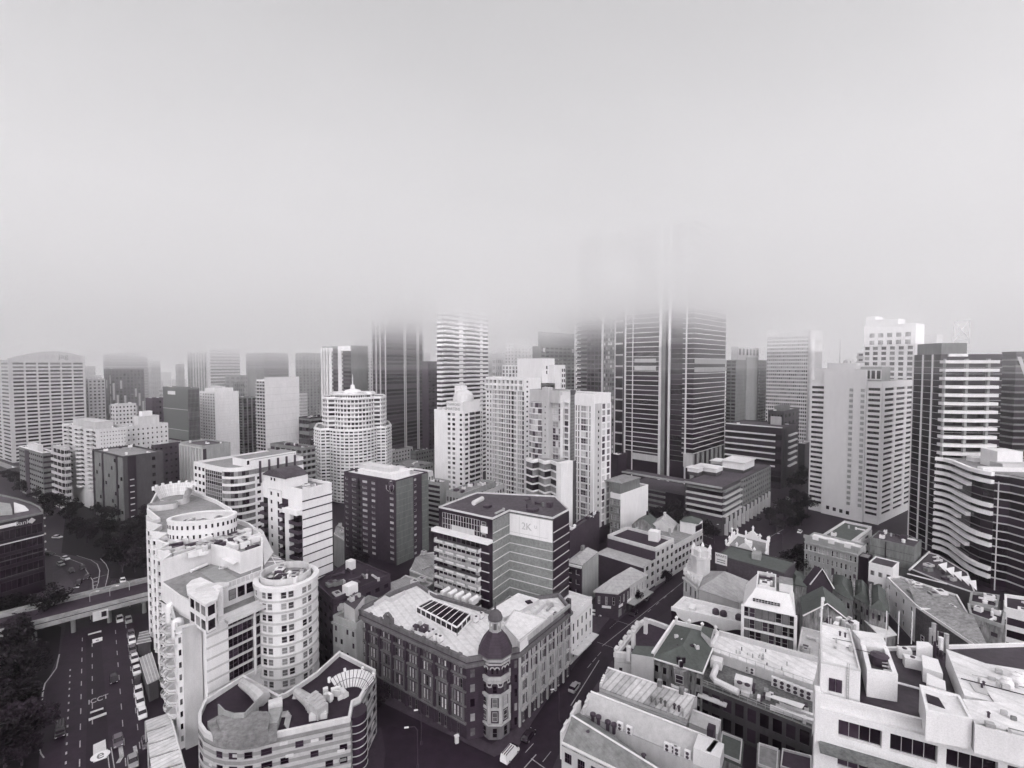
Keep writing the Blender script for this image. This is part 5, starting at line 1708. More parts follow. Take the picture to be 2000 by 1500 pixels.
for f in range(9):
    za = zb - (f + 1) * fh
    facade(t, k1.lerp(a1, .1), k1.lerp(a1, .86), za + .1, za + fh, nf=1, nc=9, ww=.84, wh=.62, wall=CREAM if f % 3 else DKGREY, gm=G_MID if f > 1 else G_DARK, lift=.9, dep_=.15, wallname='lower_wall')
    b = t.add('balcony')
    b.slab(k1.lerp(a1, .06), k1.lerp(a1, .88), .16, 1.5, za - .15, za + .1, CREAM)
    for s in range(4):
        b.slab(k1.lerp(a1, .06 + s * .205), k1.lerp(a1, .06 + s * .205 + .195), 1.4, 1.52, za + .1, za + 1.0, CONC)
        b.slab(k1.lerp(a1, .06 + s * .205 + .02), k1.lerp(a1, .06 + s * .205 + .17), 1.521, 1.56, za + .25, za + .85, PALE)
    b.slab(k1.lerp(a1, .06), k1.lerp(a1, .065), .16, 1.39, za + .1, za + 1.05, WHITE); b.slab(k1.lerp(a1, .875), k1.lerp(a1, .88), .16, 1.39, za + .1, za + 1.05, WHITE)
    t.mb('floor_line').slab(k1, a1 + d * .3, .02, .12, za - .1, za + .12, PALE)
for A, B, mm in ((a0, n0, SL), (n0, c0_, SL), (c0_, e0_, DARK)):
    t.mb('side_wall').slab(A, B, .01, .12, 0, z - .3, mm)
    for f in range(13):
        za = zb - f * fh + fh
        if A is not n0 or za < 32:
            t.mb('floor_line').slab(A, B, .121, .24, za - .12, za + .12, PALE if mm is not DARK else CREAM)
bb = t.mb('billboard'); bb.slab(n0.lerp(c0_, .02), c0_, .25, .42, z - 6.9, z - .5, WHITE)
n2 = normal(n0, c0_)
m = n0.lerp(c0_, .42)
LG = mat('faded_lettering', .55, dirt=.3, streak=False)
letters('2K', 3.0, LG, v3(m, z - 3.6) + v3(n2, 0) * .46, v3(n2, 0), t, 'billboard_lettering')
letters('U', 1.4, LG, v3(n0.lerp(c0_, .63), z - 3.2) + v3(n2, 0) * .46, v3(n2, 0), t, 'billboard_lettering')
for s in (.25, .72):
    bb.slab(n0.lerp(c0_, s), n0.lerp(c0_, s + .006), .421, .44, z - 6.5, z - .9, LG)
bb.slab(n0.lerp(c0_, .02), n0.lerp(c0_, .9), .421, .44, z - 6.0, z - 5.88, LG)
clutter(t, pl, z, 9, 31, (DMETAL, METAL, GREY))
t.mb('roof_tank').tube([v3(P_(925, 988, z), z + .9), v3(P_(942, 979, z), z + .9)], .8, PALE, 10)
t.done()

# ================= ornate corner hotel with the domed turret
z = 18.0
t = T('corner_hotel', 'ornate brick corner hotel with a domed octagonal turret and a white flat roof', 'hotel', (-4, 112, 0))
Lf, Lc, Tl, Tr, Rc, Rf = P_(696, 1196, z), P_(911, 1294, z), P_(934, 1290, z), P_(1000, 1276, z), P_(1014, 1273, z), P_(1114, 1192, z)
plan = ccw([Lf, Lc, Tl, Tr, Rc, Rf, P_(1092, 1165, z), P_(985, 1178, z), P_(955, 1198, z), P_(850, 1166, z), P_(815, 1142, z), P_(770, 1160, z)])
VB = mat('dark_red_brick', .038, dirt=.3, joint=(.5, .08, .75), streak=False)
VS = mat('weathered_stone_trim', .16, dirt=.4)
t.mb('wall').prism(plan, 0, z, VB)
t.mb('roof').prism(offset(plan, -.6), z - .6, z - .3, ROOFW) if False else t.mb('roof').prism(offset(plan, -.6), z, z + .05, ROOFS)
t.mb('parapet').ring(plan, .6, z + .004, z + 1.0, VS, .12)
t.mb('cornice').ring(plan, .3, z - 1.0, z - .35, VS, .7)


def ornate(A, B, trim, n, pale):
    d = (B - A).normalized(); n_ = normal(A, B); L = (B - A).length; n3 = v3(n_, 0)
    tr = t.mb('trim')
    for zz, h_, o in ((3.6, .5, .45), (7.6, .3, .3), (11.0, .35, .4), (14.4, .35, .35)):
        tr.slab(A, B, .02, o, zz, zz + h_, trim)
    bay = L / n
    for i in range(n):
        c = A + d * ((i + .5) * bay)
        tr.slab(A + d * (i * bay - .3), A + d * (i * bay + .3), .02, .42, 0, z - 1.0, trim if pale else VB)
        for f, (zz, h_) in enumerate(((1.9, 2.4), (5.9, 2.5), (9.3, 2.4), (12.8, 2.0), (15.6, 1.7))):
            k = 3 if bay > 4 else 2
            for j in range(k):
                p = c + d * ((j - (k - 1) / 2) * bay * .2)
                if f == 0 and (i + j) % 2: continue
                t.window(v3(p, zz) + n3 * .06, n3, bay * .11, h_ * (1 if f < 4 else .8), 4 if f < 4 else 1, (G_PALE if (i + j) % 3 else G_MID) if f else G_DARK, trim)
                tr.slab(p - d * bay * .09, p + d * bay * .09, .02, .3, zz - h_ / 2 - .3, zz - h_ / 2 - .08, trim)
            if f in (1, 2):
                for s in (-1, 1):
                    q = c + d * s * bay * .33
                    tr.slab(q - d * .18, q + d * .18, .02, .34, zz - 1.5, zz + 1.5, trim)
            if f >= 3 or pale:        # arched heads
                for j in range(k):
                    p = c + d * ((j - (k - 1) / 2) * bay * .2)
                    arc_ = [v3(p + d * (bay * .095 * math.cos(x)) + n_ * .2, zz + h_ * .45 + bay * .085 * math.sin(x)) for x in [math.pi * q_ / 6 for q_ in range(7)]]
                    tr.tube(arc_, .11 if not pale else .16, trim, 4)


ornate(Lf, Lc, VS, 8, False)
ornate(Rc, Rf, mat('pale_stone_trim', .5, dirt=.35), 6, True)
for A, B in ((Lc, Tl), (Tr, Rc)):
    facade(t, A, B, 0, z - 1, nf=5, nc=1, ww=.4, wh=.55, wall=VB, gm=G_MID, dep_=.2)
# raised right-hand parapet in pale stone
pr = t.mb('parapet'); pr.slab(Rc, Rc.lerp(Rf, .62), -.5, .14, z + 1.0, z + 2.4, mat('pale_stone_trim', .5))
pr.slab(Rc.lerp(Rf, .62), Rf, -.5, .13, z + 1.0, z + 1.7, CONC)
for k in range(10):
    p = Lf.lerp(Lc, (k + .5) / 10)
    pr.box(p, Lc - Lf, .9, .9, z + 1.0, z + 1.5, VS)
g_ = Lf.lerp(Lc, .33); d = (Lc - Lf).normalized()
t.mb('gable_crest').slab(g_ - d * 1.6, g_ + d * 1.6, -.5, .2, z + 1.0, z + 2.6, VS)
t.mb('gable_crest').tube([v3(g_ - d * 1.6, z + 2.3), v3(g_ - d * .8, z + 3.2), v3(g_, z + 3.6), v3(g_ + d * .8, z + 3.2), v3(g_ + d * 1.6, z + 2.3)], .35, VS, 6)
# turret
tc = (Tl + Tr) / 2 + (Tl + Tr).normalized() * 1.2
S8 = 8


TS = .84


def octo(r, zz):
    return [(tc.x + r * math.cos(math.pi / 8 + math.pi / 4 * i), tc.y + r * math.sin(math.pi / 8 + math.pi / 4 * i), zz * TS) for i in range(S8)]


tw = t.mb('turret')
ST = mat('pale_stone_trim', .5)
RT = 3.45
tw.loft([octo(RT, 4), octo(RT, 23)], VB)
tw.loft([octo(RT + .1, 0), octo(RT + .1, 4)], VS)
for zz, h_, o in ((4.0, .5, .45), (8.2, .6, .3), (11.9, .7, .5), (15.6, .5, .3), (16.4, 1.0, .45), (20.6, .4, .3), (21.6, 1.2, .5)):
    tw.loft([octo(RT + o, zz), octo(RT + o, zz + h_)], ST)
o8 = octo(RT, 0)
for i in range(8):
    A, B = Vector(o8[i][:2]), Vector(o8[(i + 1) % 8][:2])
    if not faces_cam(A, B, -.3): continue
    d = (B - A).normalized(); n_ = normal(A, B); m = (A + B) / 2; n3 = v3(n_, 0)
    for zz in (6.4 * TS, 10.2 * TS):
        t.window(v3(m, zz) + n3 * .1, n3, 1.15, 2.1, 4, G_MID, ST)
        for s in (-1, 1):
            tw.slab(m + d * s * 1.2 - d * .3, m + d * s * 1.2 + d * .3, .02, .3, zz - 1.5, zz + 1.6, ST)
    t.window(v3(m, 1.7) + n3 * .15, n3, 1.1, 2.2, 4, G_DARK, VS)
    for zz in (13.9 * TS,):
        t.window(v3(m, zz) + n3 * .06, n3, 1.0, 1.7, 4, G_MID, VB)
        tw.tube([v3(m - d * 1.5 + n_ * .1, zz + .6), v3(m - d * .8 + n_ * .1, zz + .6)] + [v3(m + d * .8 * math.cos(x) + n_ * .12, zz + .9 + .75 * math.sin(x)) for x in [math.pi * (1 - q_ / 6) for q_ in range(7)]] + [v3(m + d * .8 + n_ * .1, zz + .6), v3(m + d * 1.5 + n_ * .1, zz + .6)], .17, ST, 4)
    for s in (-.55, .55):
        t.window(v3(m + d * s, 18.9 * TS) + n3 * .06, n3, .55, 1.25, 1, G_DARK, VB)
        tw.tube([v3(m + d * (s + .5 * math.cos(x)) + n_ * .12, 19.4 * TS + .5 * math.sin(x)) for x in [math.pi * (1 - q_ / 6) for q_ in range(7)]], .15, ST, 4)
SLATE = mat('slate_roof', .045, rough=.7, dirt=.35, joint=(.6, .08, .7), streak=False)
t.mb('turret_roof').loft([octo(RT + .7, 22.8), octo(RT + .15, 24.4), octo(2.9, 26), octo(1.9, 27.5), octo(1.3, 28.4)], SLATE)
t.mb('turret_roof').ring(ccw([Vector(p[:2]) for p in octo(RT + .8, 0)]), .4, 22.5 * TS, 22.81 * TS, VS)
ln = t.mb('lantern')
for i in range(8):
    a_ = octo(1.35, 28.2)[i]; b_ = octo(1.3, 31.0)[i]
    ln.tube([a_, b_], .17, ST, 5)
ln.loft([octo(.7, 28.2), octo(.7, 31)], VS)
ln.loft([octo(1.75, 30.9), octo(1.75, 31.25)], ST)
ln.loft([octo(1.45, 28.1), octo(1.45, 28.5)], ST)
ln.lathe(tc, [(a_, b_ * TS) for a_, b_ in [(1.65, 31.25), (1.7, 31.9), (1.45, 32.8), (.9, 33.5), (.3, 33.9), (.2, 34.4), (.3, 34.6), (.06, 34.9), (.05, 36.0)]], mat('aged_copper', .1, dirt=.3, green=.01), 16)
# roof furniture: glazed pergola, huts, low walls
u, v = dirs(32)
rz = z + .05
pg = ccw(pts(z + 2, (813, 1185), (893, 1227), (920, 1199), (842, 1170)))
b = t.mb('glazed_pergola')
b.prism(offset(pg, -.15), rz, z + 1.9, G_DARK, G_DARK)
b.ring(pg, .25, z + 1.9, z + 2.25, WHITE); b.ring(pg, .25, rz, z + .5, WHITE)
for i in range(9):
    s = i / 8
    b.tube([v3(pg[0].lerp(pg[1], s), z + 2.3), v3(pg[3].lerp(pg[2], s), z + 2.3)], .1, WHITE, 4)
    b.tube([v3(pg[0].lerp(pg[1], s), z), v3(pg[0].lerp(pg[1], s), z + 2)], .12, WHITE, 4)
for i in range(4):
    b.tube([v3(pg[1].lerp(pg[2], i / 3), z), v3(pg[1].lerp(pg[2], i / 3), z + 2)], .12, WHITE, 4)
hut = ccw(pts(z + 3, (1005, 1188), (1072, 1216), (1026, 1252), (990, 1218)))
hut = ccw(pts(z + 2.2, (1004, 1192), (1068, 1210), (1016, 1256), (984, 1222)))
t.mb('roof_house').prism(hut, rz, z + 2.2, WHITE, ROOFW)
t.mb('roof_house').ring(hut, .15, z + 2.2, z + 2.5, PALE)
h2 = ccw(pts(z + 1.2, (960, 1190), (1012, 1158), (1053, 1170), (1020, 1190), (985, 1206)))
t.mb('roof_house').prism(h2, rz, z + 1.2, PALE, ROOFW)
t.mb('skylight').box(P_(1033, 1176, z + 1.3), (1, .5), 1.6, 1.6, z + 1.2, z + 1.5, DARK)
for q in (((730, 1185), (752, 1170), (765, 1176), (790, 1160)), ((838, 1160), (855, 1168), (866, 1160)), ((1040, 1205), (1068, 1180), (1092, 1186))):
    pp = pts(z, *q)
    for i in range(len(pp) - 1):
        t.add('roof_wall').slab(pp[i], pp[i + 1], 0, .35, rz, z + 1.1, PALE)
for i in range(5):
    s = i / 4
    p = P_(870, 1163, z).lerp(P_(925, 1180, z), s)
    k = t.add('roof_cabin'); k.box(p, u, 3.2, 1.2, rz, z + 1.5, PALE); k.tube([v3(p - u * 1.6, z + 1.5), v3(p + u * 1.6, z + 1.5)], .6, WHITE, 8)
r = random.Random(12)
for px, py in ((838, 1245), (846, 1241), (852, 1251), (860, 1254), (830, 1232), (990, 1240), (930, 1215), (940, 1208)):
    k = t.add('air_conditioner'); p = P_(px, py, z); k.box(p, u, 1.5, .9, rz + .2, z + 1.5, WMETAL); k.box(p, u, 1.2, .7, rz, rz + .2, DMETAL); k.lathe(p, [(.35, z + 1.5), (.35, z + 1.62)], DMETAL, 10)
clutter(t, pts(z, (790, 1232), (830, 1245), (850, 1230), (810, 1220)), z, 5, 2, (DMETAL, METAL))
clutter(t, pts(z, (1075, 1182), (1112, 1192), (1095, 1205), (1070, 1195)), z, 5, 3, (DMETAL, METAL, DARK), size=(.5, 1.4))
t.done()
# pale end building that follows it
z = 13.5
t = T('building', 'small white stuccoed building with tall narrow windows beyond the corner hotel', 'building', (16, 130, 0))
A, B = P_(1115, 1208, z), P_(1156, 1172, z)
n_ = normal(A, B)
plan = [A, B, B - n_ * 11, A - n_ * 11]
shaft(t, plan, 0, z, WHITE, ROOFW, .8)
facade(t, A, B, 1, z - 1.2, nf=3, nc=5, ww=.34, wh=.6, wall=WHITE, gm=G_DARK, dep_=.2)
for k in range(8):
    t.mb('parapet').box(A.lerp(B, (k + .5) / 8), B - A, .7, .7, z + .8, z + 1.3, WHITE)
t.mb('awning').slab(A, B, .02, 2.4, 3.4, 3.6, PALE)
k = t.mb('chimney'); k.box(A.lerp(B, .3) - n_ * 3, B - A, 1.2, 1.2, z, z + 3.2, DKGREY)
t.done()

# ================= dark low blocks between them
z = 20.0
t = T('building', 'low brick building with a black roof crowded with ladders and ducts', 'building', (-45, 135, 0))
plan = ccw(pts(z, (614, 1140), (651, 1174), (762, 1124), (690, 1094)))
shaft(t, plan, 0, z, BRICK, BLACKT, .6)
auto_windows(t, plan, 0, z - 1, 6, 3.2, ww=.5, wh=.4, wall=BRICK, gm=G_DARK)
clutter(t, plan, z, 14, 13, (METAL, GREY, DMETAL), size=(.8, 3.5), hgt=(.4, 1.2))
t.add('roof_box').box(P_(684, 1158, z), dirs(32)[0], 3.4, 2.6, z + .06, z + 2.6, WHITE)
t.add('roof_box').box(P_(685, 1111, z), dirs(32)[0], 2.2, 2.2, z + .06, z + 2.8, WHITE)
t.done()
z = 16.5
t = T('building', 'small grey rendered building with arched ground windows beside the ornate hotel', 'building', (-38, 130, 0))
A, B = P_(651, 1206, z), P_(696, 1222, z)
n_ = normal(A, B)
plan = [A, B, B - n_ * 13, A - n_ * 13]
shaft(t, plan, 0, z, CONC, ROOFG, .7)
facade(t, A, B, 6, z - 1, nf=3, nc=4, ww=.38, wh=.45, wall=CONC, gm=G_DARK, dep_=.15, skip=lambda f, c: (f + c) % 3 == 0)
facade(t, A, B, 0, 6, nf=1, nc=6, ww=.5, wh=.7, wall=CONC, gm=G_DARK, dep_=.2)
t.mb('cornice').slab(A, B, .2, .7, z - 1.4, z - .8, CONC)
t.mb('stair_head').prism(ccw(pts(z + 4, (672, 1178), (693, 1192), (712, 1166), (692, 1158))), z, z + 4.2, CREAM, ROOFD)
clutter(t, ccw(pts(z + 4, (672, 1178), (693, 1192), (712, 1166), (692, 1158))), z + 4.2, 5, 3, (DMETAL, METAL), size=(.5, 1.2))
k = t.add('cooling_unit')
for i in range(3):
    k = t.add('cooling_unit'); p = P_(656 + i * 7, 1190 + i * 2, z); k.lathe(p, [(.9, z + .1), (.9, z + 1.6), (.6, z + 1.7), (.6, z + 2.1)], METAL, 10)
t.done()
z = 12.0
for i, (L, zz, m, lb) in enumerate(((((712, 1175), (760, 1194), (846, 1135), (792, 1120)), 15, ROOFG, 'low shed with pale grey sheet roof behind the ornate hotel'),
                                    (((800, 1110), (846, 1128), (852, 1075), (822, 1078)), 14, ROOFG, 'grey roofed annex squeezed against the dark balcony block'),
                                    (((652, 1040), (672, 1052), (672, 1028), (660, 1022)), 14, ROOFW, 'small white roofed shed left of the brown brick apartments'))):
    t = T('shed', lb, 'shed', (P_(*L[0], zz).x, P_(*L[0], zz).y, 0))
    pl = ccw(pts(zz, *L)); t.mb('wall').prism(pl, 0, zz - 1, CONC)
    t.mb('roof').gable(pl[0], pl[1], pl[2], pl[3], zz - 1, zz + .8, mat('grey_sheet_roof', .36, dirt=.3, streak=False, rib=(32, .8, .85)), CONC) if len(pl) == 4 else None
    t.mb('parapet').ring(pl, .25, zz - 1.1, zz - .5, PALE)
    clutter(t, pl, zz + .3, 2, i, (METAL, PALE))
    t.done()
# ------------------------------------------------------------------ right-hand blocks
SHEET = mat('grey_sheet_roof', .36, dirt=.3, streak=False, rib=(32, .8, .85))
SHEETP = mat('pale_sheet_roof', .48, dirt=.25, streak=False, rib=(-58, .9, .88))
PATCH = mat('patched_white_sheet_roof', .74, dirt=.35, streak=False, rib=(-58, 1.1, .55))
GREENR = mat('green_grey_roof', .11, dirt=.3, streak=False, green=.05, scale=.5)
TILE = mat('dark_tile_roof', .05, dirt=.3, joint=(.35, .1, .7), streak=False)
STAIN = mat('stained_render', .4, dirt=.8, scale=.6)


def slope(b, lo, hi, z0, z1, m, under=None, th=.25):
    """sheet roof between an eave line (lo, level z0) and a ridge line (hi, level z1)"""
    a, b_, c, d = v3(lo[0], z0), v3(lo[1], z0), v3(hi[1], z1), v3(hi[0], z1)
    up = Vector((0, 0, th))
    b.face([a + up, b_ + up, c + up, d + up], m)
    b.face([a, b_, b_ + up, a + up], m); b.face([b_, c, c + up, b_ + up], m); b.face([c, d, d + up, c + up], m); b.face([d, a, a + up, d + up], m)


def pitched(name, label, cat, eaveL, eaveR, ridgeL, ridgeR, ze, zr, wall, roof, depth_back=None, par=True):
    """long shed: front eave and ridge are given as photo points, the back slope mirrors the front one"""
    a, b = P_(*eaveL, ze), P_(*eaveR, ze); c, d = P_(*ridgeR, zr), P_(*ridgeL, zr)
    t = T(name, label, cat, (a.x, a.y, 0))
    e, f = d * 2 - a, c * 2 - b
    if depth_back is not None:
        e, f = d + (d - a) * depth_back, c + (c - b) * depth_back
    zb = ze if depth_back is None else zr - (zr - ze) * depth_back
    pl = ccw([a, b, f, e])
    t.mb('wall').prism([p for p in pl], 0, min(ze, zb) - .02, wall)
    for A, B, C_, D_ in ((a, d, None, e), (b, c, None, f)):
        t.mb('wall').face([v3(A, ze - .3), v3(B, zr - .02), v3(D_, zb), v3(D_, 0), v3(A, 0)], wall)
    r = t.mb('roof')
    slope(r, (a, b), (d, c), ze, zr, roof); slope(r, (f, e), (c, d), zb, zr, roof)
    r.tube([v3(d, zr + .3), v3(c, zr + .3)], .18, WMETAL, 6)
    t.abcd = (a, b, c, d, e, f)
    return t


# --- nearest shop roof
t = pitched('shop_building', 'nearest grey sheet roofed shop with a barred side window and stepped street gable', 'shop', (1098, 1450), (1262, 1531), (1117, 1400), (1310, 1520), 11.5, 13.6, CREAM, mat('weathered_sheet_roof', .3, dirt=.4, streak=False, rib=(32, .7, .9), green=.01), 1.0)
a, b, c, d, e, f = t.abcd
facade(t, a, b, 3, 11, nf=2, nc=6, ww=.55, wh=.5, wall=CREAM, gm=G_DARK, fm=DMETAL, st=7, dep_=.2)
t.mb('gutter').slab(a, b, -.1, .3, 11.4, 11.75, WHITE)
for A, B, zz in ((a, d, 12.6), (d, e, 13.2)):
    for k in range(3):
        p, q = A.lerp(B, k / 3), A.lerp(B, (k + 1) / 3)
        t.mb('street_gable').slab(q, p, -.1, .45, 8, zz + .9 + .5 * (k % 2), PALE)
for px, py in ((1149, 1436), (1257, 1482)):
    p = P_(px, py, 12.6); t.add('roof_vent').lathe(p, [(.3, 12.3), (.3, 13.3), (.5, 13.4), (.1, 13.7)], DMETAL, 10)
t.done()
# --- second, smooth pale roof
t = pitched('shop_building', 'long smooth pale roofed shop with black vents along its gutter', 'shop', (1142, 1397), (1378, 1497), (1154, 1353), (1396, 1447), 12, 14.6, PALE, mat('pale_smooth_roof', .5, dirt=.2, streak=False, scale=.4), .45)
a, b, c, d, e, f = t.abcd
for i, (px, py) in enumerate(((1158, 1399), (1169, 1404), (1187, 1414), (1199, 1419))):
    p = P_(px, py, 13); k = t.add('roof_vent'); k.lathe(p, [(.35, 11.6), (.35, 13.0), (.6, 13.2), (.6, 13.6), (.15, 13.9)], DMETAL, 10)
for k in range(3):
    p, q = a.lerp(d, k / 3), a.lerp(d, (k + 1) / 3)
    t.mb('street_gable').slab(q, p, -.1, .5, 8, 13.5 + .5 * k, PALE)
t.mb('street_sign').box(P_(1138, 1391, 12), d - a, 2.2, .8, 10, 12.2, PALE)
t.mb('end_wall').prism(ccw([b, c, c + (c - d).normalized() * .8, b + (b - a).normalized() * .8]), 0, 15, PALE)
t.mb('water_tank').box(P_(1384, 1477, 13), b - a, 4.6, 4.0, 12, 15, WHITE)
t.mb('dark_hatch').box(P_(1389, 1440, 14.5), b - a, 1.3, 1.6, 13.5, 16.6, DARK)
t.done()
units = [(1211, 1424), (1229, 1432), (1303, 1465), (1316, 1469), (1322, 1473), (1343, 1480), (1363, 1485)]
u, v = dirs(32)


def ac_unit(p, z, ang=32., label='', group=None, big=1.0):
    t = T('air_conditioner', label, 'air conditioner', (p.x, p.y, z), group)
    uu, vv = dirs(ang)
    t.mb('casing').box(p, uu, .55 * big, 1.05 * big, z + .1, z + 1.45 * big, WMETAL)
    t.mb('stand').box(p, uu, .45 * big, .9 * big, z, z + .1, DMETAL)
    fr = p - uu * (.28 * big)
    for zz in (.45, 1.08):
        m = t.add('fan_grille'); n_ = -uu
        m.tube([v3(fr, z + zz * big), v3(fr - uu * .05, z + zz * big)], .28 * big, DMETAL, 10)
    t.done()
    return t


def ordinal(i):
    return ('first', 'second', 'third', 'fourth', 'fifth', 'sixth', 'seventh', 'eighth', 'ninth', 'tenth', 'eleventh', 'twelfth')[i]


for i, (px, py) in enumerate(units):
    ac_unit(P_(px, py, 12.2), 12.0, 32, 'white air conditioner in the gutter of the smooth pale roof, %s from the street' % ordinal(i), 'air conditioners in the valley gutter', 1.1)
# --- third, patched corrugated roof
t = pitched('shop_building', 'shop with a patched white corrugated roof between the smooth roof and the stained house', 'shop', (1172, 1345), (1342, 1407), (1187, 1306), (1357, 1363), 11.5, 13.8, PALE, PATCH, .35)
a, b, c, d, e, f = t.abcd
for s, zz in ((.62, 0), (.86, 0)):
    p = d.lerp(c, s); t.add('chimney').box(p, c - d, 1.0, .9, 12.5, 15.2, STAIN)
r = random.Random(5)
for i in range(8):
    p = a.lerp(b, .6 + .05 * i) + (d - a) * r.uniform(.05, .3); t.add('pipe_stack').lathe(p, [(.22, 11.6), (.22, 13.0), (.4, 13.1), (.1, 13.5)], r.choice((DMETAL, METAL, STAIN)), 8)
for k in range(8):
    p = d.lerp(a, k / 8); t.add('parapet_post').box(p, d - a, .5, .5, 10, 12.6 + .3 * (7 - k) % 1.2, WHITE)
t.mb('gutter').slab(a, b, .05, 1.6, 10.6, 11.0, CONC)
t.mb('gutter').slab(a, b, 1.5, 1.62, 11.0, 11.6, METAL)
t.done()
t = pitched('shed', 'small plain pale lean-to at the far end of the patched roof', 'shed', (1345, 1413), (1402, 1437), (1353, 1389), (1408, 1410), 10.5, 11.5, PALE, mat('pale_smooth_roof', .5), .1)
t.done()
for nm, lb, L, z, m in (('shed', 'low green roofed lean-to in the yard behind the smooth pale roof', ((1410, 1432), (1450, 1448), (1446, 1492), (1404, 1474)), 6.5, GREENR),
                        ('shed', 'low pale roofed container shed beside the white tower block wall', ((1482, 1454), (1520, 1466), (1518, 1510), (1480, 1496)), 5.5, ROOFG),
                        ('shed', 'dark tiled shed in the gap beside the container shed', ((1528, 1465), (1585, 1480), (1585, 1520), (1524, 1500)), 5, TILE)):
    pl = ccw(pts(z, *L)); t = T(nm, lb, 'shed', (pl[0].x, pl[0].y, 0))
    t.mb('wall').prism(pl, 0, z - .4, STAIN); t.mb('roof').prism(offset(pl, .3), z - .399, z, m, None, True)
    t.mb('parapet').ring(pl, .2, z + .004, z + .5, PALE)
    t.done()

# --- corner building with a black roof terrace
z = 12.5
pl = ccw(pts(z, (1200, 1277), (1248, 1217), (1258, 1211), (1270, 1211), (1314, 1227), (1277, 1285)))
t = T('building', 'pale rendered corner building with a sunken black roof terrace and chimneys', 'building', (pl[0].x, pl[0].y, 0))
t.mb('wall').prism(pl, 0, z - .8, CREAM)
t.mb('roof').prism(offset(pl, -.6), z - .8, z - .7, mat('dark_red_membrane', .035, dirt=.4, streak=False))
t.mb('parapet').ring(pl, .8, z - .79, z + .4, PALE, .15)
t.mb('rear_wing').prism(ccw(pts(z + 1.5, (1233, 1276), (1277, 1283), (1278, 1262), (1240, 1260))), 0, z + 1.4, CREAM, GREENR)
for px, py, h_ in ((1261, 1232, 3.2), (1237, 1260, 3.5), (1228, 1284, 2.6)):
    p = P_(px, py, z); k = t.add('chimney'); k.box(p, u, .9, .9, z - .7, z + h_, PALE); k.box(p, u, 1.1, 1.1, z + h_, z + h_ + .25, CREAM)
for k in range(6):
    p = P_(1200, 1277, z).lerp(P_(1248, 1217, z), (k + .5) / 6); t.add('parapet_crest').box(p, u, 1.6, .9, z + .41, z + 1.0, PALE)
A, B = P_(1200, 1277, z), P_(1277, 1285, z)
for i in range(len(pl)):
    A, B = pl[i], pl[(i + 1) % len(pl)]
    if (B - A).length > 4 and faces_cam(A, B): facade(t, A, B, 2, z - 2, nf=2, nc=3, ww=.25, wh=.4, wall=CREAM, gm=G_DARK, dep_=.15)
t.done()
for i, (px, py) in enumerate(((1216, 1297), (1226, 1300), (1237, 1303))):
    ac_unit(P_(px, py, 8) + v * -.5, 8, 122, 'pale air conditioner on the side wall of the corner building, %s of three' % ordinal(i), 'air conditioners beside the black terrace')
# --- stained house with the green roof
z = 13
q4 = pts(z, (1274, 1284), (1372, 1314), (1402, 1240), (1317, 1219))
pl = ccw(q4)
t = T('house', 'stained old house with a green grey hipped roof and a front bay', 'house', (pl[0].x, pl[0].y, 0))
t.mb('wall').prism(offset(pl, -.5), 0, z - .1, STAIN)
t.mb('roof').hip([v3(p, 0) for p in pl], z, z + 2.3, GREENR, .45)
t.mb('gutter').ring(pl, .3, z - .25, z + .02, WHITE, .25)
par = (P_(1274, 1284, z), P_(1317, 1219, z))
t.mb('party_wall').slab(par[0], par[1], -.3, .3, z, z + 1.2, WHITE); t.mb('party_wall').slab(P_(1317, 1219, z), P_(1402, 1240, z), -.2, .3, z, z + 1.2, WHITE)
for s in (.05, .35, .65, .95):
    p = P_(1317, 1219, z).lerp(P_(1402, 1240, z), s); t.add('finial').lathe(p, [(.35, z + 1.2), (.35, z + 1.7), (.5, z + 2.0), (.1, z + 2.5)], WHITE, 8)
A, B = q4[0], q4[1]
facade(t, A - normal(A, B) * .5, B - normal(A, B) * .5, 2, z - 1, nf=3, nc=6, ww=.45, wh=.5, wall=STAIN, gm=G_DARK, dep_=.15)
m = A.lerp(B, .58); n_ = normal(A, B); d = (B - A).normalized()
t.mb('bay').prism(ccw([m - d * 2.2 - n_ * .5, m + d * 2.2 - n_ * .5, m + d * 1.2 + n_ * 1.4, m - d * 1.2 + n_ * 1.4]), 0, z - .3, STAIN)
t.window(v3(m, z - 2.4) + v3(n_, 0) * 1.43, v3(n_, 0), 1.8, 2.0, 4, G_DARK, PALE)
t.mb('bay_balcony').prism(ccw([m - d * 2.0 + n_ * 1.2, m + d * 2.0 + n_ * 1.2, m + d * 1.5 + n_ * 2.4, m - d * 1.5 + n_ * 2.4]), z - 4.6, z - 4.2, PALE, None, True)
t.mb('dormer').prism(ccw(pts(z + 1.6, (1369, 1239), (1388, 1254), (1394, 1234), (1372, 1228))), z, z + 2.4, PALE, GREENR)
r = random.Random(8)
for i in range(12):
    p = P_(r.uniform(1318, 1366), r.uniform(1230, 1300), z + 1); t.add('roof_patch').box(p, (1, r.random()), r.uniform(.3, 1), r.uniform(.3, .9), z + .6, z + 1.9, r.choice((PALE, WHITE, DARK)))
t.done()

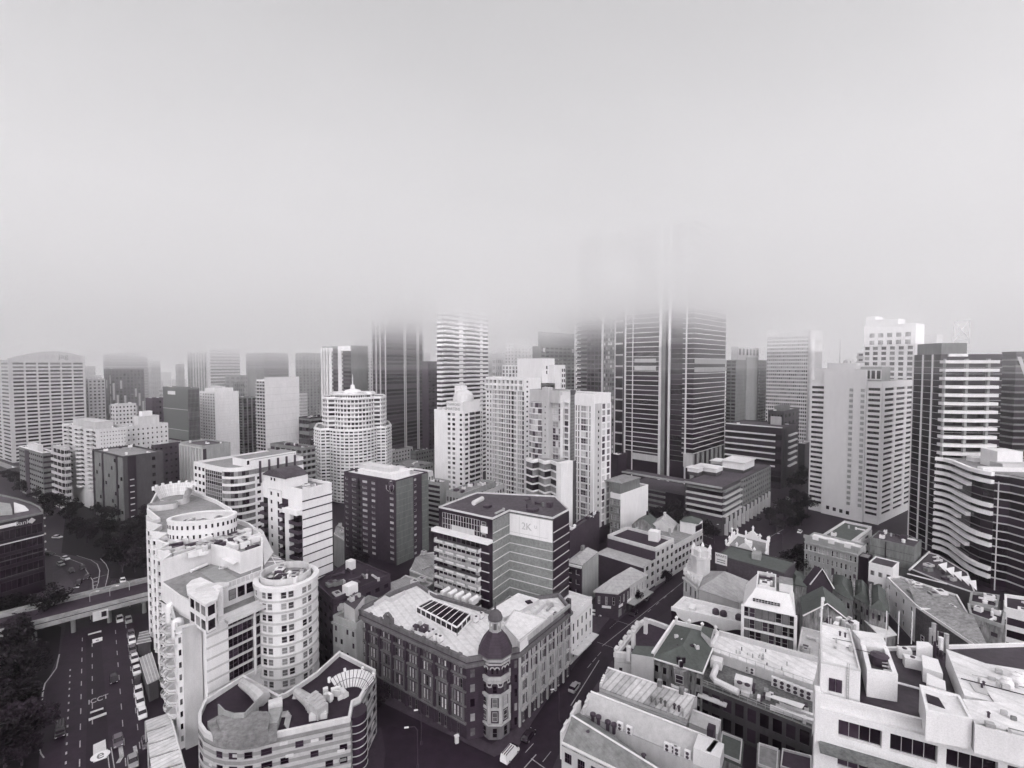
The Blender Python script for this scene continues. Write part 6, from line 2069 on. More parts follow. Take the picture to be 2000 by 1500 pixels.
# --- long white roofed block with its row of machines
z = 12.0
R0, R1, R2, R3 = pts(z, (1392, 1273), (1588, 1340), (1598, 1301), (1404, 1247))
t = T('building', 'long low block with a bright white sheet roof and a cluttered service deck', 'building', (R0.x, R0.y, 0))
t.mb('wall').prism(ccw([R0, R1, R2, R3]), 0, z, PALE)
slope(t.mb('roof'), (R0, R1), (R3, R2), z + .02, z + .9, ROOFS)
t.mb('parapet').slab(R2, R3, -.5, .3, z, z + 2.2, PALE)
t.mb('parapet').slab(R3, R0, -.2, .5, z, z + 2.0, WHITE)
DZ = 9.6
S0, S1 = P_(1366, 1334, DZ), P_(1586, 1420, DZ)
S3, S2 = P_(1381, 1292, DZ), P_(1588, 1366, DZ)
dk = ccw([S0, S1, R1, R0])
t.mb('service_deck').prism(dk, 0, DZ, CONC, mat('deck_with_puddles', .22, dirt=.6, streak=False, scale=.7, green=.01))
rl = t.mb('deck_rail')
for k in range(14):
    p = S0.lerp(S1, k / 13); rl.tube([v3(p, DZ), v3(p, DZ + 1.1)], .05, METAL, 4)
rl.tube([v3(S0, DZ + 1.1), v3(S1, DZ + 1.1)], .06, METAL, 4); rl.tube([v3(S0, DZ + .6), v3(S1, DZ + .6)], .05, METAL, 4)
for k in range(12):
    p = R0.lerp(R1, k / 11); rl.tube([v3(p, z), v3(p, z + 1.2)], .05, METAL, 4)
rl.tube([v3(R0, z + 1.2), v3(R1, z + 1.2)], .06, METAL, 4)
dp = [P_(x, y, DZ + 1.2) for x, y in ((1400, 1296), (1396, 1312), (1392, 1322), (1398, 1330), (1422, 1342), (1442, 1352))]
t.mb('roof_duct').tube([v3(p, DZ + 1.2) for p in dp], .75, WMETAL, 8)
t.mb('roof_duct').box(P_(1400, 1294, DZ + 1.6), u, 2.4, 2.6, DZ + .6, DZ + 2.6, WMETAL)
t.mb('plant_unit').box(P_(1452, 1338, DZ + 1), v, 3.6, 2.6, DZ + .3, DZ + 2.5, WMETAL)
for s in (-.8, .8):
    t.add('plant_fan').lathe(P_(1452, 1336, DZ + 2.5) + v * s, [(.6, DZ + 2.5), (.6, DZ + 2.7)], DMETAL, 12)
t.mb('awning_roof').prism(ccw(pts(7.5, (1362, 1358), (1418, 1380), (1424, 1363), (1368, 1341))), 7.2, 7.5, WHITE, ROOFW, True)
r = random.Random(3)
for i in range(26):
    s, w_ = r.uniform(.3, .97), r.uniform(.06, .55)
    p = S0.lerp(S1, s).lerp(R0.lerp(R1, s), w_)
    k = t.add('deck_item'); k.box(p, u if r.random() < .6 else v, r.uniform(.5, 2.4), r.uniform(.4, 1.1), DZ + .05, DZ + r.uniform(.4, 1.4), r.choice((WMETAL, WHITE, METAL, CONC, DMETAL, PALE)))
k = t.mb('deck_awning'); q = pts(DZ + 2.2, (1498, 1360), (1512, 1358), (1572, 1376), (1566, 1384))
k.prism(ccw(q), DZ + 2.1, DZ + 2.25, WHITE, None, True)
t.mb('trough').box(P_(1548, 1396, DZ + .5), v, 8.5, 1.0, DZ + .2, DZ + .9, WHITE); t.mb('trough').box(P_(1556, 1390, DZ + .5), v, 6.5, .8, DZ + .2, DZ + 1.1, WHITE)
facade(t, S0, S1, 0, DZ - .4, nf=2, nc=9, ww=.7, wh=.66, wall=DKGREY, gm=G_DARK, dep_=.3)
for _ in range(16):
    p = R0.lerp(R1, r.uniform(.05, .95)).lerp(R3.lerp(R2, .5), r.uniform(.15, .85)); k = t.add('roof_fixture'); zz = z + .5
    if r.random() < .5: k.box(p, u, r.uniform(.3, .9), r.uniform(.3, .7), zz, zz + r.uniform(.2, .9), r.choice((WMETAL, METAL, CREAM)))
    else: k.tube([v3(p, zz), v3(p, zz + r.uniform(.5, 1.2))], .12, r.choice((METAL, DMETAL, WMETAL)), 6)
for k in range(3):
    p = P_(1492 + k * 30, 1400 + k * 10, 5); t.add('post').tube([v3(p, 0), v3(p, 6.5), v3(p - v * 1.5, 7.5)], .12, PALE, 5)
t.done()
for i in range(8):
    p = P_(1410 + i * 8.4, 1292.5 + i * 3.5, DZ)
    ac_unit(p, DZ + .05, 32, 'white air conditioner in the left row under the white roof, %s from the left' % ordinal(i), 'air conditioners along the white roof edge', 1.15)
for i in range(6):
    p = P_(1514 + i * 13, 1341 + i * 5.2, DZ)
    ac_unit(p, DZ + .05, 32, 'white air conditioner in the right row under the white roof, %s from the left' % ordinal(i), 'air conditioners along the white roof edge', 1.5)
# --- white four-storey block
z = 20.3
A, B = P_(1451, 1181, z), P_(1554, 1203, z)
n_ = normal(A, B); d = (B - A).normalized(); L = (B - A).length
t = T('office_building', 'white four storey block with grey louvre panels and a stepped white roof storey', 'building', (A.x, A.y, 0))
pl = [A, B, B - n_ * 15, A - n_ * 15]
t.mb('wall').prism(ccw(pl), 0, z, DKGREY)
LV = mat('grey_louvre', .2, dirt=.3, joint=(.16, .06, .6), streak=False)
r = random.Random(6)
for f in range(5):
    z0 = z - (f + 1) * 3.1
    t.mb('wall').slab(A, B, .01, .45, z0 - .22, z0 + .22, WHITE)
    for c in range(8):
        p0, p1 = A.lerp(B, (c + .05) / 8), A.lerp(B, (c + .95) / 8)
        if r.random() < .5:
            t.add('louvre_panel').slab(p0, p1, .02, .16, z0 + .25, z0 + 2.85, LV)
        else:
            m = (p0 + p1) / 2
            t.window(v3(m, z0 + 1.55) + v3(n_, 0) * .03, v3(n_, 0), (p1 - p0).length, 2.6, 4, G_DARK, METAL)
for s in (0, 1):
    q = A.lerp(B, s); t.mb('wall').box(q + n_ * .1, d, .7, 1.4, 0, z, WHITE)
t.mb('roof_storey').loft([[v3(p, z) for p in ccw([A + n_ * .5, B + n_ * .5, B - n_ * 14, A - n_ * 14])], [v3(p, z + 4.2) for p in ccw([A + d * 3 - n_ * 3, B - d * 1.5 - n_ * 3, B - d * 1.5 - n_ * 13, A + d * 3 - n_ * 13])]], WHITE, top=ROOFG)
for c in range(9):
    p = A + d * (L * .22 + c * L * .52 / 9) + n_ * -.45
    t.window(v3(p, z + 1.9) + v3(n_, 0) * .12, (v3(n_, 0)), .8, .95, 4, G_DARK, WHITE)
t.mb('stair_head').box(B - d * 2.2 - n_ * 6, d, 3.2, 5, z + .1, z + 6.4, WHITE, ROOFG)
t.mb('parapet').ring(ccw([A + d * 3 - n_ * 3, B - d * 4.5 - n_ * 3, B - d * 4.5 - n_ * 13, A + d * 3 - n_ * 13]), .35, z + 4.2, z + 5.0, WHITE)
clutter(t, [A + d * 3 - n_ * 3, B - d * 4.5 - n_ * 3, B - d * 4.5 - n_ * 13, A + d * 3 - n_ * 13], z + 4.2, 4, 2)
t.done()
# pale low roof right of it
z = 12.5
pl = ccw(pts(z, (1556, 1285), (1600, 1300), (1612, 1240), (1566, 1228)))
t = T('building', 'low pale flat roof wedged between the four storey block and the white tower block', 'building', (pl[0].x, pl[0].y, 0))
shaft(t, pl, 0, z, PALE, mat('pale_smooth_roof', .5), .6); clutter(t, pl, z, 3, 5, (PALE, METAL)); t.done()
# --- white wavy-parapet building
z = 11.5
A, B = P_(1311, 1190, z), P_(1452, 1222, z)
n_ = normal(A, B)
t = T('building', 'white roofed building whose curly white parapet tops a black wall', 'building', (A.x, A.y, 0))
pl = ccw([A, B, P_(1448, 1195, z), P_(1335, 1168, z)])
t.mb('wall').prism(pl, 0, z - .6, DARK)
t.mb('roof').prism(offset(pl, -.3), z - .6, z - .4, ROOFW)
import_wave = lambda s: z - 1.4 + .9 * math.cos(s * 13) * (1 - .3 * s) + (1.0 if s < .1 else 0)
nn = 40; d = (B - A); k = t.mb('wavy_parapet')
for i in range(nn):
    s0, s1 = i / nn, (i + 1) / nn
    a_, b_ = A + d * s0 + n_ * .35, A + d * s1 + n_ * .35
    k.face([v3(a_, import_wave(s0) - .5), v3(b_, import_wave(s1) - .5), v3(b_, z + .9), v3(a_, z + .9)], WHITE)
    k.face([v3(a_, z + .9), v3(b_, z + .9), v3(b_ - n_ * .6, z + .9), v3(a_ - n_ * .6, z + .9)], WHITE)
t.mb('parapet').ring(pl, .4, z - .39, z + .6, WHITE, .02)
for px in (1398, 1413, 1443):
    p = P_(px, 1196 + (px - 1398) * .25, z); t.add('round_vent').lathe(p, [(1.0, z - .4), (1.0, z + .6), (.6, z + 1.1)], DMETAL, 10)
t.mb('roof_unit').box(P_(1352, 1190, z), u, 3.2, 1.6, z - .4, z + 1, WMETAL)
t.done()
# --- hall with the big grey roof
ze, zr = 11.5, 16.5
q4 = pts(ze, (1365, 1150), (1443, 1176), (1478, 1142), (1378, 1116))
t = T('hall', 'theatre hall with a broad light grey hipped roof and ornamental street front', 'hall', (q4[0].x, q4[0].y, 0))
pl = ccw(q4)
t.mb('wall').prism(pl, 0, ze, CREAM)
t.mb('roof').hip([v3(p, 0) for p in offset(pl, .4)], ze, zr, mat('light_sheet_roof', .42, dirt=.25, streak=False, rib=(32, .9, .88)), .55)
A, B = P_(1337, 1127, ze), P_(1364, 1150, ze)
n_ = normal(A, B)
t.mb('street_front').prism(ccw([A, B, P_(1380, 1116, ze), P_(1352, 1098, ze)]), 0, ze + 1, PALE)
facade(t, A, B, 0, ze, nf=2, nc=3, ww=.35, wh=.55, wall=PALE, gm=G_DARK, dep_=.3)
t.mb('street_front').slab(A, B, .3, .9, ze - .5, ze + .2, PALE)
for k in range(5):
    p = A.lerp(B, k / 4); q = P_(1352, 1098, ze).lerp(A, k / 4)
    t.add('finial').lathe(p, [(.5, ze + 1), (.4, ze + 2), (.6, ze + 2.3), (.1, ze + 3.2)], PALE, 8)
    t.add('finial').lathe(q, [(.5, ze + 1), (.4, ze + 2.4), (.6, ze + 2.7), (.1, ze + 3.6)], PALE, 8)
tp = P_(1369, 1108, 14)
t.mb('octagonal_cupola').lathe(tp, [(3.2, ze), (3.2, 17.5), (3.6, 17.8), (3.6, 18.6), (2.9, 18.7), (2.6, 20.6), (.4, 20.8)], PALE, 8)
for i in range(6):
    x = tp + Vector((math.cos(i * 1.047), math.sin(i * 1.047))) * 3.1
    t.add('finial').lathe(x, [(.45, 18.6), (.4, 20.4), (.6, 20.7), (.1, 22)], WHITE, 8)
t.done()
# --- long brick wall with the painted sign
z = 15
A, B = P_(1400, 1086, z), P_(1532, 1122, z)
n_ = normal(A, B)
t = T('brick_building', 'long plain brick building with a white painted sign at its street end', 'building', (A.x, A.y, 0))
pl = ccw([A, B, B - n_ * 13, A - n_ * 13])
shaft(t, pl, 0, z, mat('old_red_brick', .075, dirt=.5, joint=(.45, .06, .8), streak=False, scale=.6), GREENR, .5, .3, DKGREY)
facade(t, A, B, 4, z - 2, nf=2, nc=9, ww=.12, wh=.25, wall=mat('old_red_brick', .075), gm=G_DARK, dep_=.05, skip=lambda f, c: (c * 3 + f) % 4 != 0)
sg = t.mb('sign_board'); s0, s1 = A.lerp(B, -.02), A.lerp(B, .17)
sg.slab(s0, s1, .2, .35, z - 2.6, z + 1.4, WHITE)
letters("AMAR'S", 1.15, DARK, v3(s0.lerp(s1, .5), z + .5) + v3(n_, 0) * .37, v3(n_, 0), t, 'sign_lettering')
for i in range(2):
    sg.slab(s0.lerp(s1, .15), s0.lerp(s1, .85), .352, .37, z - 1.1 - i * .8, z - .8 - i * .8, GREY)
t.mb('plant_unit').box(P_(1478, 1090, z), u, 4, 3, z + .1, z + 2, CONC)
t.done()
# --- white baroque-parapet building by the far junction
z = 12.5
q4 = pts(z, (1418, 1068), (1496, 1092), (1502, 1062), (1440, 1046))
pl = ccw(q4)
t = T('building', 'white building with curly pedimented parapets and pinnacles by the far junction', 'building', (pl[0].x, pl[0].y, 0))
shaft(t, pl, 0, z, WHITE, ROOFG, 1.0, .4)
for i in range(len(pl)):
    A, B = pl[i], pl[(i + 1) % len(pl)]
    L = (B - A).length
    arch_wall(t, 'pediment', A.lerp(B, .3), A.lerp(B, .7), z + 1.0, lambda s: z + 1.1 + 2.6 * math.sin(math.pi * s), .5, WHITE)
    for s in (0, .28, .5, .72):
        p = A.lerp(B, s); zz = z + (3.6 if s == .5 else 1)
        t.add('pinnacle').lathe(p, [(.4, zz), (.35, zz + 1.2), (.55, zz + 1.4), (.05, zz + 2.3)], WHITE, 8)
A, B = q4[0], q4[1]
facade(t, A, B, 1, z - 1, nf=2, nc=5, ww=.3, wh=.5, wall=WHITE, gm=G_DARK, dep_=.15)
t.mb('dark_party_wall').slab(A, A.lerp(B, .62), .16, .4, 0, z + .6, BRICK)
t.mb('roof_box').box(sum(pl, Vector((0, 0))) / 4, u, 3, 2, z, z + 1.8, WHITE)
t.done()

# ================= far side of the street: terrace of old buildings
z = 14
A, B, K = P_(1280, 1076, z), P_(1316, 1057, z), P_(1187, 1050, z)
t = T('building', 'three storey pale street building with a sunken brown roof and white parapet', 'building', (A.x, A.y, 0))
pl = ccw([A, B, B + (K - A), K])
shaft(t, pl, 0, z, CREAM, mat('dark_red_membrane', .035), 1.2, .5, PALE)
facade(t, A, B, 1, z, nf=4, nc=4, ww=.45, wh=.5, wall=CREAM, gm=G_DARK, dep_=.25)
t.mb('brick_flank').slab(K, A, .01, .2, 0, z - .3, BRICK)
t.mb('lower_wing').prism(ccw([K + normal(K, A) * .3, A + normal(K, A) * .3, A + normal(K, A) * 9, K + normal(K, A) * 9]), 0, z - 4, BRICK, SHEETP)
C2 = A + normal(K, A) * 9
facade(t, C2, A + normal(K, A) * .3, 1, z - 3, nf=3, nc=2, ww=.5, wh=.5, wall=CREAM, gm=G_DARK, dep_=.25)
t.mb('stair_head').box(A.lerp(B, .7) + (K - A).normalized() * 6, u, 3.5, 4, z, z + 4, WHITE)
t.done()
C, D = P_(1317, 1058, 13), P_(1366, 1046, 13)
C = B + (B - A).normalized() * .2; D = C + (B - A).normalized() * 26
n_ = normal(C, D)
t = T('building', 'long street building of wide upper windows with a grey roof and square end turret', 'building', (C.x, C.y, 0))
pl = ccw([C, D, D - n_ * 22, C - n_ * 22])
shaft(t, pl, 0, 11.5, CREAM, ROOFG, .8)
facade(t, C, D, 1, 11, nf=3, nc=8, ww=.66, wh=.5, wall=CREAM, gm=G_DARK, fm=DMETAL, st=7, dep_=.25)
tp = D - (D - C).normalized() * 3.5 - n_ * 3.5
t.mb('turret').box(tp, D - C, 7, 7, 11.5, 16.5, WHITE, GREENR)
t.mb('turret').slab(tp - (D - C).normalized() * 3.4 + n_ * 3.5, tp + (D - C).normalized() * 3 + n_ * 3.5, .02, .1, 13, 15.5, DARK)
t.mb('turret_roof').loft([[v3(tp + u * a_ + v * b_, 16.51) for a_, b_ in ((-3.9, 3.9), (-3.9, -3.9), (3.9, -3.9), (3.9, 3.9))], [v3(tp + u * a_ + v * b_, 18.4) for a_, b_ in ((-.2, .2), (-.2, -.2), (.2, -.2), (.2, .2))]], GREENR)
for k in range(5):
    p = C.lerp(D, .15 + k * .15) - n_ * (8 + 3 * (k % 2)); t.add('chimney').box(p, u, .9, .9, 11.5, 14.5, CONC)
t.done()
# gabled houses behind it
for i, (px, py, L, m, lb) in enumerate(((1262, 1014, 10, GREENR, 'greenish gabled house behind the long street building'), (1296, 1016, 9, SHEETP, 'pale gabled house with a white stepped gable behind the long street building'))):
    p = P_(px, py + 8, 13); a = p - u * 5 + v * 5; b = p + u * 5 + v * 5; c = p + u * 5 - v * 5; d = p - u * 5 - v * 5
    t = T('house', lb, 'house', (p.x, p.y, 0))
    q = ccw([a, b, c, d])
    t.mb('wall').prism(q, 0, 13, PALE if i else STAIN); t.mb('roof').gable(q[0], q[1], q[2], q[3], 13, 16.5, m, PALE if i else STAIN)
    t.add('chimney').box(p + u * 2, u, .9, .9, 14, 18, DARK if not i else PALE)
    t.done()
# white slab block with gridded side
t = tower('apartment_building', 'plain white slab with a gridded grey side beyond the twin tower', (1212, 968, 228), 1192, 1266, WHITE, ang=44, finish=False, units=1, roof=ROOFG, par=.6)
facade(t, t.q[3], t.q[0], 0, t.z - 2, nf=6, nc=3, ww=.8, wh=.66, wall=GREY, gm=G_MID, fm=CREAM, st=7, dep_=.2)
crown(t, (.05, .75, .2, 1.2), 4.5, GREY)
b = t.mb('flat_roof'); P0 = t.q[0]; uu, vv = dirs(44)
b.box(P0 + uu * 10 + vv * 5, uu, 18, 10, t.z + 4.91, t.z + 5.5, GREY, ROOFG)
t.done()
tower('brick_building', 'plain dark brick box with an open roof of white frames beside the billboard block', (1112, 1044, 190), 1100, 1171, BRICK, units=6, par=.8, roof=ROOFD)
t = tower('house', 'narrow old brick house with carved white window frames and a pale folded roof', (1137, 1105, 168), 1106, 1168, STAIN, finish=False, units=0, par=0)
facade(t, t.q[3], t.q[0], 1, t.z - 1, nf=4, nc=2, ww=.5, wh=.5, wall=VB, gm=G_DARK, fm=WHITE, st=1, dep_=.3)
t.mb('side_wall').slab(t.q[0], t.q[1], .02, .2, 0, t.z - .2, CONC)
t.mb('roof_sheet').hip([v3(p, 0) for p in t.q], t.z + .1, t.z + 2.0, SHEETP, .4)
t.mb('cornice').slab(t.q[3], t.q[0], .3, .9, t.z - .8, t.z - .1, WHITE)
t.add('chimney').box(t.q[0].lerp(t.q[2], .7), u, 1.6, 1, t.z, t.z + 3, STAIN)
t.done()
ze = 9
t = T('pub', 'corner pub with a light hipped sheet roof and a street awning', 'pub', (P_(1206, 1156, ze).x, P_(1206, 1156, ze).y, 0))
A, B, K = P_(1206, 1157, ze), P_(1262, 1122, ze), P_(1163, 1153, ze)
t.mb('wall').prism(ccw([A, B, B + (K - A), K]), 0, ze, BRICK)
t.mb('roof').hip([v3(p, 0) for p in offset(ccw([A, B, B + (K - A), K]), .3)], ze, ze + 3.6, SHEETP, .5)
t.mb('cornice').ring(ccw([A, B, B + (K - A), K]), .3, ze - .6, ze - .02, CREAM, .35)
facade(t, K, A, 3.5, ze - .7, nf=1, nc=3, ww=.3, wh=.55, wall=BRICK, gm=G_MID, fm=WHITE, st=4, dep_=.15)
facade(t, A, A.lerp(B, .4), 3.5, ze - .7, nf=1, nc=3, ww=.3, wh=.55, wall=BRICK, gm=G_MID, fm=WHITE, st=4, dep_=.15)
facade(t, A.lerp(B, .4), B, 3.5, ze - .7, nf=1, nc=6, ww=.3, wh=.6, wall=CREAM, gm=G_MID, fm=WHITE, st=4, dep_=.25)
facade(t, A, B, 0, 3.3, nf=1, nc=6, ww=.7, wh=.8, wall=BRICK, gm=G_MID, dep_=.2)
t.mb('awning').slab(A.lerp(B, .3), A.lerp(B, 1.0), .1, 3.0, 3.3, 3.6, CONC)
for k, nm in ((.02, 'lit_sign'), (.3, 'lit_sign')):
    p = A.lerp(B, k); t.add('white_sign').slab(p, p + (B - A).normalized() * 2.4, .3, .45, 3.7, 4.5, WHITE)
p = K.lerp(A, .3); t.add('white_sign').slab(p, p + (A - K).normalized() * 3, .2, .35, 3.4, 4.2, WHITE)
t.done()

# ================= church, houses and terraces right of centre
def gabled(name, label, cat, front_l, apex, front_r, back, ze, zr, roof, wall):
    """gable facing the camera: front eaves and apex as photo points, ridge running to photo point back"""
    a, b = P_(*front_l, ze), P_(*front_r, ze); g, h = P_(*apex, zr), P_(*back, zr)
    ax = h - (a + b) / 2
    t = T(name, label, cat, (a.x, a.y, 0))
    c, d = b + ax, a + ax
    m0 = (a + b) / 2
    t.mb('wall').prism(ccw([a, b, c, d]), 0, ze, wall)
    t.mb('wall').face([v3(a, ze), v3(b, ze), v3(m0, zr)], wall)
    r = t.mb('roof')
    o = -ax.normalized() * .6
    slope(r, (d, a + o), (d + (b - a) / 2, m0 + o), ze, zr, roof); slope(r, (b + o, c), (m0 + o, d + (b - a) / 2), ze, zr, roof)
    e = t.mb('bargeboard')
    e.tube([v3(a + o, ze + .3), v3(m0 + o, zr + .35), v3(b + o, ze + .3)], .22, WHITE, 4)
    return t, (a, b, c, d)


t, q = gabled('house', 'large green grey gabled roof house in front of the little church', 'house', (1568, 1203), (1612, 1186), (1662, 1216), (1606, 1146), 11.5, 16, GREENR, STAIN); t.done()
t, q = gabled('church', 'small church with a steep dark red roof and white edged gable', 'church', (1579, 1142), (1603, 1129), (1626, 1150), (1592, 1106), 11, 17, TILE, BRICK); t.done()
p = P_(1557, 1125, 9)
t = T('shed', 'round ended green grey roofed hall left of the church', 'shed', (p.x, p.y, 0))
pl = ccw(pts(10, (1545, 1112), (1578, 1132), (1575, 1146), (1552, 1142), (1536, 1120)))
t.mb('wall').prism(pl, 0, 9.9, STAIN); t.mb('roof').prism(offset(pl, .3), 9.9, 10.2, GREENR, None, True)
cc_ = sum(pl, Vector((0, 0))) / 5; t.mb('roof').loft([[v3(x, 10.21) for x in pl], [v3(cc_.lerp(x, .45), 12) for x in pl]], GREENR); t.done()
for i, (fl, fr, bk, lb) in enumerate((((1622, 1150), (1665, 1172), (1655, 1132), 'first grey roofed terrace house right of the church'),
                                      ((1668, 1166), (1700, 1184), (1690, 1142), 'second grey roofed terrace house beside the dark party wall'),
                                      ((1700, 1186), (1736, 1196), (1722, 1152), 'third grey roofed terrace house with a rear extension'))):
    ze, zr = 9.5, 12
    a, b = P_(*fl, ze), P_(*fr, ze); c = P_(*bk, zr); mv = c - b.lerp(a, .3)
    t = T('terrace_house', lb, 'house', (a.x, a.y, 0), 'terrace houses behind the church')
    pl = ccw([a, b, b + mv * 1.6, a + mv * 1.6])
    t.mb('wall').prism(pl, 0, ze, STAIN if i else CONC)
    t.mb('roof').hip([v3(x, 0) for x in offset(pl, .3)], ze, zr, GREENR, .4)
    facade(t, a, b, 1, ze - .5, nf=2, nc=3, ww=.35, wh=.45, wall=STAIN if i else CONC, gm=G_DARK, dep_=.12)
    t.add('chimney').box(a + mv * .9, u, .9, .7, ze, zr + 1.8, BRICK); t.add('chimney').box(b + mv * .9, u, .9, .7, ze, zr + 1.6, STAIN)
    t.mb('party_wall').slab(a, a + mv * 1.6, -.2, .2, 0, ze + 2.2, STAIN)
    t.done()
pl = ccw(pts(4, (1688, 1212), (1720, 1206), (1752, 1240), (1722, 1246)))
t = T('shed', 'low white yard roof behind the terrace houses', 'shed', (pl[0].x, pl[0].y, 0)); t.mb('wall').prism(offset(pl, -.3), 0, 3.8, STAIN); t.mb('roof').prism(pl, 3.8, 4.1, ROOFW, None, True); t.done()
# ornate four-storey block
t = tower('building', 'ornate grey four storey building with crested parapets and a white roof', (1676, 1080, 178), 1572, 1692, CONC, ang=50, finish=False, units=0, par=.8, roof=ROOFW)
A, B = t.q[3], t.q[0]; n_ = normal(A, B); d = (B - A).normalized()
facade(t, A, B, .5, t.z - .8, nf=4, nc=12, ww=.42, wh=.55, wall=CONC, gm=G_MID, fm=PALE, st=4, dep_=.2)
for zz in (t.z - 4.2, t.z - 1):
    t.mb('cornice').slab(A, B, .2, .75, zz, zz + .5, CONC)
for k in range(4):
    m = A.lerp(B, .06 + k * .3); t.add('crest').slab(m - d * 1.5, m + d * 1.5, -.4, .3, t.z + .8, t.z + 2.0, CONC)
    if k < 3: t.mb('attic').slab(A.lerp(B, .14 + k * .3), A.lerp(B, .3 + k * .3), -2.6, -.5, t.z, t.z + 2.4, WHITE)
t.done()
t = tower('building', 'pale hipped parapet building right behind the ornate grey one', (1662, 1062, 192), 1606, 1702, PALE, ang=50, finish=False, units=3, par=1.0, roof=GREENR)
facade(t, t.q[3], t.q[0], 4, t.z - .5, nf=2, nc=5, ww=.35, wh=.4, wall=PALE, gm=G_DARK); facade(t, t.q[0], t.q[1], 4, t.z - .5, nf=3, nc=2, ww=.35, wh=.4, wall=PALE, gm=G_DARK)
t.done()
t = tower('concrete_building', 'blank grey concrete block with stepped floor lines below the pale tower', (1786, 1070, 186), 1700, 1800, mat('streaked_concrete', .26, dirt=.45, green=.02), ang=50, finish=False, units=8, par=.3, roof=ROOFD)
facade(t, t.q[3], t.q[0], 0, t.z, kind='lines', nf=5, wh=.04, span=DKGREY)
t.mb('downpipe').slab(t.q[3].lerp(t.q[0], .36), t.q[3].lerp(t.q[0], .375), .06, .3, t.z - 8, t.z, DARK)
t.done()
t = tower('house', 'white house front with two wide windows below the blank concrete block', (1744, 1112, 168), 1697, 1756, WHITE, ang=50, finish=False, units=0, par=.4, roof=ROOFD)
facade(t, t.q[3], t.q[0], 1, t.z - 1, nf=3, nc=3, ww=.5, wh=.4, wall=WHITE, gm=G_MID, fm=GREY, st=7, dep_=.2); t.done()
t = tower('building', 'narrow black sided building between the ornate grey block and the white house', (1696, 1092, 176), 1676, 1704, DARK, ang=50, units=0, par=.3)
# long white-walled building with a big grey roof
z = 11
A, B, C, D = P_(1732, 1130, z), P_(1790, 1186, z), P_(1940, 1288, z), P_(1870, 1165, z)
t = T('building', 'long white walled building with a big blotched grey roof and stone side', 'building', (B.x, B.y, 0))
E1 = P_(1757, 1128, z)
pl = ccw([A, B, C, D, E1])
t.mb('wall').prism(pl, 0, z, WHITE); t.mb('parapet').ring(pl, .35, z + .004, z + .6, WHITE, .02)
blot = mat('blotched_grey_roof', .38, dirt=.55, streak=False, scale=.5)
t.mb('roof').prism(offset(pl, -.3), z, z + .1, blot)
facade(t, A, B, 0, z, nf=3, nc=4, ww=.2, wh=.4, wall=WHITE, gm=G_DARK, dep_=.2)
t.mb('stone_side').slab(B, C, .01, .2, 0, z - .2, mat('dark_stone', .12, dirt=.6, scale=.9, streak=False))
for s, h_ in ((.12, 3), (.3, 4)):
    m = B.lerp(C, s); t.window(v3(m, h_) + v3(normal(B, C), 0) * .21, v3(normal(B, C), 0), 1.3, 1.8, 4, G_PALE, WHITE)
q = [E1.lerp(A, .1), B.lerp(E1, .5), C.lerp(D, .6), D]
t.mb('ridge').tube([v3(E1.lerp(B, .5), z + .5), v3(C.lerp(D, .5), z + 1.6)], .3, CONC, 6)
slope(t.mb('roof_slope'), (B, C), (E1.lerp(B, .5), C.lerp(D, .5)), z + .15, z + 2.2, blot)
clutter(t, [B, C, D, E1], z + .1, 16, 17, (METAL, PALE, CONC, WHITE), size=(.8, 3), hgt=(.4, 1.3))
t.done()
for i, (L, z, lb, m) in enumerate(((((1893, 1180), (1948, 1192), (1952, 1168), (1896, 1160)), 12, 'grey rendered building with a black roof terrace right of the blotched roof', CONC),
                                   (((1894, 1204), (1960, 1228), (1964, 1200), (1890, 1184)), 11.5, 'stained grey building with small square windows and a sunken brown roof', STAIN),
                                   (((1962, 1192), (2080, 1222), (2080, 1182), (1962, 1166)), 13, 'white building with big black openings at the right border', WHITE))):
    pl = ccw(pts(z, *L)); t = T('building', lb, 'building', (pl[0].x, pl[0].y, 0))
    shaft(t, pl, 0, z, m, BLACKT, 1.0, .5, m if m is not STAIN else CONC)
    auto_windows(t, pl, 1, z - 1, 3, 4 if i < 2 else 6, ww=.4 if i < 2 else .8, wh=.4 if i < 2 else .6, wall=m, gm=G_DARK)
    clutter(t, pl, z, 4, i, (WHITE, WMETAL, PALE))
    t.done()
# dark podium with white sails under the wave-fronted building
pl = ccw(pts(9, (1778, 1112), (1846, 1140), (1905, 1160), (1890, 1120), (1832, 1085), (1812, 1080)))
t = T('podium', 'dark cluttered podium roof with white shade sails below the rippling building', 'building', (pl[0].x, pl[0].y, 0))
shaft(t, pl, 0, 9, DKGREY, ROOFD, .4, .3, PALE)
for i in range(5):
    a_, b_, c_ = P_(1832 + i * 14, 1105 + i * 8, 11), P_(1850 + i * 14, 1104 + i * 9, 11), P_(1848 + i * 15, 1120 + i * 9, 10)
    k = t.add('shade_sail'); k.face([v3(a_, 11.5), v3(b_, 12.2), v3(c_, 10.4)], WHITE); k.face([v3(c_, 10.38), v3(b_, 12.18), v3(a_, 11.48)], WHITE)
t.mb('white_beam').tube([v3(P_(1776, 1114, 9.5), 9.6), v3(P_(1815, 1078, 9.5), 9.6)], .35, PALE, 5)
t.mb('white_beam').tube([v3(P_(1772, 1120, 9.5), 9.4), v3(P_(1850, 1140, 9.5), 9.4)], .25, WHITE, 5)
clutter(t, pl, 9, 10, 23, (DMETAL, METAL, PALE, GREY))
t.done()

# ================= white tower block at the lower right
z = 42
A = P_(1601, 1363, z); B = P_(1811, 1417, z); d = (B - A).normalized(); n_ = normal(A, B)
B2 = A + d * 34
LD = 30.0
wl = -n_
t = T('office_building', 'big white block at the lower right with dark ribbon windows and rooftop plant rooms', 'building', (A.x, A.y, 0))
pl = [A, B2, B2 + wl * LD, A + wl * LD]
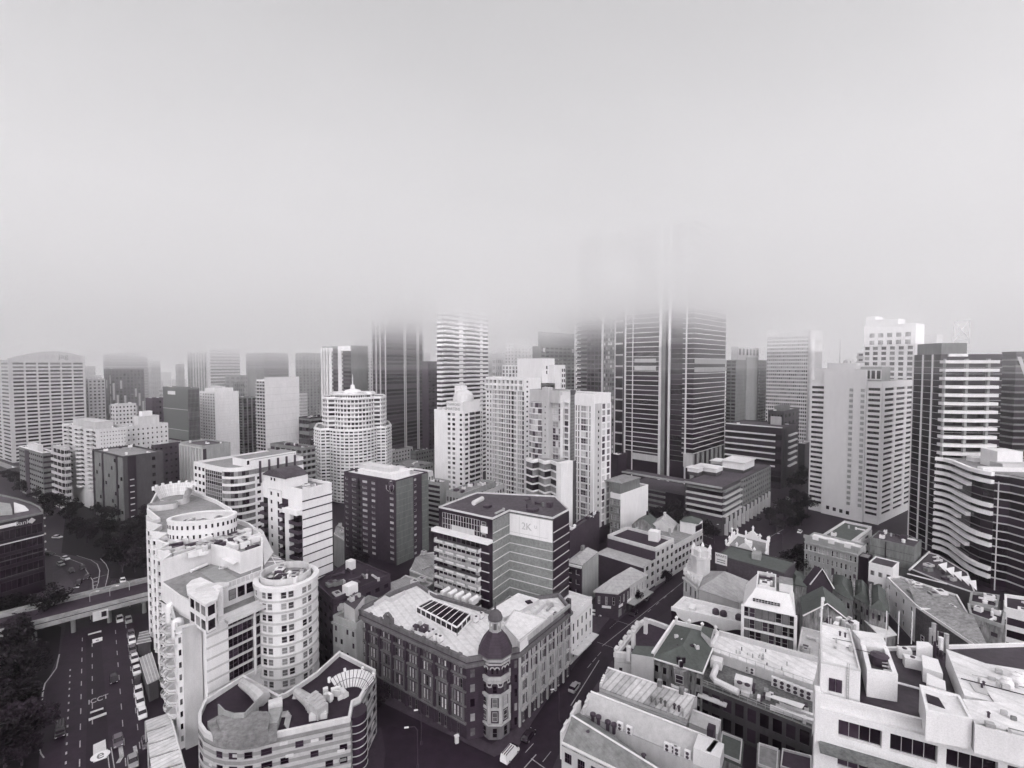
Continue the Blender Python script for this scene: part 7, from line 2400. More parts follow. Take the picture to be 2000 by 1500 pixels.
# left wall keeps just behind the line of sight, as in the picture
lw = P_(1601, 1218, 46.4) - A
pl = ccw([A, B2, B2 + wl * LD, A + lw])
t.mb('wall').prism(pl, 0, z, WHITE)
DRK = mat('wet_dark_deck', .045, dirt=.6, streak=False, scale=.5, rough=.45)
t.mb('roof').prism(offset(pl, -.3), z, z + .05, DRK)
t.mb('parapet').ring(pl, .35, z + .004, z + .55, WHITE, .03)
NF = 10; fh = 3.95
for f in range(NF):
    z0 = z - 1.0 - (f + 1) * fh
    t.mb('wall').slab(A, B2, .02, .5, z0 + 3.1, z0 + fh, WHITE)
    t.mb('wall').slab(A, B2, .02, .5, z0 - .1, z0 + .9, WHITE)
    for c in range(6):
        a_, b_ = A + d * (2.0 + c * 5.3), A + d * (2.0 + c * 5.3 + 4.5)
        m = (a_ + b_) / 2
        t.window(v3(m, z0 + 2.0) + v3(n_, 0) * .04, v3(n_, 0), 4.5, 2.2, 5, G_DARK, METAL)
        t.mb('wall').slab(b_, b_ + d * .8, .02, .49, z0 + .9, z0 + 3.1, WHITE)
    t.mb('wall').slab(A, A + d * 2.0, .02, .49, z0 + .9, z0 + 3.1, WHITE)
for f in (0,):
    t.mb('canopy').slab(A - d * .1, B2, .5, 2.6, z - 1 - fh - .55, z - 1 - fh - .35, mat('stained_canopy', .24, dirt=.6, streak=False, scale=.8, green=.02))
t.mb('corner_pier').box(A - d * .25, d, .6, 1.2, 0, z + 1.2, WHITE)
ZT_ = 46.2
b1 = ccw(pts(ZT_, (1603, 1295), (1681, 1312), (1660, 1231), (1602, 1218)))
k = t.mb('plant_room'); k.prism(b1, z, ZT_, WHITE, ROOFS); k.ring(b1, .2, ZT_ + .004, ZT_ + .25, PALE, .02)
for i, s in enumerate((.3, .47)):
    e0, e1 = P_(1603, 1295, ZT_), P_(1681, 1312, ZT_); m = e0.lerp(e1, s); nn = normal(e0, e1)
    t.window(v3(m, z + 1.7) + v3(nn, 0) * .05, v3(nn, 0), .7, 1.7, 0, G_DARK)
lad = t.mb('ladder'); e0, e1 = P_(1603, 1295, ZT_), P_(1681, 1312, ZT_); nn = normal(e0, e1)
for s in (.66, .71):
    m = e0.lerp(e1, s) + nn * .15; lad.tube([v3(m, z + .1), v3(m, ZT_ + .8)], .04, METAL, 4)
for q_ in range(12):
    lad.tube([v3(e0.lerp(e1, .66) + nn * .15, z + .4 + q_ * .36), v3(e0.lerp(e1, .71) + nn * .15, z + .4 + q_ * .36)], .03, METAL, 4)
b2 = ccw(pts(ZT_ - .4, (1709, 1318), (1755, 1317), (1729, 1243), (1664, 1232), (1684, 1313)))
b2 = ccw(pts(ZT_ - .6, (1694, 1308), (1754, 1318), (1733, 1262), (1681, 1254)))
k = t.mb('open_plant_well'); k.ring(b2, .5, z, ZT_ - .6, WHITE); k.prism(offset(b2, -.55), z + .1, z + 2.4, DKGREY)
for i in range(5):
    p = b2[1].lerp(b2[2], .2 + i * .13) ; q_ = b2[0].lerp(b2[3], .2 + i * .13); t.add('pipe').tube([v3(p.lerp(q_, .12), z + 3.2), v3(p.lerp(q_, .4), z + 3.2)], .1, PALE, 5)
t.mb('tank').lathe(b2[0].lerp(b2[2], .6), [(1.1, z + 2.4), (1.1, z + 3.6), (.4, z + 3.8)], DMETAL, 12)
b2b = ccw(pts(ZT_, (1681, 1250), (1731, 1258), (1722, 1238), (1664, 1230)))
t.mb('plant_room_wing').prism(b2b, z, ZT_, WHITE, ROOFW)
b3 = ccw(pts(z + 3, (1799, 1351), (1832, 1397), (1902, 1410), (1874, 1363)))
b3 = ccw(pts(z + 3.2, (1809, 1393), (1899, 1409), (1874, 1362), (1796, 1341)))
k = t.mb('stair_house'); k.prism(b3, z, z + 3.2, WHITE, ROOFW); k.ring(b3, .25, z + 3.204, z + 3.5, WHITE, .02)
t.mb('roof_opening').prism(ccw(pts(z + 3.2, (1812, 1373), (1846, 1385), (1833, 1364), (1808, 1356))), z + 3.22, z + 3.3, DARK)
b4 = ccw(pts(z + 3.6, (1905, 1409), (2100, 1460), (2100, 1380), (1880, 1360)))
k = t.mb('roof_house'); k.prism(b4, z, z + 3.3, WHITE, ROOFS)
facade(t, P_(1905, 1411, z + 3.3), P_(2040, 1446, z + 3.3), z, z + 3.3, nf=1, nc=4, ww=.5, wh=.6, wall=WHITE, gm=G_PALE, dep_=.15, wallname='roof_house')
b5 = ccw(pts(z + 3, (1884, 1352), (2100, 1398), (2100, 1318), (1925, 1290), (1848, 1262)))
k = t.mb('long_white_roof'); k.prism(b5, z - 2, z + 2.6, WHITE, ROOFS)
t.mb('roof_hatch').prism(ccw(pts(z + 2.6, (1905, 1352), (1934, 1361), (1922, 1340), (1893, 1334))), z + 2.61, z + 2.75, CREAM)
t.mb('roof_joint').tube([v3(P_(1877, 1326, z + 2.6), z + 2.65), v3(P_(2000, 1358, z + 2.6), z + 2.65)], .08, DARK, 4)
for px, py in ((1966, 1338), (1984, 1330), (1992, 1326)):
    p = P_(px, py, z + 2.6); t.add('roof_cowl').lathe(p, [(.7, z + 2.6), (.7, z + 3.0), (.45, z + 3.4), (.5, z + 3.5), (.1, z + 3.6)], WHITE, 14)
for L in (((1790, 1268), (1822, 1262), (1813, 1254), (1790, 1252)), ((1803, 1304), (1842, 1316), (1832, 1288), (1800, 1278)), ((1810, 1336), (1848, 1348), (1846, 1330), (1810, 1314))):
    q_ = ccw(pts(z + 2, *L)); t.add('duct_housing').prism(q_, z + .06, z + 2, WHITE)
for px, py, s in ((1766, 1286, 1.6), (1782, 1304, 2.0)):
    p = P_(px, py, z); k = t.add('condenser'); k.box(p, d, s, s * .6, z + .1, z + 1.5, WMETAL); k.tube([v3(p, z + 1.5), v3(p, z + 1.6)], .3, DMETAL, 8)
t.mb('white_pipe').tube([v3(P_(1752, 1339, z), z + .4), v3(P_(1800, 1352, z), z + .4)], .14, WHITE, 6)
r = random.Random(2)
for i in range(16):
    p = P_(r.uniform(1610, 1668), r.uniform(1216, 1232), ZT_ - 1); t.add('aerial').box(p, (1, r.random()), r.uniform(.3, 1.2), r.uniform(.3, .8), ZT_ - 1.5, ZT_ - .4 + r.random() * .6, r.choice((DMETAL, WMETAL, METAL)))
mp = P_(1604, 1218, ZT_)
ms = t.mb('aerial_mast'); ms.tube([v3(mp, ZT_), v3(mp, ZT_ + 4)], .12, WHITE, 6)
for i in range(5):
    ms.box(mp + Vector((.1 * i, .2)), d, .25, .3, ZT_ + 1.0 + i * .6, ZT_ + 1.5 + i * .6, WMETAL)
ms.tube([v3(mp + d * 1.0, ZT_ - .5), v3(mp + d * .8, ZT_ + 2.6)], .05, METAL, 4)
for px in (1730, 1754, 1780):
    p = P_(px, 1258, z); t.add('flag_pole').tube([v3(p, z), v3(p, z + 5.2)], .07, WHITE, 5)
r = random.Random(5)
for i in range(14):
    p = P_(r.uniform(1816, 1850), r.uniform(1232, 1276), z + 1); t.add('pipework').tube([v3(p, z), v3(p, z + r.uniform(.8, 3))], r.uniform(.15, .35), r.choice((DMETAL, METAL, WMETAL)), 6)
r = random.Random(9)
for L, zz, n in ((((1890, 1300), (1990, 1322), (1990, 1380), (1900, 1350)), z + 2.6, 14), (((1612, 1230), (1655, 1240), (1672, 1300), (1610, 1285)), ZT_, 7), (((1925, 1385), (1998, 1400), (1998, 1440), (1930, 1420)), z + 3.3, 6)):
    q_ = pts(zz, *L)
    for _ in range(n):
        a_, b_ = r.random(), r.random(); p = q_[0].lerp(q_[1], a_).lerp(q_[3].lerp(q_[2], a_), b_)
        k = t.add('roof_fixture'); ty = r.random()
        if ty < .4: k.box(p, d, r.uniform(.25, .8), r.uniform(.2, .6), zz + .06, zz + r.uniform(.2, .7), r.choice((METAL, CREAM, WMETAL, GREY)))
        elif ty < .75: k.tube([v3(p, zz + .12), v3(p + (d if r.random() < .5 else n_) * r.uniform(1.5, 4), zz + .12)], .05, r.choice((METAL, DMETAL, GREY)), 5)
        else: k.lathe(p, [(.12, zz), (.12, zz + .5), (.2, zz + .55), (.05, zz + .7)], r.choice((METAL, DMETAL)), 8)
t.done()
t = None
# ------------------------------------------------------------------ streets, bridge, vehicles, trees
ROADM = mat('road_asphalt', .024, rough=.6, dirt=.45, streak=False, scale=.2, spec=.25)
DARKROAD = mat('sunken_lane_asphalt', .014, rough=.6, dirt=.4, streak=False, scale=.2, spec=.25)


def sheet(name, z, L, m, kind='structure', ground_pts=True):
    b = MB()
    b.face([v3(p, z) for p in ccw([P_(x, y, 0) for x, y in L])], m)
    return structure(name, b, kind)


def slab_of(name, z, L, m):
    b = MB(); b.prism(ccw([P_(x, y, 0) for x, y in L]), -.05, z, m)
    return structure(name, b)


EXP = [(75, 1540), (80, 1440), (86, 1360), (116, 1280), (128, 1225), (118, 1190), (98, 1165), (88, 1130), (84, 1098), (96, 1086), (128, 1090), (152, 1101), (170, 1113), (185, 1112), (205, 1122), (214, 1145), (218, 1165), (252, 1190), (290, 1440), (300, 1560)]


def strip(name, z, left, right, m):
    """a road between two edge lines"""
    b = MB()
    for i in range(len(left) - 1):
        q = [P_(*left[i]), P_(*right[i]), P_(*right[i + 1]), P_(*left[i + 1])]
        b.face([v3(p, z) for p in ccw(q)], m)
    return structure(name, b)


strip('road', .010, [(70, 1560), (80, 1440), (86, 1360), (116, 1280), (128, 1225), (118, 1190), (98, 1165), (88, 1130), (84, 1098), (90, 1082)], [(300, 1560), (290, 1440), (276, 1350), (264, 1280), (256, 1225), (250, 1190), (220, 1165), (214, 1145), (205, 1122), (170, 1095)], ROADM)
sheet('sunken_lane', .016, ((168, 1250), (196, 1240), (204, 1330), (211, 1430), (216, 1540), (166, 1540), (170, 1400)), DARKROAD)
strip('road', .010, [(960, 1580), (1000, 1500), (1040, 1430), (1100, 1330), (1165, 1245), (1240, 1175), (1300, 1125), (1372, 1062), (1440, 1010), (1500, 960), (1546, 905)], [(1090, 1580), (1105, 1500), (1120, 1430), (1165, 1340), (1230, 1245), (1330, 1175), (1370, 1140), (1420, 1098), (1520, 1055), (1580, 1005), (1588, 905)], ROADM)
strip('road', .010, [(690, 1405), (800, 1425), (900, 1458), (958, 1490)], [(640, 1470), (760, 1540), (860, 1590), (930, 1620)], ROADM)
slab_of('pavement', .14, ((1115, 1310), (1160, 1246), (1200, 1196), (1158, 1180), (1130, 1230), (1098, 1296)), PAVE)
slab_of('pavement', .14, ((1106, 1440), (1080, 1500), (1096, 1520), (1130, 1440), (1180, 1345), (1202, 1300), (1196, 1290), (1150, 1360)), PAVE)
slab_of('pavement', .14, ((700, 1350), (965, 1478), (1010, 1462), (1040, 1410), (1118, 1292), (1098, 1290), (1010, 1420), (960, 1455), (740, 1346)), PAVE)
slab_of('pavement', .14, ((1166, 1196), (1206, 1214), (1240, 1186), (1366, 1080), (1350, 1072), (1206, 1200), (1172, 1186)), PAVE)
slab_of('pavement', .14, ((744, 1420), (753, 1470), (745, 1530), (690, 1520), (700, 1440)), mat('brown_paving', .045, dirt=.4, streak=False))
slab_of('pavement', .14, ((102, 1120), (122, 1110), (142, 1138), (146, 1165), (104, 1178)), mat('grey_forecourt', .075, dirt=.4, streak=False, scale=.5))


def stripe(b, p, d, l, w, z=.022):
    e = Vector((-d.y, d.x))
    b.face([v3(p - d * l / 2 - e * w / 2, z), v3(p + d * l / 2 - e * w / 2, z), v3(p + d * l / 2 + e * w / 2, z), v3(p - d * l / 2 + e * w / 2, z)], PAINT)


def dashes(b, p0, p1, n, l, w=.16):
    a, c = P_(*p0), P_(*p1); d = (c - a).normalized()
    for i in range(n):
        stripe(b, a.lerp(c, (i + .5) / n), d, l, w)


def line(b, L, w=.16, z=.022):
    q = [P_(*p) for p in L]
    for i in range(len(q) - 1):
        d = q[i + 1] - q[i]; stripe(b, (q[i] + q[i + 1]) / 2, d.normalized(), d.length + w * .5, w, z)


mk = MB()
dashes(mk, (137.5, 1303), (128, 1500), 13, 1.0, .3)
dashes(mk, (161, 1240), (155, 1510), 10, 2.6, .2)
dashes(mk, (180, 1250), (180.5, 1425), 7, 2.6, .2)
dashes(mk, (225, 1225), (247, 1510), 10, 2.8, .18)
dashes(mk, (245, 1215), (275, 1475), 10, 2.6, .16)
line(mk, ((90, 1080), (118, 1087), (142, 1094), (160, 1101), (169, 1115), (176, 1127), (181, 1133), (182, 1150), (184, 1172)), .28)
line(mk, ((150, 1085), (178, 1094), (190, 1102), (195, 1115), (192, 1138), (187, 1152)), .22)
line(mk, ((196, 1091), (207, 1102), (212, 1114), (210, 1128), (205, 1148)), .2)
line(mk, ((191, 1127), (212, 1122)), .16)
for i in range(4):
    line(mk, ((183, 1130 + i * 7), (190, 1128 + i * 7)), .6)
line(mk, ((209, 1463), (215, 1510)), .16); line(mk, ((217, 1460), (225, 1510)), .16)
line(mk, ((235, 1458), (238, 1478), (231, 1489)), .75); line(mk, ((263, 1458), (266, 1472), (258, 1479)), .65)
line(mk, ((116, 1278), (110, 1305), (98, 1322), (88, 1335), (84, 1350), (82, 1368)), .3); line(mk, ((76, 1460), (80, 1472), (86, 1480)), .25)
# right-hand street
line(mk, ((1115, 1378), (1170, 1290)), .22); line(mk, ((1176, 1262), (1345, 1128)), .16)
dashes(mk, (1146, 1306), (1175, 1272), 3, 2.5, .16); dashes(mk, (1260, 1200), (1320, 1148), 4, 2.5, .16)
line(mk, ((1024, 1500), (1047, 1474)), .22); line(mk, ((1038, 1482), (1066, 1502)), .22); line(mk, ((1060, 1488), (1076, 1468)), .14); dashes(mk, (1026, 1470), (1042, 1452), 2, 1.6, .15)
dashes(mk, (1207, 1213), (1234, 1222), 6, .9, .16); dashes(mk, (1190, 1228), (1207, 1213), 5, .8, .12); dashes(mk, (1166, 1254), (1197, 1265), 6, .8, .14)
line(mk, ((1115, 1271), (1126, 1275), (1158, 1234), (1169, 1222), (1167, 1212), (1160, 1207)), .16)
line(mk, ((1365, 1042), (1392, 1052)), .3); line(mk, ((1375, 1062), (1390, 1068)), .25); line(mk, ((1505, 1048), (1530, 1034)), .25); line(mk, ((1503, 1088), (1516, 1087)), .22)
structure('road_markings', mk)


def road_text(name, txt, px, py, size, stretch, ang, m=PAINT):
    me = text_mesh(txt, size, m, .004, .03)
    o = put(name, me, None, v3(P_(px, py), .026))
    o.rotation_euler = (0, 0, R(ang)); o.scale = (1, stretch, 1); o['kind'] = 'structure'
    return o


road_text('road_lettering', 'ICCT', 192, 1366, 1.75, 1.7, 41)
road_text('road_lettering', 'ICCT', 193, 1173, 2.2, 1.9, 41)
b = MB(); b.face([v3(P_(x, y), .024) for x, y in ((182, 1490), (209, 1480), (206, 1444), (182, 1455))], PALE); structure('painted_panel', b)
b = MB(); b.face([v3(p, .029) for p in ellipse(P_(196, 1476), 1.7, 1.5, 41, 24)], WHITE); structure('painted_disc', b)
road_text('road_lettering', 'e', 196, 1475, 2.9, 1.3, 41, GREY).location.z = .034
b = MB(); b.face([v3(P_(x, y), .024) for x, y in ((181, 1257), (200, 1251), (200, 1244), (180, 1249))], WHITE); structure('painted_panel', b)
road_text('road_lettering', 'e', 190, 1250.5, 1.6, 1.2, 41, GREY).location.z = .034
for (x0, y0, x1, y1), lb, h_, w_ in (((173, 1404, 208, 1391), 'white beam barrier over the sunken lane, nearer of two', .9, .5), ((176, 1390, 202, 1381), 'grey beam barrier over the sunken lane behind the nearer one', .7, .35), ((172, 1238, 198, 1231), 'pale beam barrier near the overpass', .8, .4)):
    a, c = P_(x0, y0, .8), P_(x1, y1, .8)
    t = T('lane_barrier', lb, 'barrier', (a.x, a.y, 0)); k = t.mb('beam'); k.slab(a, c, 0, w_, .5, .5 + h_ * .4, PALE)
    for s in (.05, .95):
        t.add('post').box(a.lerp(c, s), c - a, .25, .25, 0, .5, DMETAL)
    t.done()

# ---- overpass with pale parapets
OVP = mat('overpass_concrete', .36, dirt=.4, scale=.2, streak=False)
ZB = 7.0
A0, A1, B0, B1 = P_(-40, 1211, ZB), P_(291, 1131, ZB), P_(-40, 1246, ZB), P_(296, 1160, ZB)
t = T('overpass', 'overpass with two pale parapet beams crossing the wide road', 'bridge', (P_(180, 1180, 0).x, P_(180, 1180, 0).y, 0))
t.mb('deck').prism(ccw([A0, A1, B1, B0]), ZB - 1.1, ZB - .2, DARK, mat('bridge_deck', .03, dirt=.4, streak=False), True)
for p, q in ((A0, A1), (B0, B1)):
    n_ = normal(p, q); s = 1 if p is A0 else -1
    k = t.add('parapet')
    k.slab(p, q, -.3, .3, ZB - .19, ZB + 1.0, OVP)
    k.slab(p, q, .9, 1.7, ZB - 1.3, ZB - .2, OVP) if p is B0 else k.slab(p, q, 1.6, 2.3, ZB - .19, ZB + .8, OVP)
for s in (.28, .5, .72, .95):
    for o in (0, 1):
        p = A0.lerp(A1, s).lerp(B0.lerp(B1, s), .2 + .6 * o); t.add('pier').lathe(p, [(.6, 0), (.6, ZB - 1.1)], CONC, 10)
t.mb('gantry_sign').slab(B0.lerp(B1, .615), B0.lerp(B1, .71), 1.75, 1.95, ZB - 3.4, ZB - .4, PALE)
t.mb('gantry_sign').slab(B0.lerp(B1, .668), B0.lerp(B1, .7), 1.951, 2.0, ZB - 2.6, ZB - .9, DARK)
t.done()


def lamp(px, py, h_, dx, lb, top=None):
    p = P_(px, py)
    t = T('street_lamp', lb, 'street lamp', (p.x, p.y, 0), 'street lamps')
    t.mb('pole').tube([v3(p, 0), v3(p, h_ - .8), v3(p, h_) + Vector((dx * .3, 0, 0)), v3(p, h_ + .2) + Vector((dx * .8, dx * .2, 0))], .1, DMETAL if px > 300 else METAL, 6, .06)
    t.mb('lamp_head').box(p + Vector((dx * 1.1, dx * .25)), (1, .2), .9, .3, h_ + .1, h_ + .28, WMETAL)
    t.mb('base').lathe(p, [(.25, .14), (.25, .6), (.14, .9)], DMETAL, 8)
    t.done()


for px, py, h_, dx, lb in ((177, 1215, 10, 2, 'street lamp rising through the overpass above the road lettering'), (216, 1203, 10, 2, 'street lamp right of the lettering by the overpass'), (254, 1190, 10, -2, 'street lamp at the hotel end of the overpass'),
                          (138, 1200, 9, 2, 'street lamp at the shadowy left end of the overpass'), (823, 1455, 8, -1, 'pale street lamp before the ornate hotel front'), (1092, 1410, 8, -1.5, 'street lamp on the kerb by the smooth pale roof shop'),
                          (816, 1500, 9, -2, 'bent street lamp at the bottom of the dark crossing'), (1346, 1150, 8, 1, 'street lamp by the theatre hall front'), (1395, 1062, 9, 1.5, 'street lamp at the far junction'), (1528, 1085, 10, -2, 'tall street lamp beside the big dark tree')):
    lamp(px, py, h_, dx, lb)
for i, (px, py, lb) in enumerate(((1428, 1050, 'pale traffic signal board at the far junction, left of two'), (1441, 1040, 'pale traffic signal board at the far junction, right of two'))):
    p = P_(px, py); t = T('traffic_signal', lb, 'traffic signal', (p.x, p.y, 0), 'traffic signals')
    t.mb('pole').tube([v3(p, 0), v3(p, 5)], .12, METAL, 6); t.mb('signal_board').box(p, (1, -.5), .9, .3, 4, 6.2, CREAM); t.done()
p = P_(892, 1452); t = T('kiosk', 'tiny bright sign box on the dark pavement before the hotel entrance', 'kiosk', (p.x, p.y, 0)); t.mb('cabin').box(p, (1, .5), .8, .6, 0.14, 1.7, PALE); t.mb('roof').box(p, (1, .5), 1.0, .8, 1.7, 1.85, WHITE); t.done()  # a small bright sign, not a kiosk; modelled as a pale capped box

# ---- striped canopy and sheds beside the hotel
zc = 6.0
Q0, Q1, Q2, Q3 = P_(284, 1407, zc), P_(331, 1391, zc), P_(366, 1520, zc), P_(300, 1540, zc)
t = T('canopy', 'white striped sheet canopy with black gaps beside the hotel wall', 'canopy', (Q0.x, Q0.y, 0))
CAN = mat('ribbed_white_canopy', .78, dirt=.25, streak=False, joint=None, rib=(139, 1.1, .72))
for i in range(5):
    s0, s1 = i / 5 + .012, (i + 1) / 5 - .012
    q = [Q0.lerp(Q3, s0), Q1.lerp(Q2, s0), Q1.lerp(Q2, s1), Q0.lerp(Q3, s1)]
    t.add('roof_panel').prism(ccw(q), zc - .15, zc + .1, CAN, None, True)
for s in (.0, .35, .7, 1):
    for a_, b_ in ((Q0, Q3), (Q1, Q2)):
        p = a_.lerp(b_, s); t.add('post').tube([v3(p, 0), v3(p, zc - .15)], .15, METAL, 6)
t.mb('side_beam').tube([v3(Q1, zc + .1), v3(Q2, zc + .1)], .18, PALE, 6)
t.done()
for i, (L, z, m, lb) in enumerate((((( 266, 1258), (272, 1236), (290, 1232), (296, 1252)), 4, ROOFG, 'small grey flat kiosk roof between the parked cars and the hotel'), (((272, 1285), (296, 1274), (312, 1325), (288, 1336)), 5, SHEETP, 'glassy pale garden roof between the parked cars and the hotel'))):
    pl = ccw(pts(z, *L)); t = T('shed', lb, 'shed', (pl[0].x, pl[0].y, 0)); t.mb('wall').prism(offset(pl, -.3), 0, z - .2, DKGREY); t.mb('roof').prism(pl, z - .2, z, m, None, True)
    for k in range(5):
        t.mb('roof_bar').tube([v3(pl[0].lerp(pl[1], k / 4), z + .05), v3(pl[3].lerp(pl[2], k / 4), z + .05)], .08, PALE, 4)
    t.done()

# ---- dark curved building at the left edge
z = 29.0
t = T('office_building', 'near black rounded building at the left border with a white roof patch and lettering', 'building', (P_(40, 1010, z).x, P_(40, 1010, z).y, 0))
pl = ccw([P_(x, y, z) for x, y in ((84, 1004), (84, 999), (78, 992), (62, 984), (40, 977), (0, 968), (-160, 940), (-160, 1060), (0, 1022))])
BLK = mat('black_glass_cladding', .012, rough=.35, dirt=.2, streak=False)
shaft(t, pl, 0, z, BLK, ROOFD, .7, .4, GREY)
t.mb('roof_patch').prism(ccw(pts(z, (27, 983), (48, 990), (56, 998), (28, 1003))), z + .07, z + .5, WHITE)
t.mb('roof_block').prism(ccw(pts(z + 1.5, (-60, 975), (20, 986), (24, 998), (-60, 1004))), z + .07, z + 2, CONC)
A, B = P_(0, 1022, z), P_(84, 1004, z); n_ = normal(A, B)
t.mb('light_strip').slab(A - (B - A) * .6, A.lerp(B, .36), .05, .2, z - 2.0, z - .9, WHITE)
letters('Bank', 2.2, CREAM, v3(A.lerp(B, .5), z - 1.6) + v3(n_, 0) * .12, v3(n_, 0), t, 'sign_lettering')
q = A.lerp(B, .72); d = (B - A).normalized(); c_ = v3(q, z - 1.5) + v3(n_, 0) * .15
t.mb('sign_logo').face([c_ + v3(d, 0) * 1.1, c_ + Vector((0, 0, 1.1)), c_ - v3(d, 0) * 1.1, c_ - Vector((0, 0, 1.1))], CREAM)
for zz, m in ((z - 8, PALE), (z - 14, DKGREY), (z - 20, DKGREY)):
    t.add('floor_line').slab(A - (B - A) * .6, B, .02, .2, zz, zz + .35, m)
for f in range(5):
    m = (A + B) / 2 - (B - A) * .3; t.window(v3(m, z - 4.8 - f * 4.6) + v3(n_, 0) * .03, v3(n_, 0), (B - A).length * 1.55, 3.4, 9, mat('black_glass', .01, rough=.2), DMETAL)
for i in range(5):
    p = P_(85, 1003 + i * 0, z) + Vector((.3, 0)); t.add('facade_light').lathe(p, [(.25, z - 2 - i * 3), (.3, z - 1.6 - i * 3), (.1, z - 1.3 - i * 3)], CREAM, 6)
t.done()
tower('building', 'low grey roofed building far left behind the dark street trees', (14, 918, 380), -30, 40, DKGREY, roof=ROOFG, units=3)

# ------------------------------------------------------------------ vehicles
PAINTS = {'white': mat('car_white', .75, rough=.3, dirt=.05, streak=False, spec=.5), 'silver': mat('car_silver', .3, rough=.3, dirt=.05, streak=False, spec=.5), 'black': mat('car_black', .012, rough=.25, dirt=.05, streak=False, spec=.5), 'grey': mat('car_grey', .1, rough=.3, dirt=.05, streak=False, spec=.5)}
CGLASS = mat('car_glass', .012, rough=.08, dirt=.02, streak=False, spec=.6)
TYRE = mat('tyre', .012, rough=.8, dirt=.1, streak=False)


def car_parts(kind, m):
    """(body, cabin, wheel) meshes of a car pointing along +x"""
    b = MB(); van = kind == 'van'; L, Wd = (5.2, 1.95) if van else (4.5, 1.8)

    def ring(x, w, z0, z1, ch=.12):
        return [(x, -w / 2, z0), (x, w / 2, z0), (x, w / 2, z1 - ch), (x, w / 2 - ch, z1), (x, -w / 2 + ch, z1), (x, -w / 2, z1 - ch)]
    st = [(-L / 2, Wd * .86, .38, .72), (-L / 2 + .15, Wd * .96, .25, .92), (-L * .25, Wd, .22, .95), (L * .2, Wd, .22, .93), (L / 2 - .25, Wd * .95, .24, .78), (L / 2, Wd * .84, .36, .62)]
    rings = [ring(*s) for s in st]
    b.loft([r[::-1] for r in rings], m)
    rf = [(-L * .40, -.05), (-L * .30, .5), (L * .08, .53), (L * .25, -.03)] if not van else [(-L * .49, 0), (-L * .47, .95), (L * .22, .98), (L * .38, 0)]
    c = MB()
    z0 = .93
    base = [(rf[0][0], -Wd * .45, z0), (rf[3][0], -Wd * .45, z0 - .02), (rf[3][0], Wd * .45, z0 - .02), (rf[0][0], Wd * .45, z0)]
    top = [(rf[1][0], -Wd * .37, z0 + rf[1][1]), (rf[2][0], -Wd * .37, z0 + rf[2][1]), (rf[2][0], Wd * .37, z0 + rf[2][1]), (rf[1][0], Wd * .37, z0 + rf[1][1])]
    c.loft([base, top], CGLASS if not van else m, top=m)
    b.prism([(rf[1][0] - .02, -Wd * .385), (rf[2][0] + .02, -Wd * .385), (rf[2][0] + .02, Wd * .385), (rf[1][0] - .02, Wd * .385)], z0 + rf[1][1] - .02, z0 + rf[1][1] + .06, m, None, True)
    if van:
        for y in (-.5, 0, .5):
            b.prism([(-2.2, y - .06), (.8, y - .06), (.8, y + .06), (-2.2, y + .06)], z0 + 1.03, z0 + 1.2, DMETAL, None, True)
        c.prism([(L * .25, -.7), (L * .36, -.75), (L * .36, .75), (L * .25, .7)], 1.0, 1.62, CGLASS)
    w = MB()
    w.tube([(0, -.11, 0), (0, .11, 0)], .32, TYRE, 12); rm = MB(); rm.tube([(0, -.125, 0), (0, .125, 0)], .18, METAL, 10)
    l = MB(); l.prism([(-.04, -.16), (.05, -.13), (.05, .13), (-.04, .16)], -.07, .07, mat('lamp_glass', .75, rough=.2, dirt=0, streak=False), None, True)
    o = (0, 0, 0)
    return b.mesh('body', o), c.mesh('cabin', o), (w.mesh('wheel', o), rm.mesh('rim', o)), l.mesh('headlight', o), L, Wd


CARS = {}


def car(px, py, colour, ang, label, kind='car', parts=True, group='cars on the roads', z=.02):
    key = (kind, colour)
    if key not in CARS:
        CARS[key] = car_parts(kind, PAINTS[colour])
    bm_, cm_, wm_, lm_, L, Wd = CARS[key]
    p = P_(px, py)
    e = bpy.data.objects.new('van' if kind == 'van' else 'car', None); e.location = (p.x, p.y, z); e.rotation_euler = (0, 0, R(90 - ang)); COL.objects.link(e)
    tag(e, label, kind, group)
    put('body', bm_, e); put('cabin', cm_, e)
    if parts:
        for x in (-L * .3, L * .3):
            for y in (-Wd * .46, Wd * .46):
                put('rim', wm_[1], put('wheel', wm_[0], e, (x, y, .32)))
        for y in (-Wd * .33, Wd * .33):
            put('headlight', lm_, e, (L / 2 - .06, y, .62))


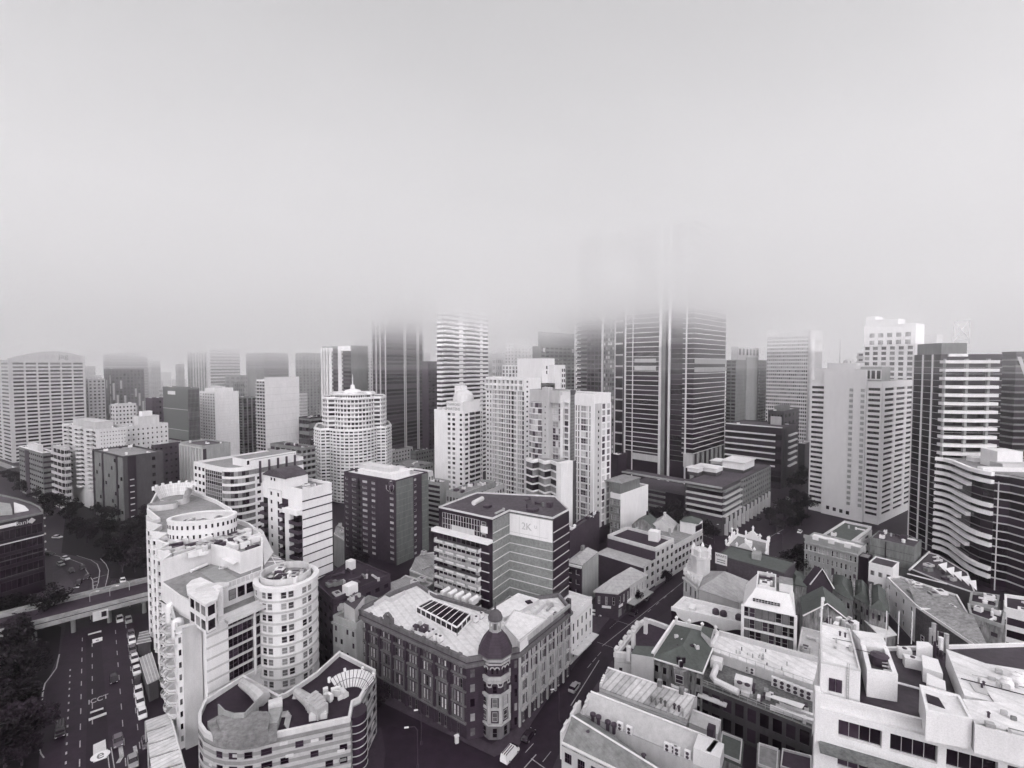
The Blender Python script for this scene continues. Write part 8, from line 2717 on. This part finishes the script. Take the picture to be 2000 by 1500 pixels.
row = [(251, 1214, 'silver'), (256, 1241, 'grey'), (258, 1254, 'white'), (259, 1272, 'grey'), (263, 1289, 'white'), (267, 1313, 'white'), (269, 1334, 'black'), (271, 1354, 'white'), (274, 1374, 'white'), (278, 1397, 'white')]
for i, (px, py, c) in enumerate(row):
    car(px, py, c, 138.5, '%s car parked %s from the overpass in the kerb row beside the hotel' % (c, ordinal(i)), group='cars parked along the hotel kerb')
for px, py, c, an, lb in ((234, 1212, 'white', 138.5, 'white car driving just below the overpass in the lane beside the parked row'), (222, 1330, 'black', 138.5, 'lone black car in the middle lane of the wide road'), (231, 1451, 'grey', 138.5, 'grey car above the left turn arrow on the wide road'),
                          (260, 1491, 'silver', 138.5, 'silver car below the right turn arrow at the bottom edge'), (287, 1453, 'grey', 138.5, 'grey car tight against the striped canopy'),
                          (128, 1093, 'white', 115, 'white car leading the curved queue beyond the overpass'), (119, 1104, 'silver', 120, 'silver car behind the white one in the curved queue'), (140, 1117, 'black', 130, 'dark car in the middle of the curved queue'), (162, 1111, 'black', 130, 'dark car beside the curved white kerb line'),
                          (170, 1130, 'black', 150, 'dark car with pale roof gear nearest the kerb line bend'), (154, 1141, 'black', 150, 'dark car about to pass below the overpass'), (240, 1137, 'white', 138.5, 'white car behind the hotel end of the overpass'), (222, 1142, 'black', 138.5, 'black car beside the lamp behind the overpass'), (97, 1084, 'black', 100, 'dark car at the far start of the curved queue'),
                          (112, 1051, 'white', 95, 'white car alone on the dark street past the rounded building'), (219, 1056, 'silver', 60, 'faint silver car under the trees by the far street'),
                          (1122, 1346, 'silver', 32, 'silver car driving beside the ornate hotel, boot towards the crossing'), (1032, 1441, 'black', 32, 'black car waiting near the turret of the ornate hotel'), (1163, 1201, 'white', 110, 'white car turning beside the small white stuccoed building'), (1237, 1200, 'black', 32, 'black car in front of the corner pub'), (1262, 1170, 'grey', 32, 'grey car beyond the pub awning'),
                          (1466, 1046, 'white', 70, 'white car waiting at the far junction, left of the pair'), (1479, 1049, 'white', 70, 'white car waiting at the far junction, right of the pair'), (1546, 963, 'white', 40, 'white car far up the tree lined street'), (1538, 976, 'silver', 220, 'silver car far up the street below the white one'), (1517, 991, 'silver', 220, 'silver car halfway down the tree lined street'), (1482, 1016, 'black', 220, 'black car with pale lamps near the office columns'), (1562, 1040, 'white', 40, 'white car close to the base of the concrete tower'), (1500, 1000, 'grey', 220, 'grey car beside the street columns of the low dark office')):
    car(px, py, c, an, lb, parts=py > 1080)
car(118, 1432, 'black', 138.5, 'dark vehicle with bright sides alone on the left carriageway', 'van')
car(996, 1478, 'white', 34, 'white van with roof bars driving into the crossing by the turret', 'van')

# ------------------------------------------------------------------ trees
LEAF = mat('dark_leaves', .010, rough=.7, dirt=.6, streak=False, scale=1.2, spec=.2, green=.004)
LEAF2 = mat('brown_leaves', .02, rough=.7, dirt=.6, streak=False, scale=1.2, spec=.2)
BARK = mat('bark', .06, dirt=.4, scale=2)


def tree_meshes(seed, leaf, h_=10.0, spread=4.2, n=1500):
    r = random.Random(seed)
    t = MB(); c = MB()
    th = h_ * .42
    t.tube([(0, 0, -.1), (.1, 0, th * .5), (.15, .1, th), (.2, .1, h_ * .75)], .28, BARK, 7, .08)
    blobs = []
    for i in range(11):
        a = r.uniform(0, 6.28); q = r.uniform(.25, .8) * spread; z = r.uniform(th * .9, h_ * .88)
        cx, cy = q * math.cos(a), q * math.sin(a)
        t.tube([(.15, .05, th * r.uniform(.7, 1.1)), (cx * .55, cy * .55, z * .82), (cx, cy, z)], .11, BARK, 5, .03)
        blobs.append((cx, cy, z, r.uniform(1.1, 2.0) * spread / 4.2))
    blobs.append((0, 0, h_ * .9, 1.6 * spread / 4.2))
    for _ in range(n):
        bx, by, bz, br = r.choice(blobs)
        v = Vector((r.gauss(0, 1), r.gauss(0, 1), r.gauss(0, .8))).normalized() * br * r.uniform(.55, 1.12)
        p = Vector((bx, by, bz)) + v
        s = r.uniform(.16, .42)
        x = Vector((r.gauss(0, 1), r.gauss(0, 1), r.gauss(0, .6))).normalized(); y = x.orthogonal().normalized()
        c.face([p - x * s - y * s * .6, p + x * s - y * s * .5, p + x * s * .9 + y * s * .6, p - x * s * .8 + y * s * .5], leaf)
    return t.mesh('trunk', (0, 0, 0)), c.mesh('crown', (0, 0, 0))


TREES = [tree_meshes(1, LEAF), tree_meshes(2, LEAF, 12, 4.6), tree_meshes(3, LEAF2, 9, 4.0), tree_meshes(4, LEAF, 8, 4.4)]


def tree(p, k, s, rz, label, group):
    e = bpy.data.objects.new('tree', None); e.location = (p.x, p.y, 0); e.rotation_euler = (0, 0, rz); e.scale = (s, s, s * (.9 + .2 * math.sin(rz * 3))); COL.objects.link(e)
    tag(e, label, 'tree', group); put('trunk', TREES[k][0], e); put('crown', TREES[k][1], e)


r = random.Random(33)
zones = [('dark leafy tree in the park between the overpass and the slate office block', 'park trees behind the overpass', [(225, 1075), (250, 1080), (275, 1085), (232, 1040), (258, 1050), (282, 1060), (240, 1015), (268, 1030), (205, 1018), (180, 1030), (205, 1045), (170, 1055), (222, 1005), (252, 1000), (150, 1040), (262, 1110), (240, 1112), (285, 1115), (280, 1010), (190, 1005), (232, 1095), (270, 1062), (212, 1070)]),
         ('dark tree beside the far left street below the apartment blocks', 'street trees at the far left', [(45, 960), (70, 975), (95, 985), (30, 945), (115, 1000), (12, 935), (60, 955), (135, 1015), (150, 1003), (90, 1010)]),
         ('dark tree at the lower left beside the wide road', 'trees left of the wide road', [(20, 1210), (50, 1222), (84, 1222), (64, 1218), (34, 1216), (8, 1222), (100, 1216), (10, 1255), (45, 1268), (60, 1290), (20, 1310), (55, 1325), (15, 1370), (48, 1380), (20, 1430), (48, 1440), (40, 1490), (10, 1490), (-10, 1340), (-10, 1400), (-8, 1450), (34, 1240), (30, 1350), (30, 1405), (60, 1455)]),
         ('street tree lining the far diagonal street near the concrete tower', 'street trees near the concrete tower', [(1545, 1010), (1560, 995), (1530, 1020), (1572, 985), (1552, 1028), (1520, 1035), (1566, 1022), (1578, 1005), (1515, 1010), (1536, 1000), (1500, 1022), (1556, 960), (1566, 945), (1548, 975)]),
         ('dark tree before the low office building on columns', 'trees before the low office on columns', [(1262, 1012), (1284, 1020), (1306, 1022), (1325, 1030), (1340, 1038), (1240, 1006), (1385, 1052), (1312, 1012)])]
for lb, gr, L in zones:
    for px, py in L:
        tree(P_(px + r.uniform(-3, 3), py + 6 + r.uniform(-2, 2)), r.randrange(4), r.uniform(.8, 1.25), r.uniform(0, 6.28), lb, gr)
for px, py, k, s, lb in ((1558, 1122, 2, 1.5, 'big brown leaved tree left of the ornate grey building'), (1574, 1116, 0, 1.2, 'dark tree tucked behind the brown one by the ornate grey building'), (1540, 1112, 2, 1.2, 'smaller brown tree at the edge of the far junction'), (1376, 1092, 3, .7, 'small round tree by the castellated cupola'), (1245, 1178, 2, .6, 'thin street tree beside the pub awning'), (1300, 1134, 2, .6, 'thin street tree before the white street building'), (712, 1110, 3, .9, 'dark tree squeezed below the brown brick apartments'), (695, 1116, 1, .7, 'small dark tree behind the black roofed brick building'), (735, 1375, 2, .8, 'dark tree at the corner before the ornate hotel')):
    tree(P_(px, py + 5), k, s, px * .7, lb, 'single trees')
# low dark ground cover of the park
pk = MB()
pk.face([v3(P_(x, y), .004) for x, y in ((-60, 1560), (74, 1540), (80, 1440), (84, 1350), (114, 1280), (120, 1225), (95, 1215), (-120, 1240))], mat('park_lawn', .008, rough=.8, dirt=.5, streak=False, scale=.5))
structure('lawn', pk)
pk = MB()
pk.face([v3(P_(x, y), .004) for x, y in ((120, 1080), (205, 1098), (215, 1130), (285, 1130), (290, 1000), (130, 985))], mat('park_lawn', .008))
structure('lawn', pk)
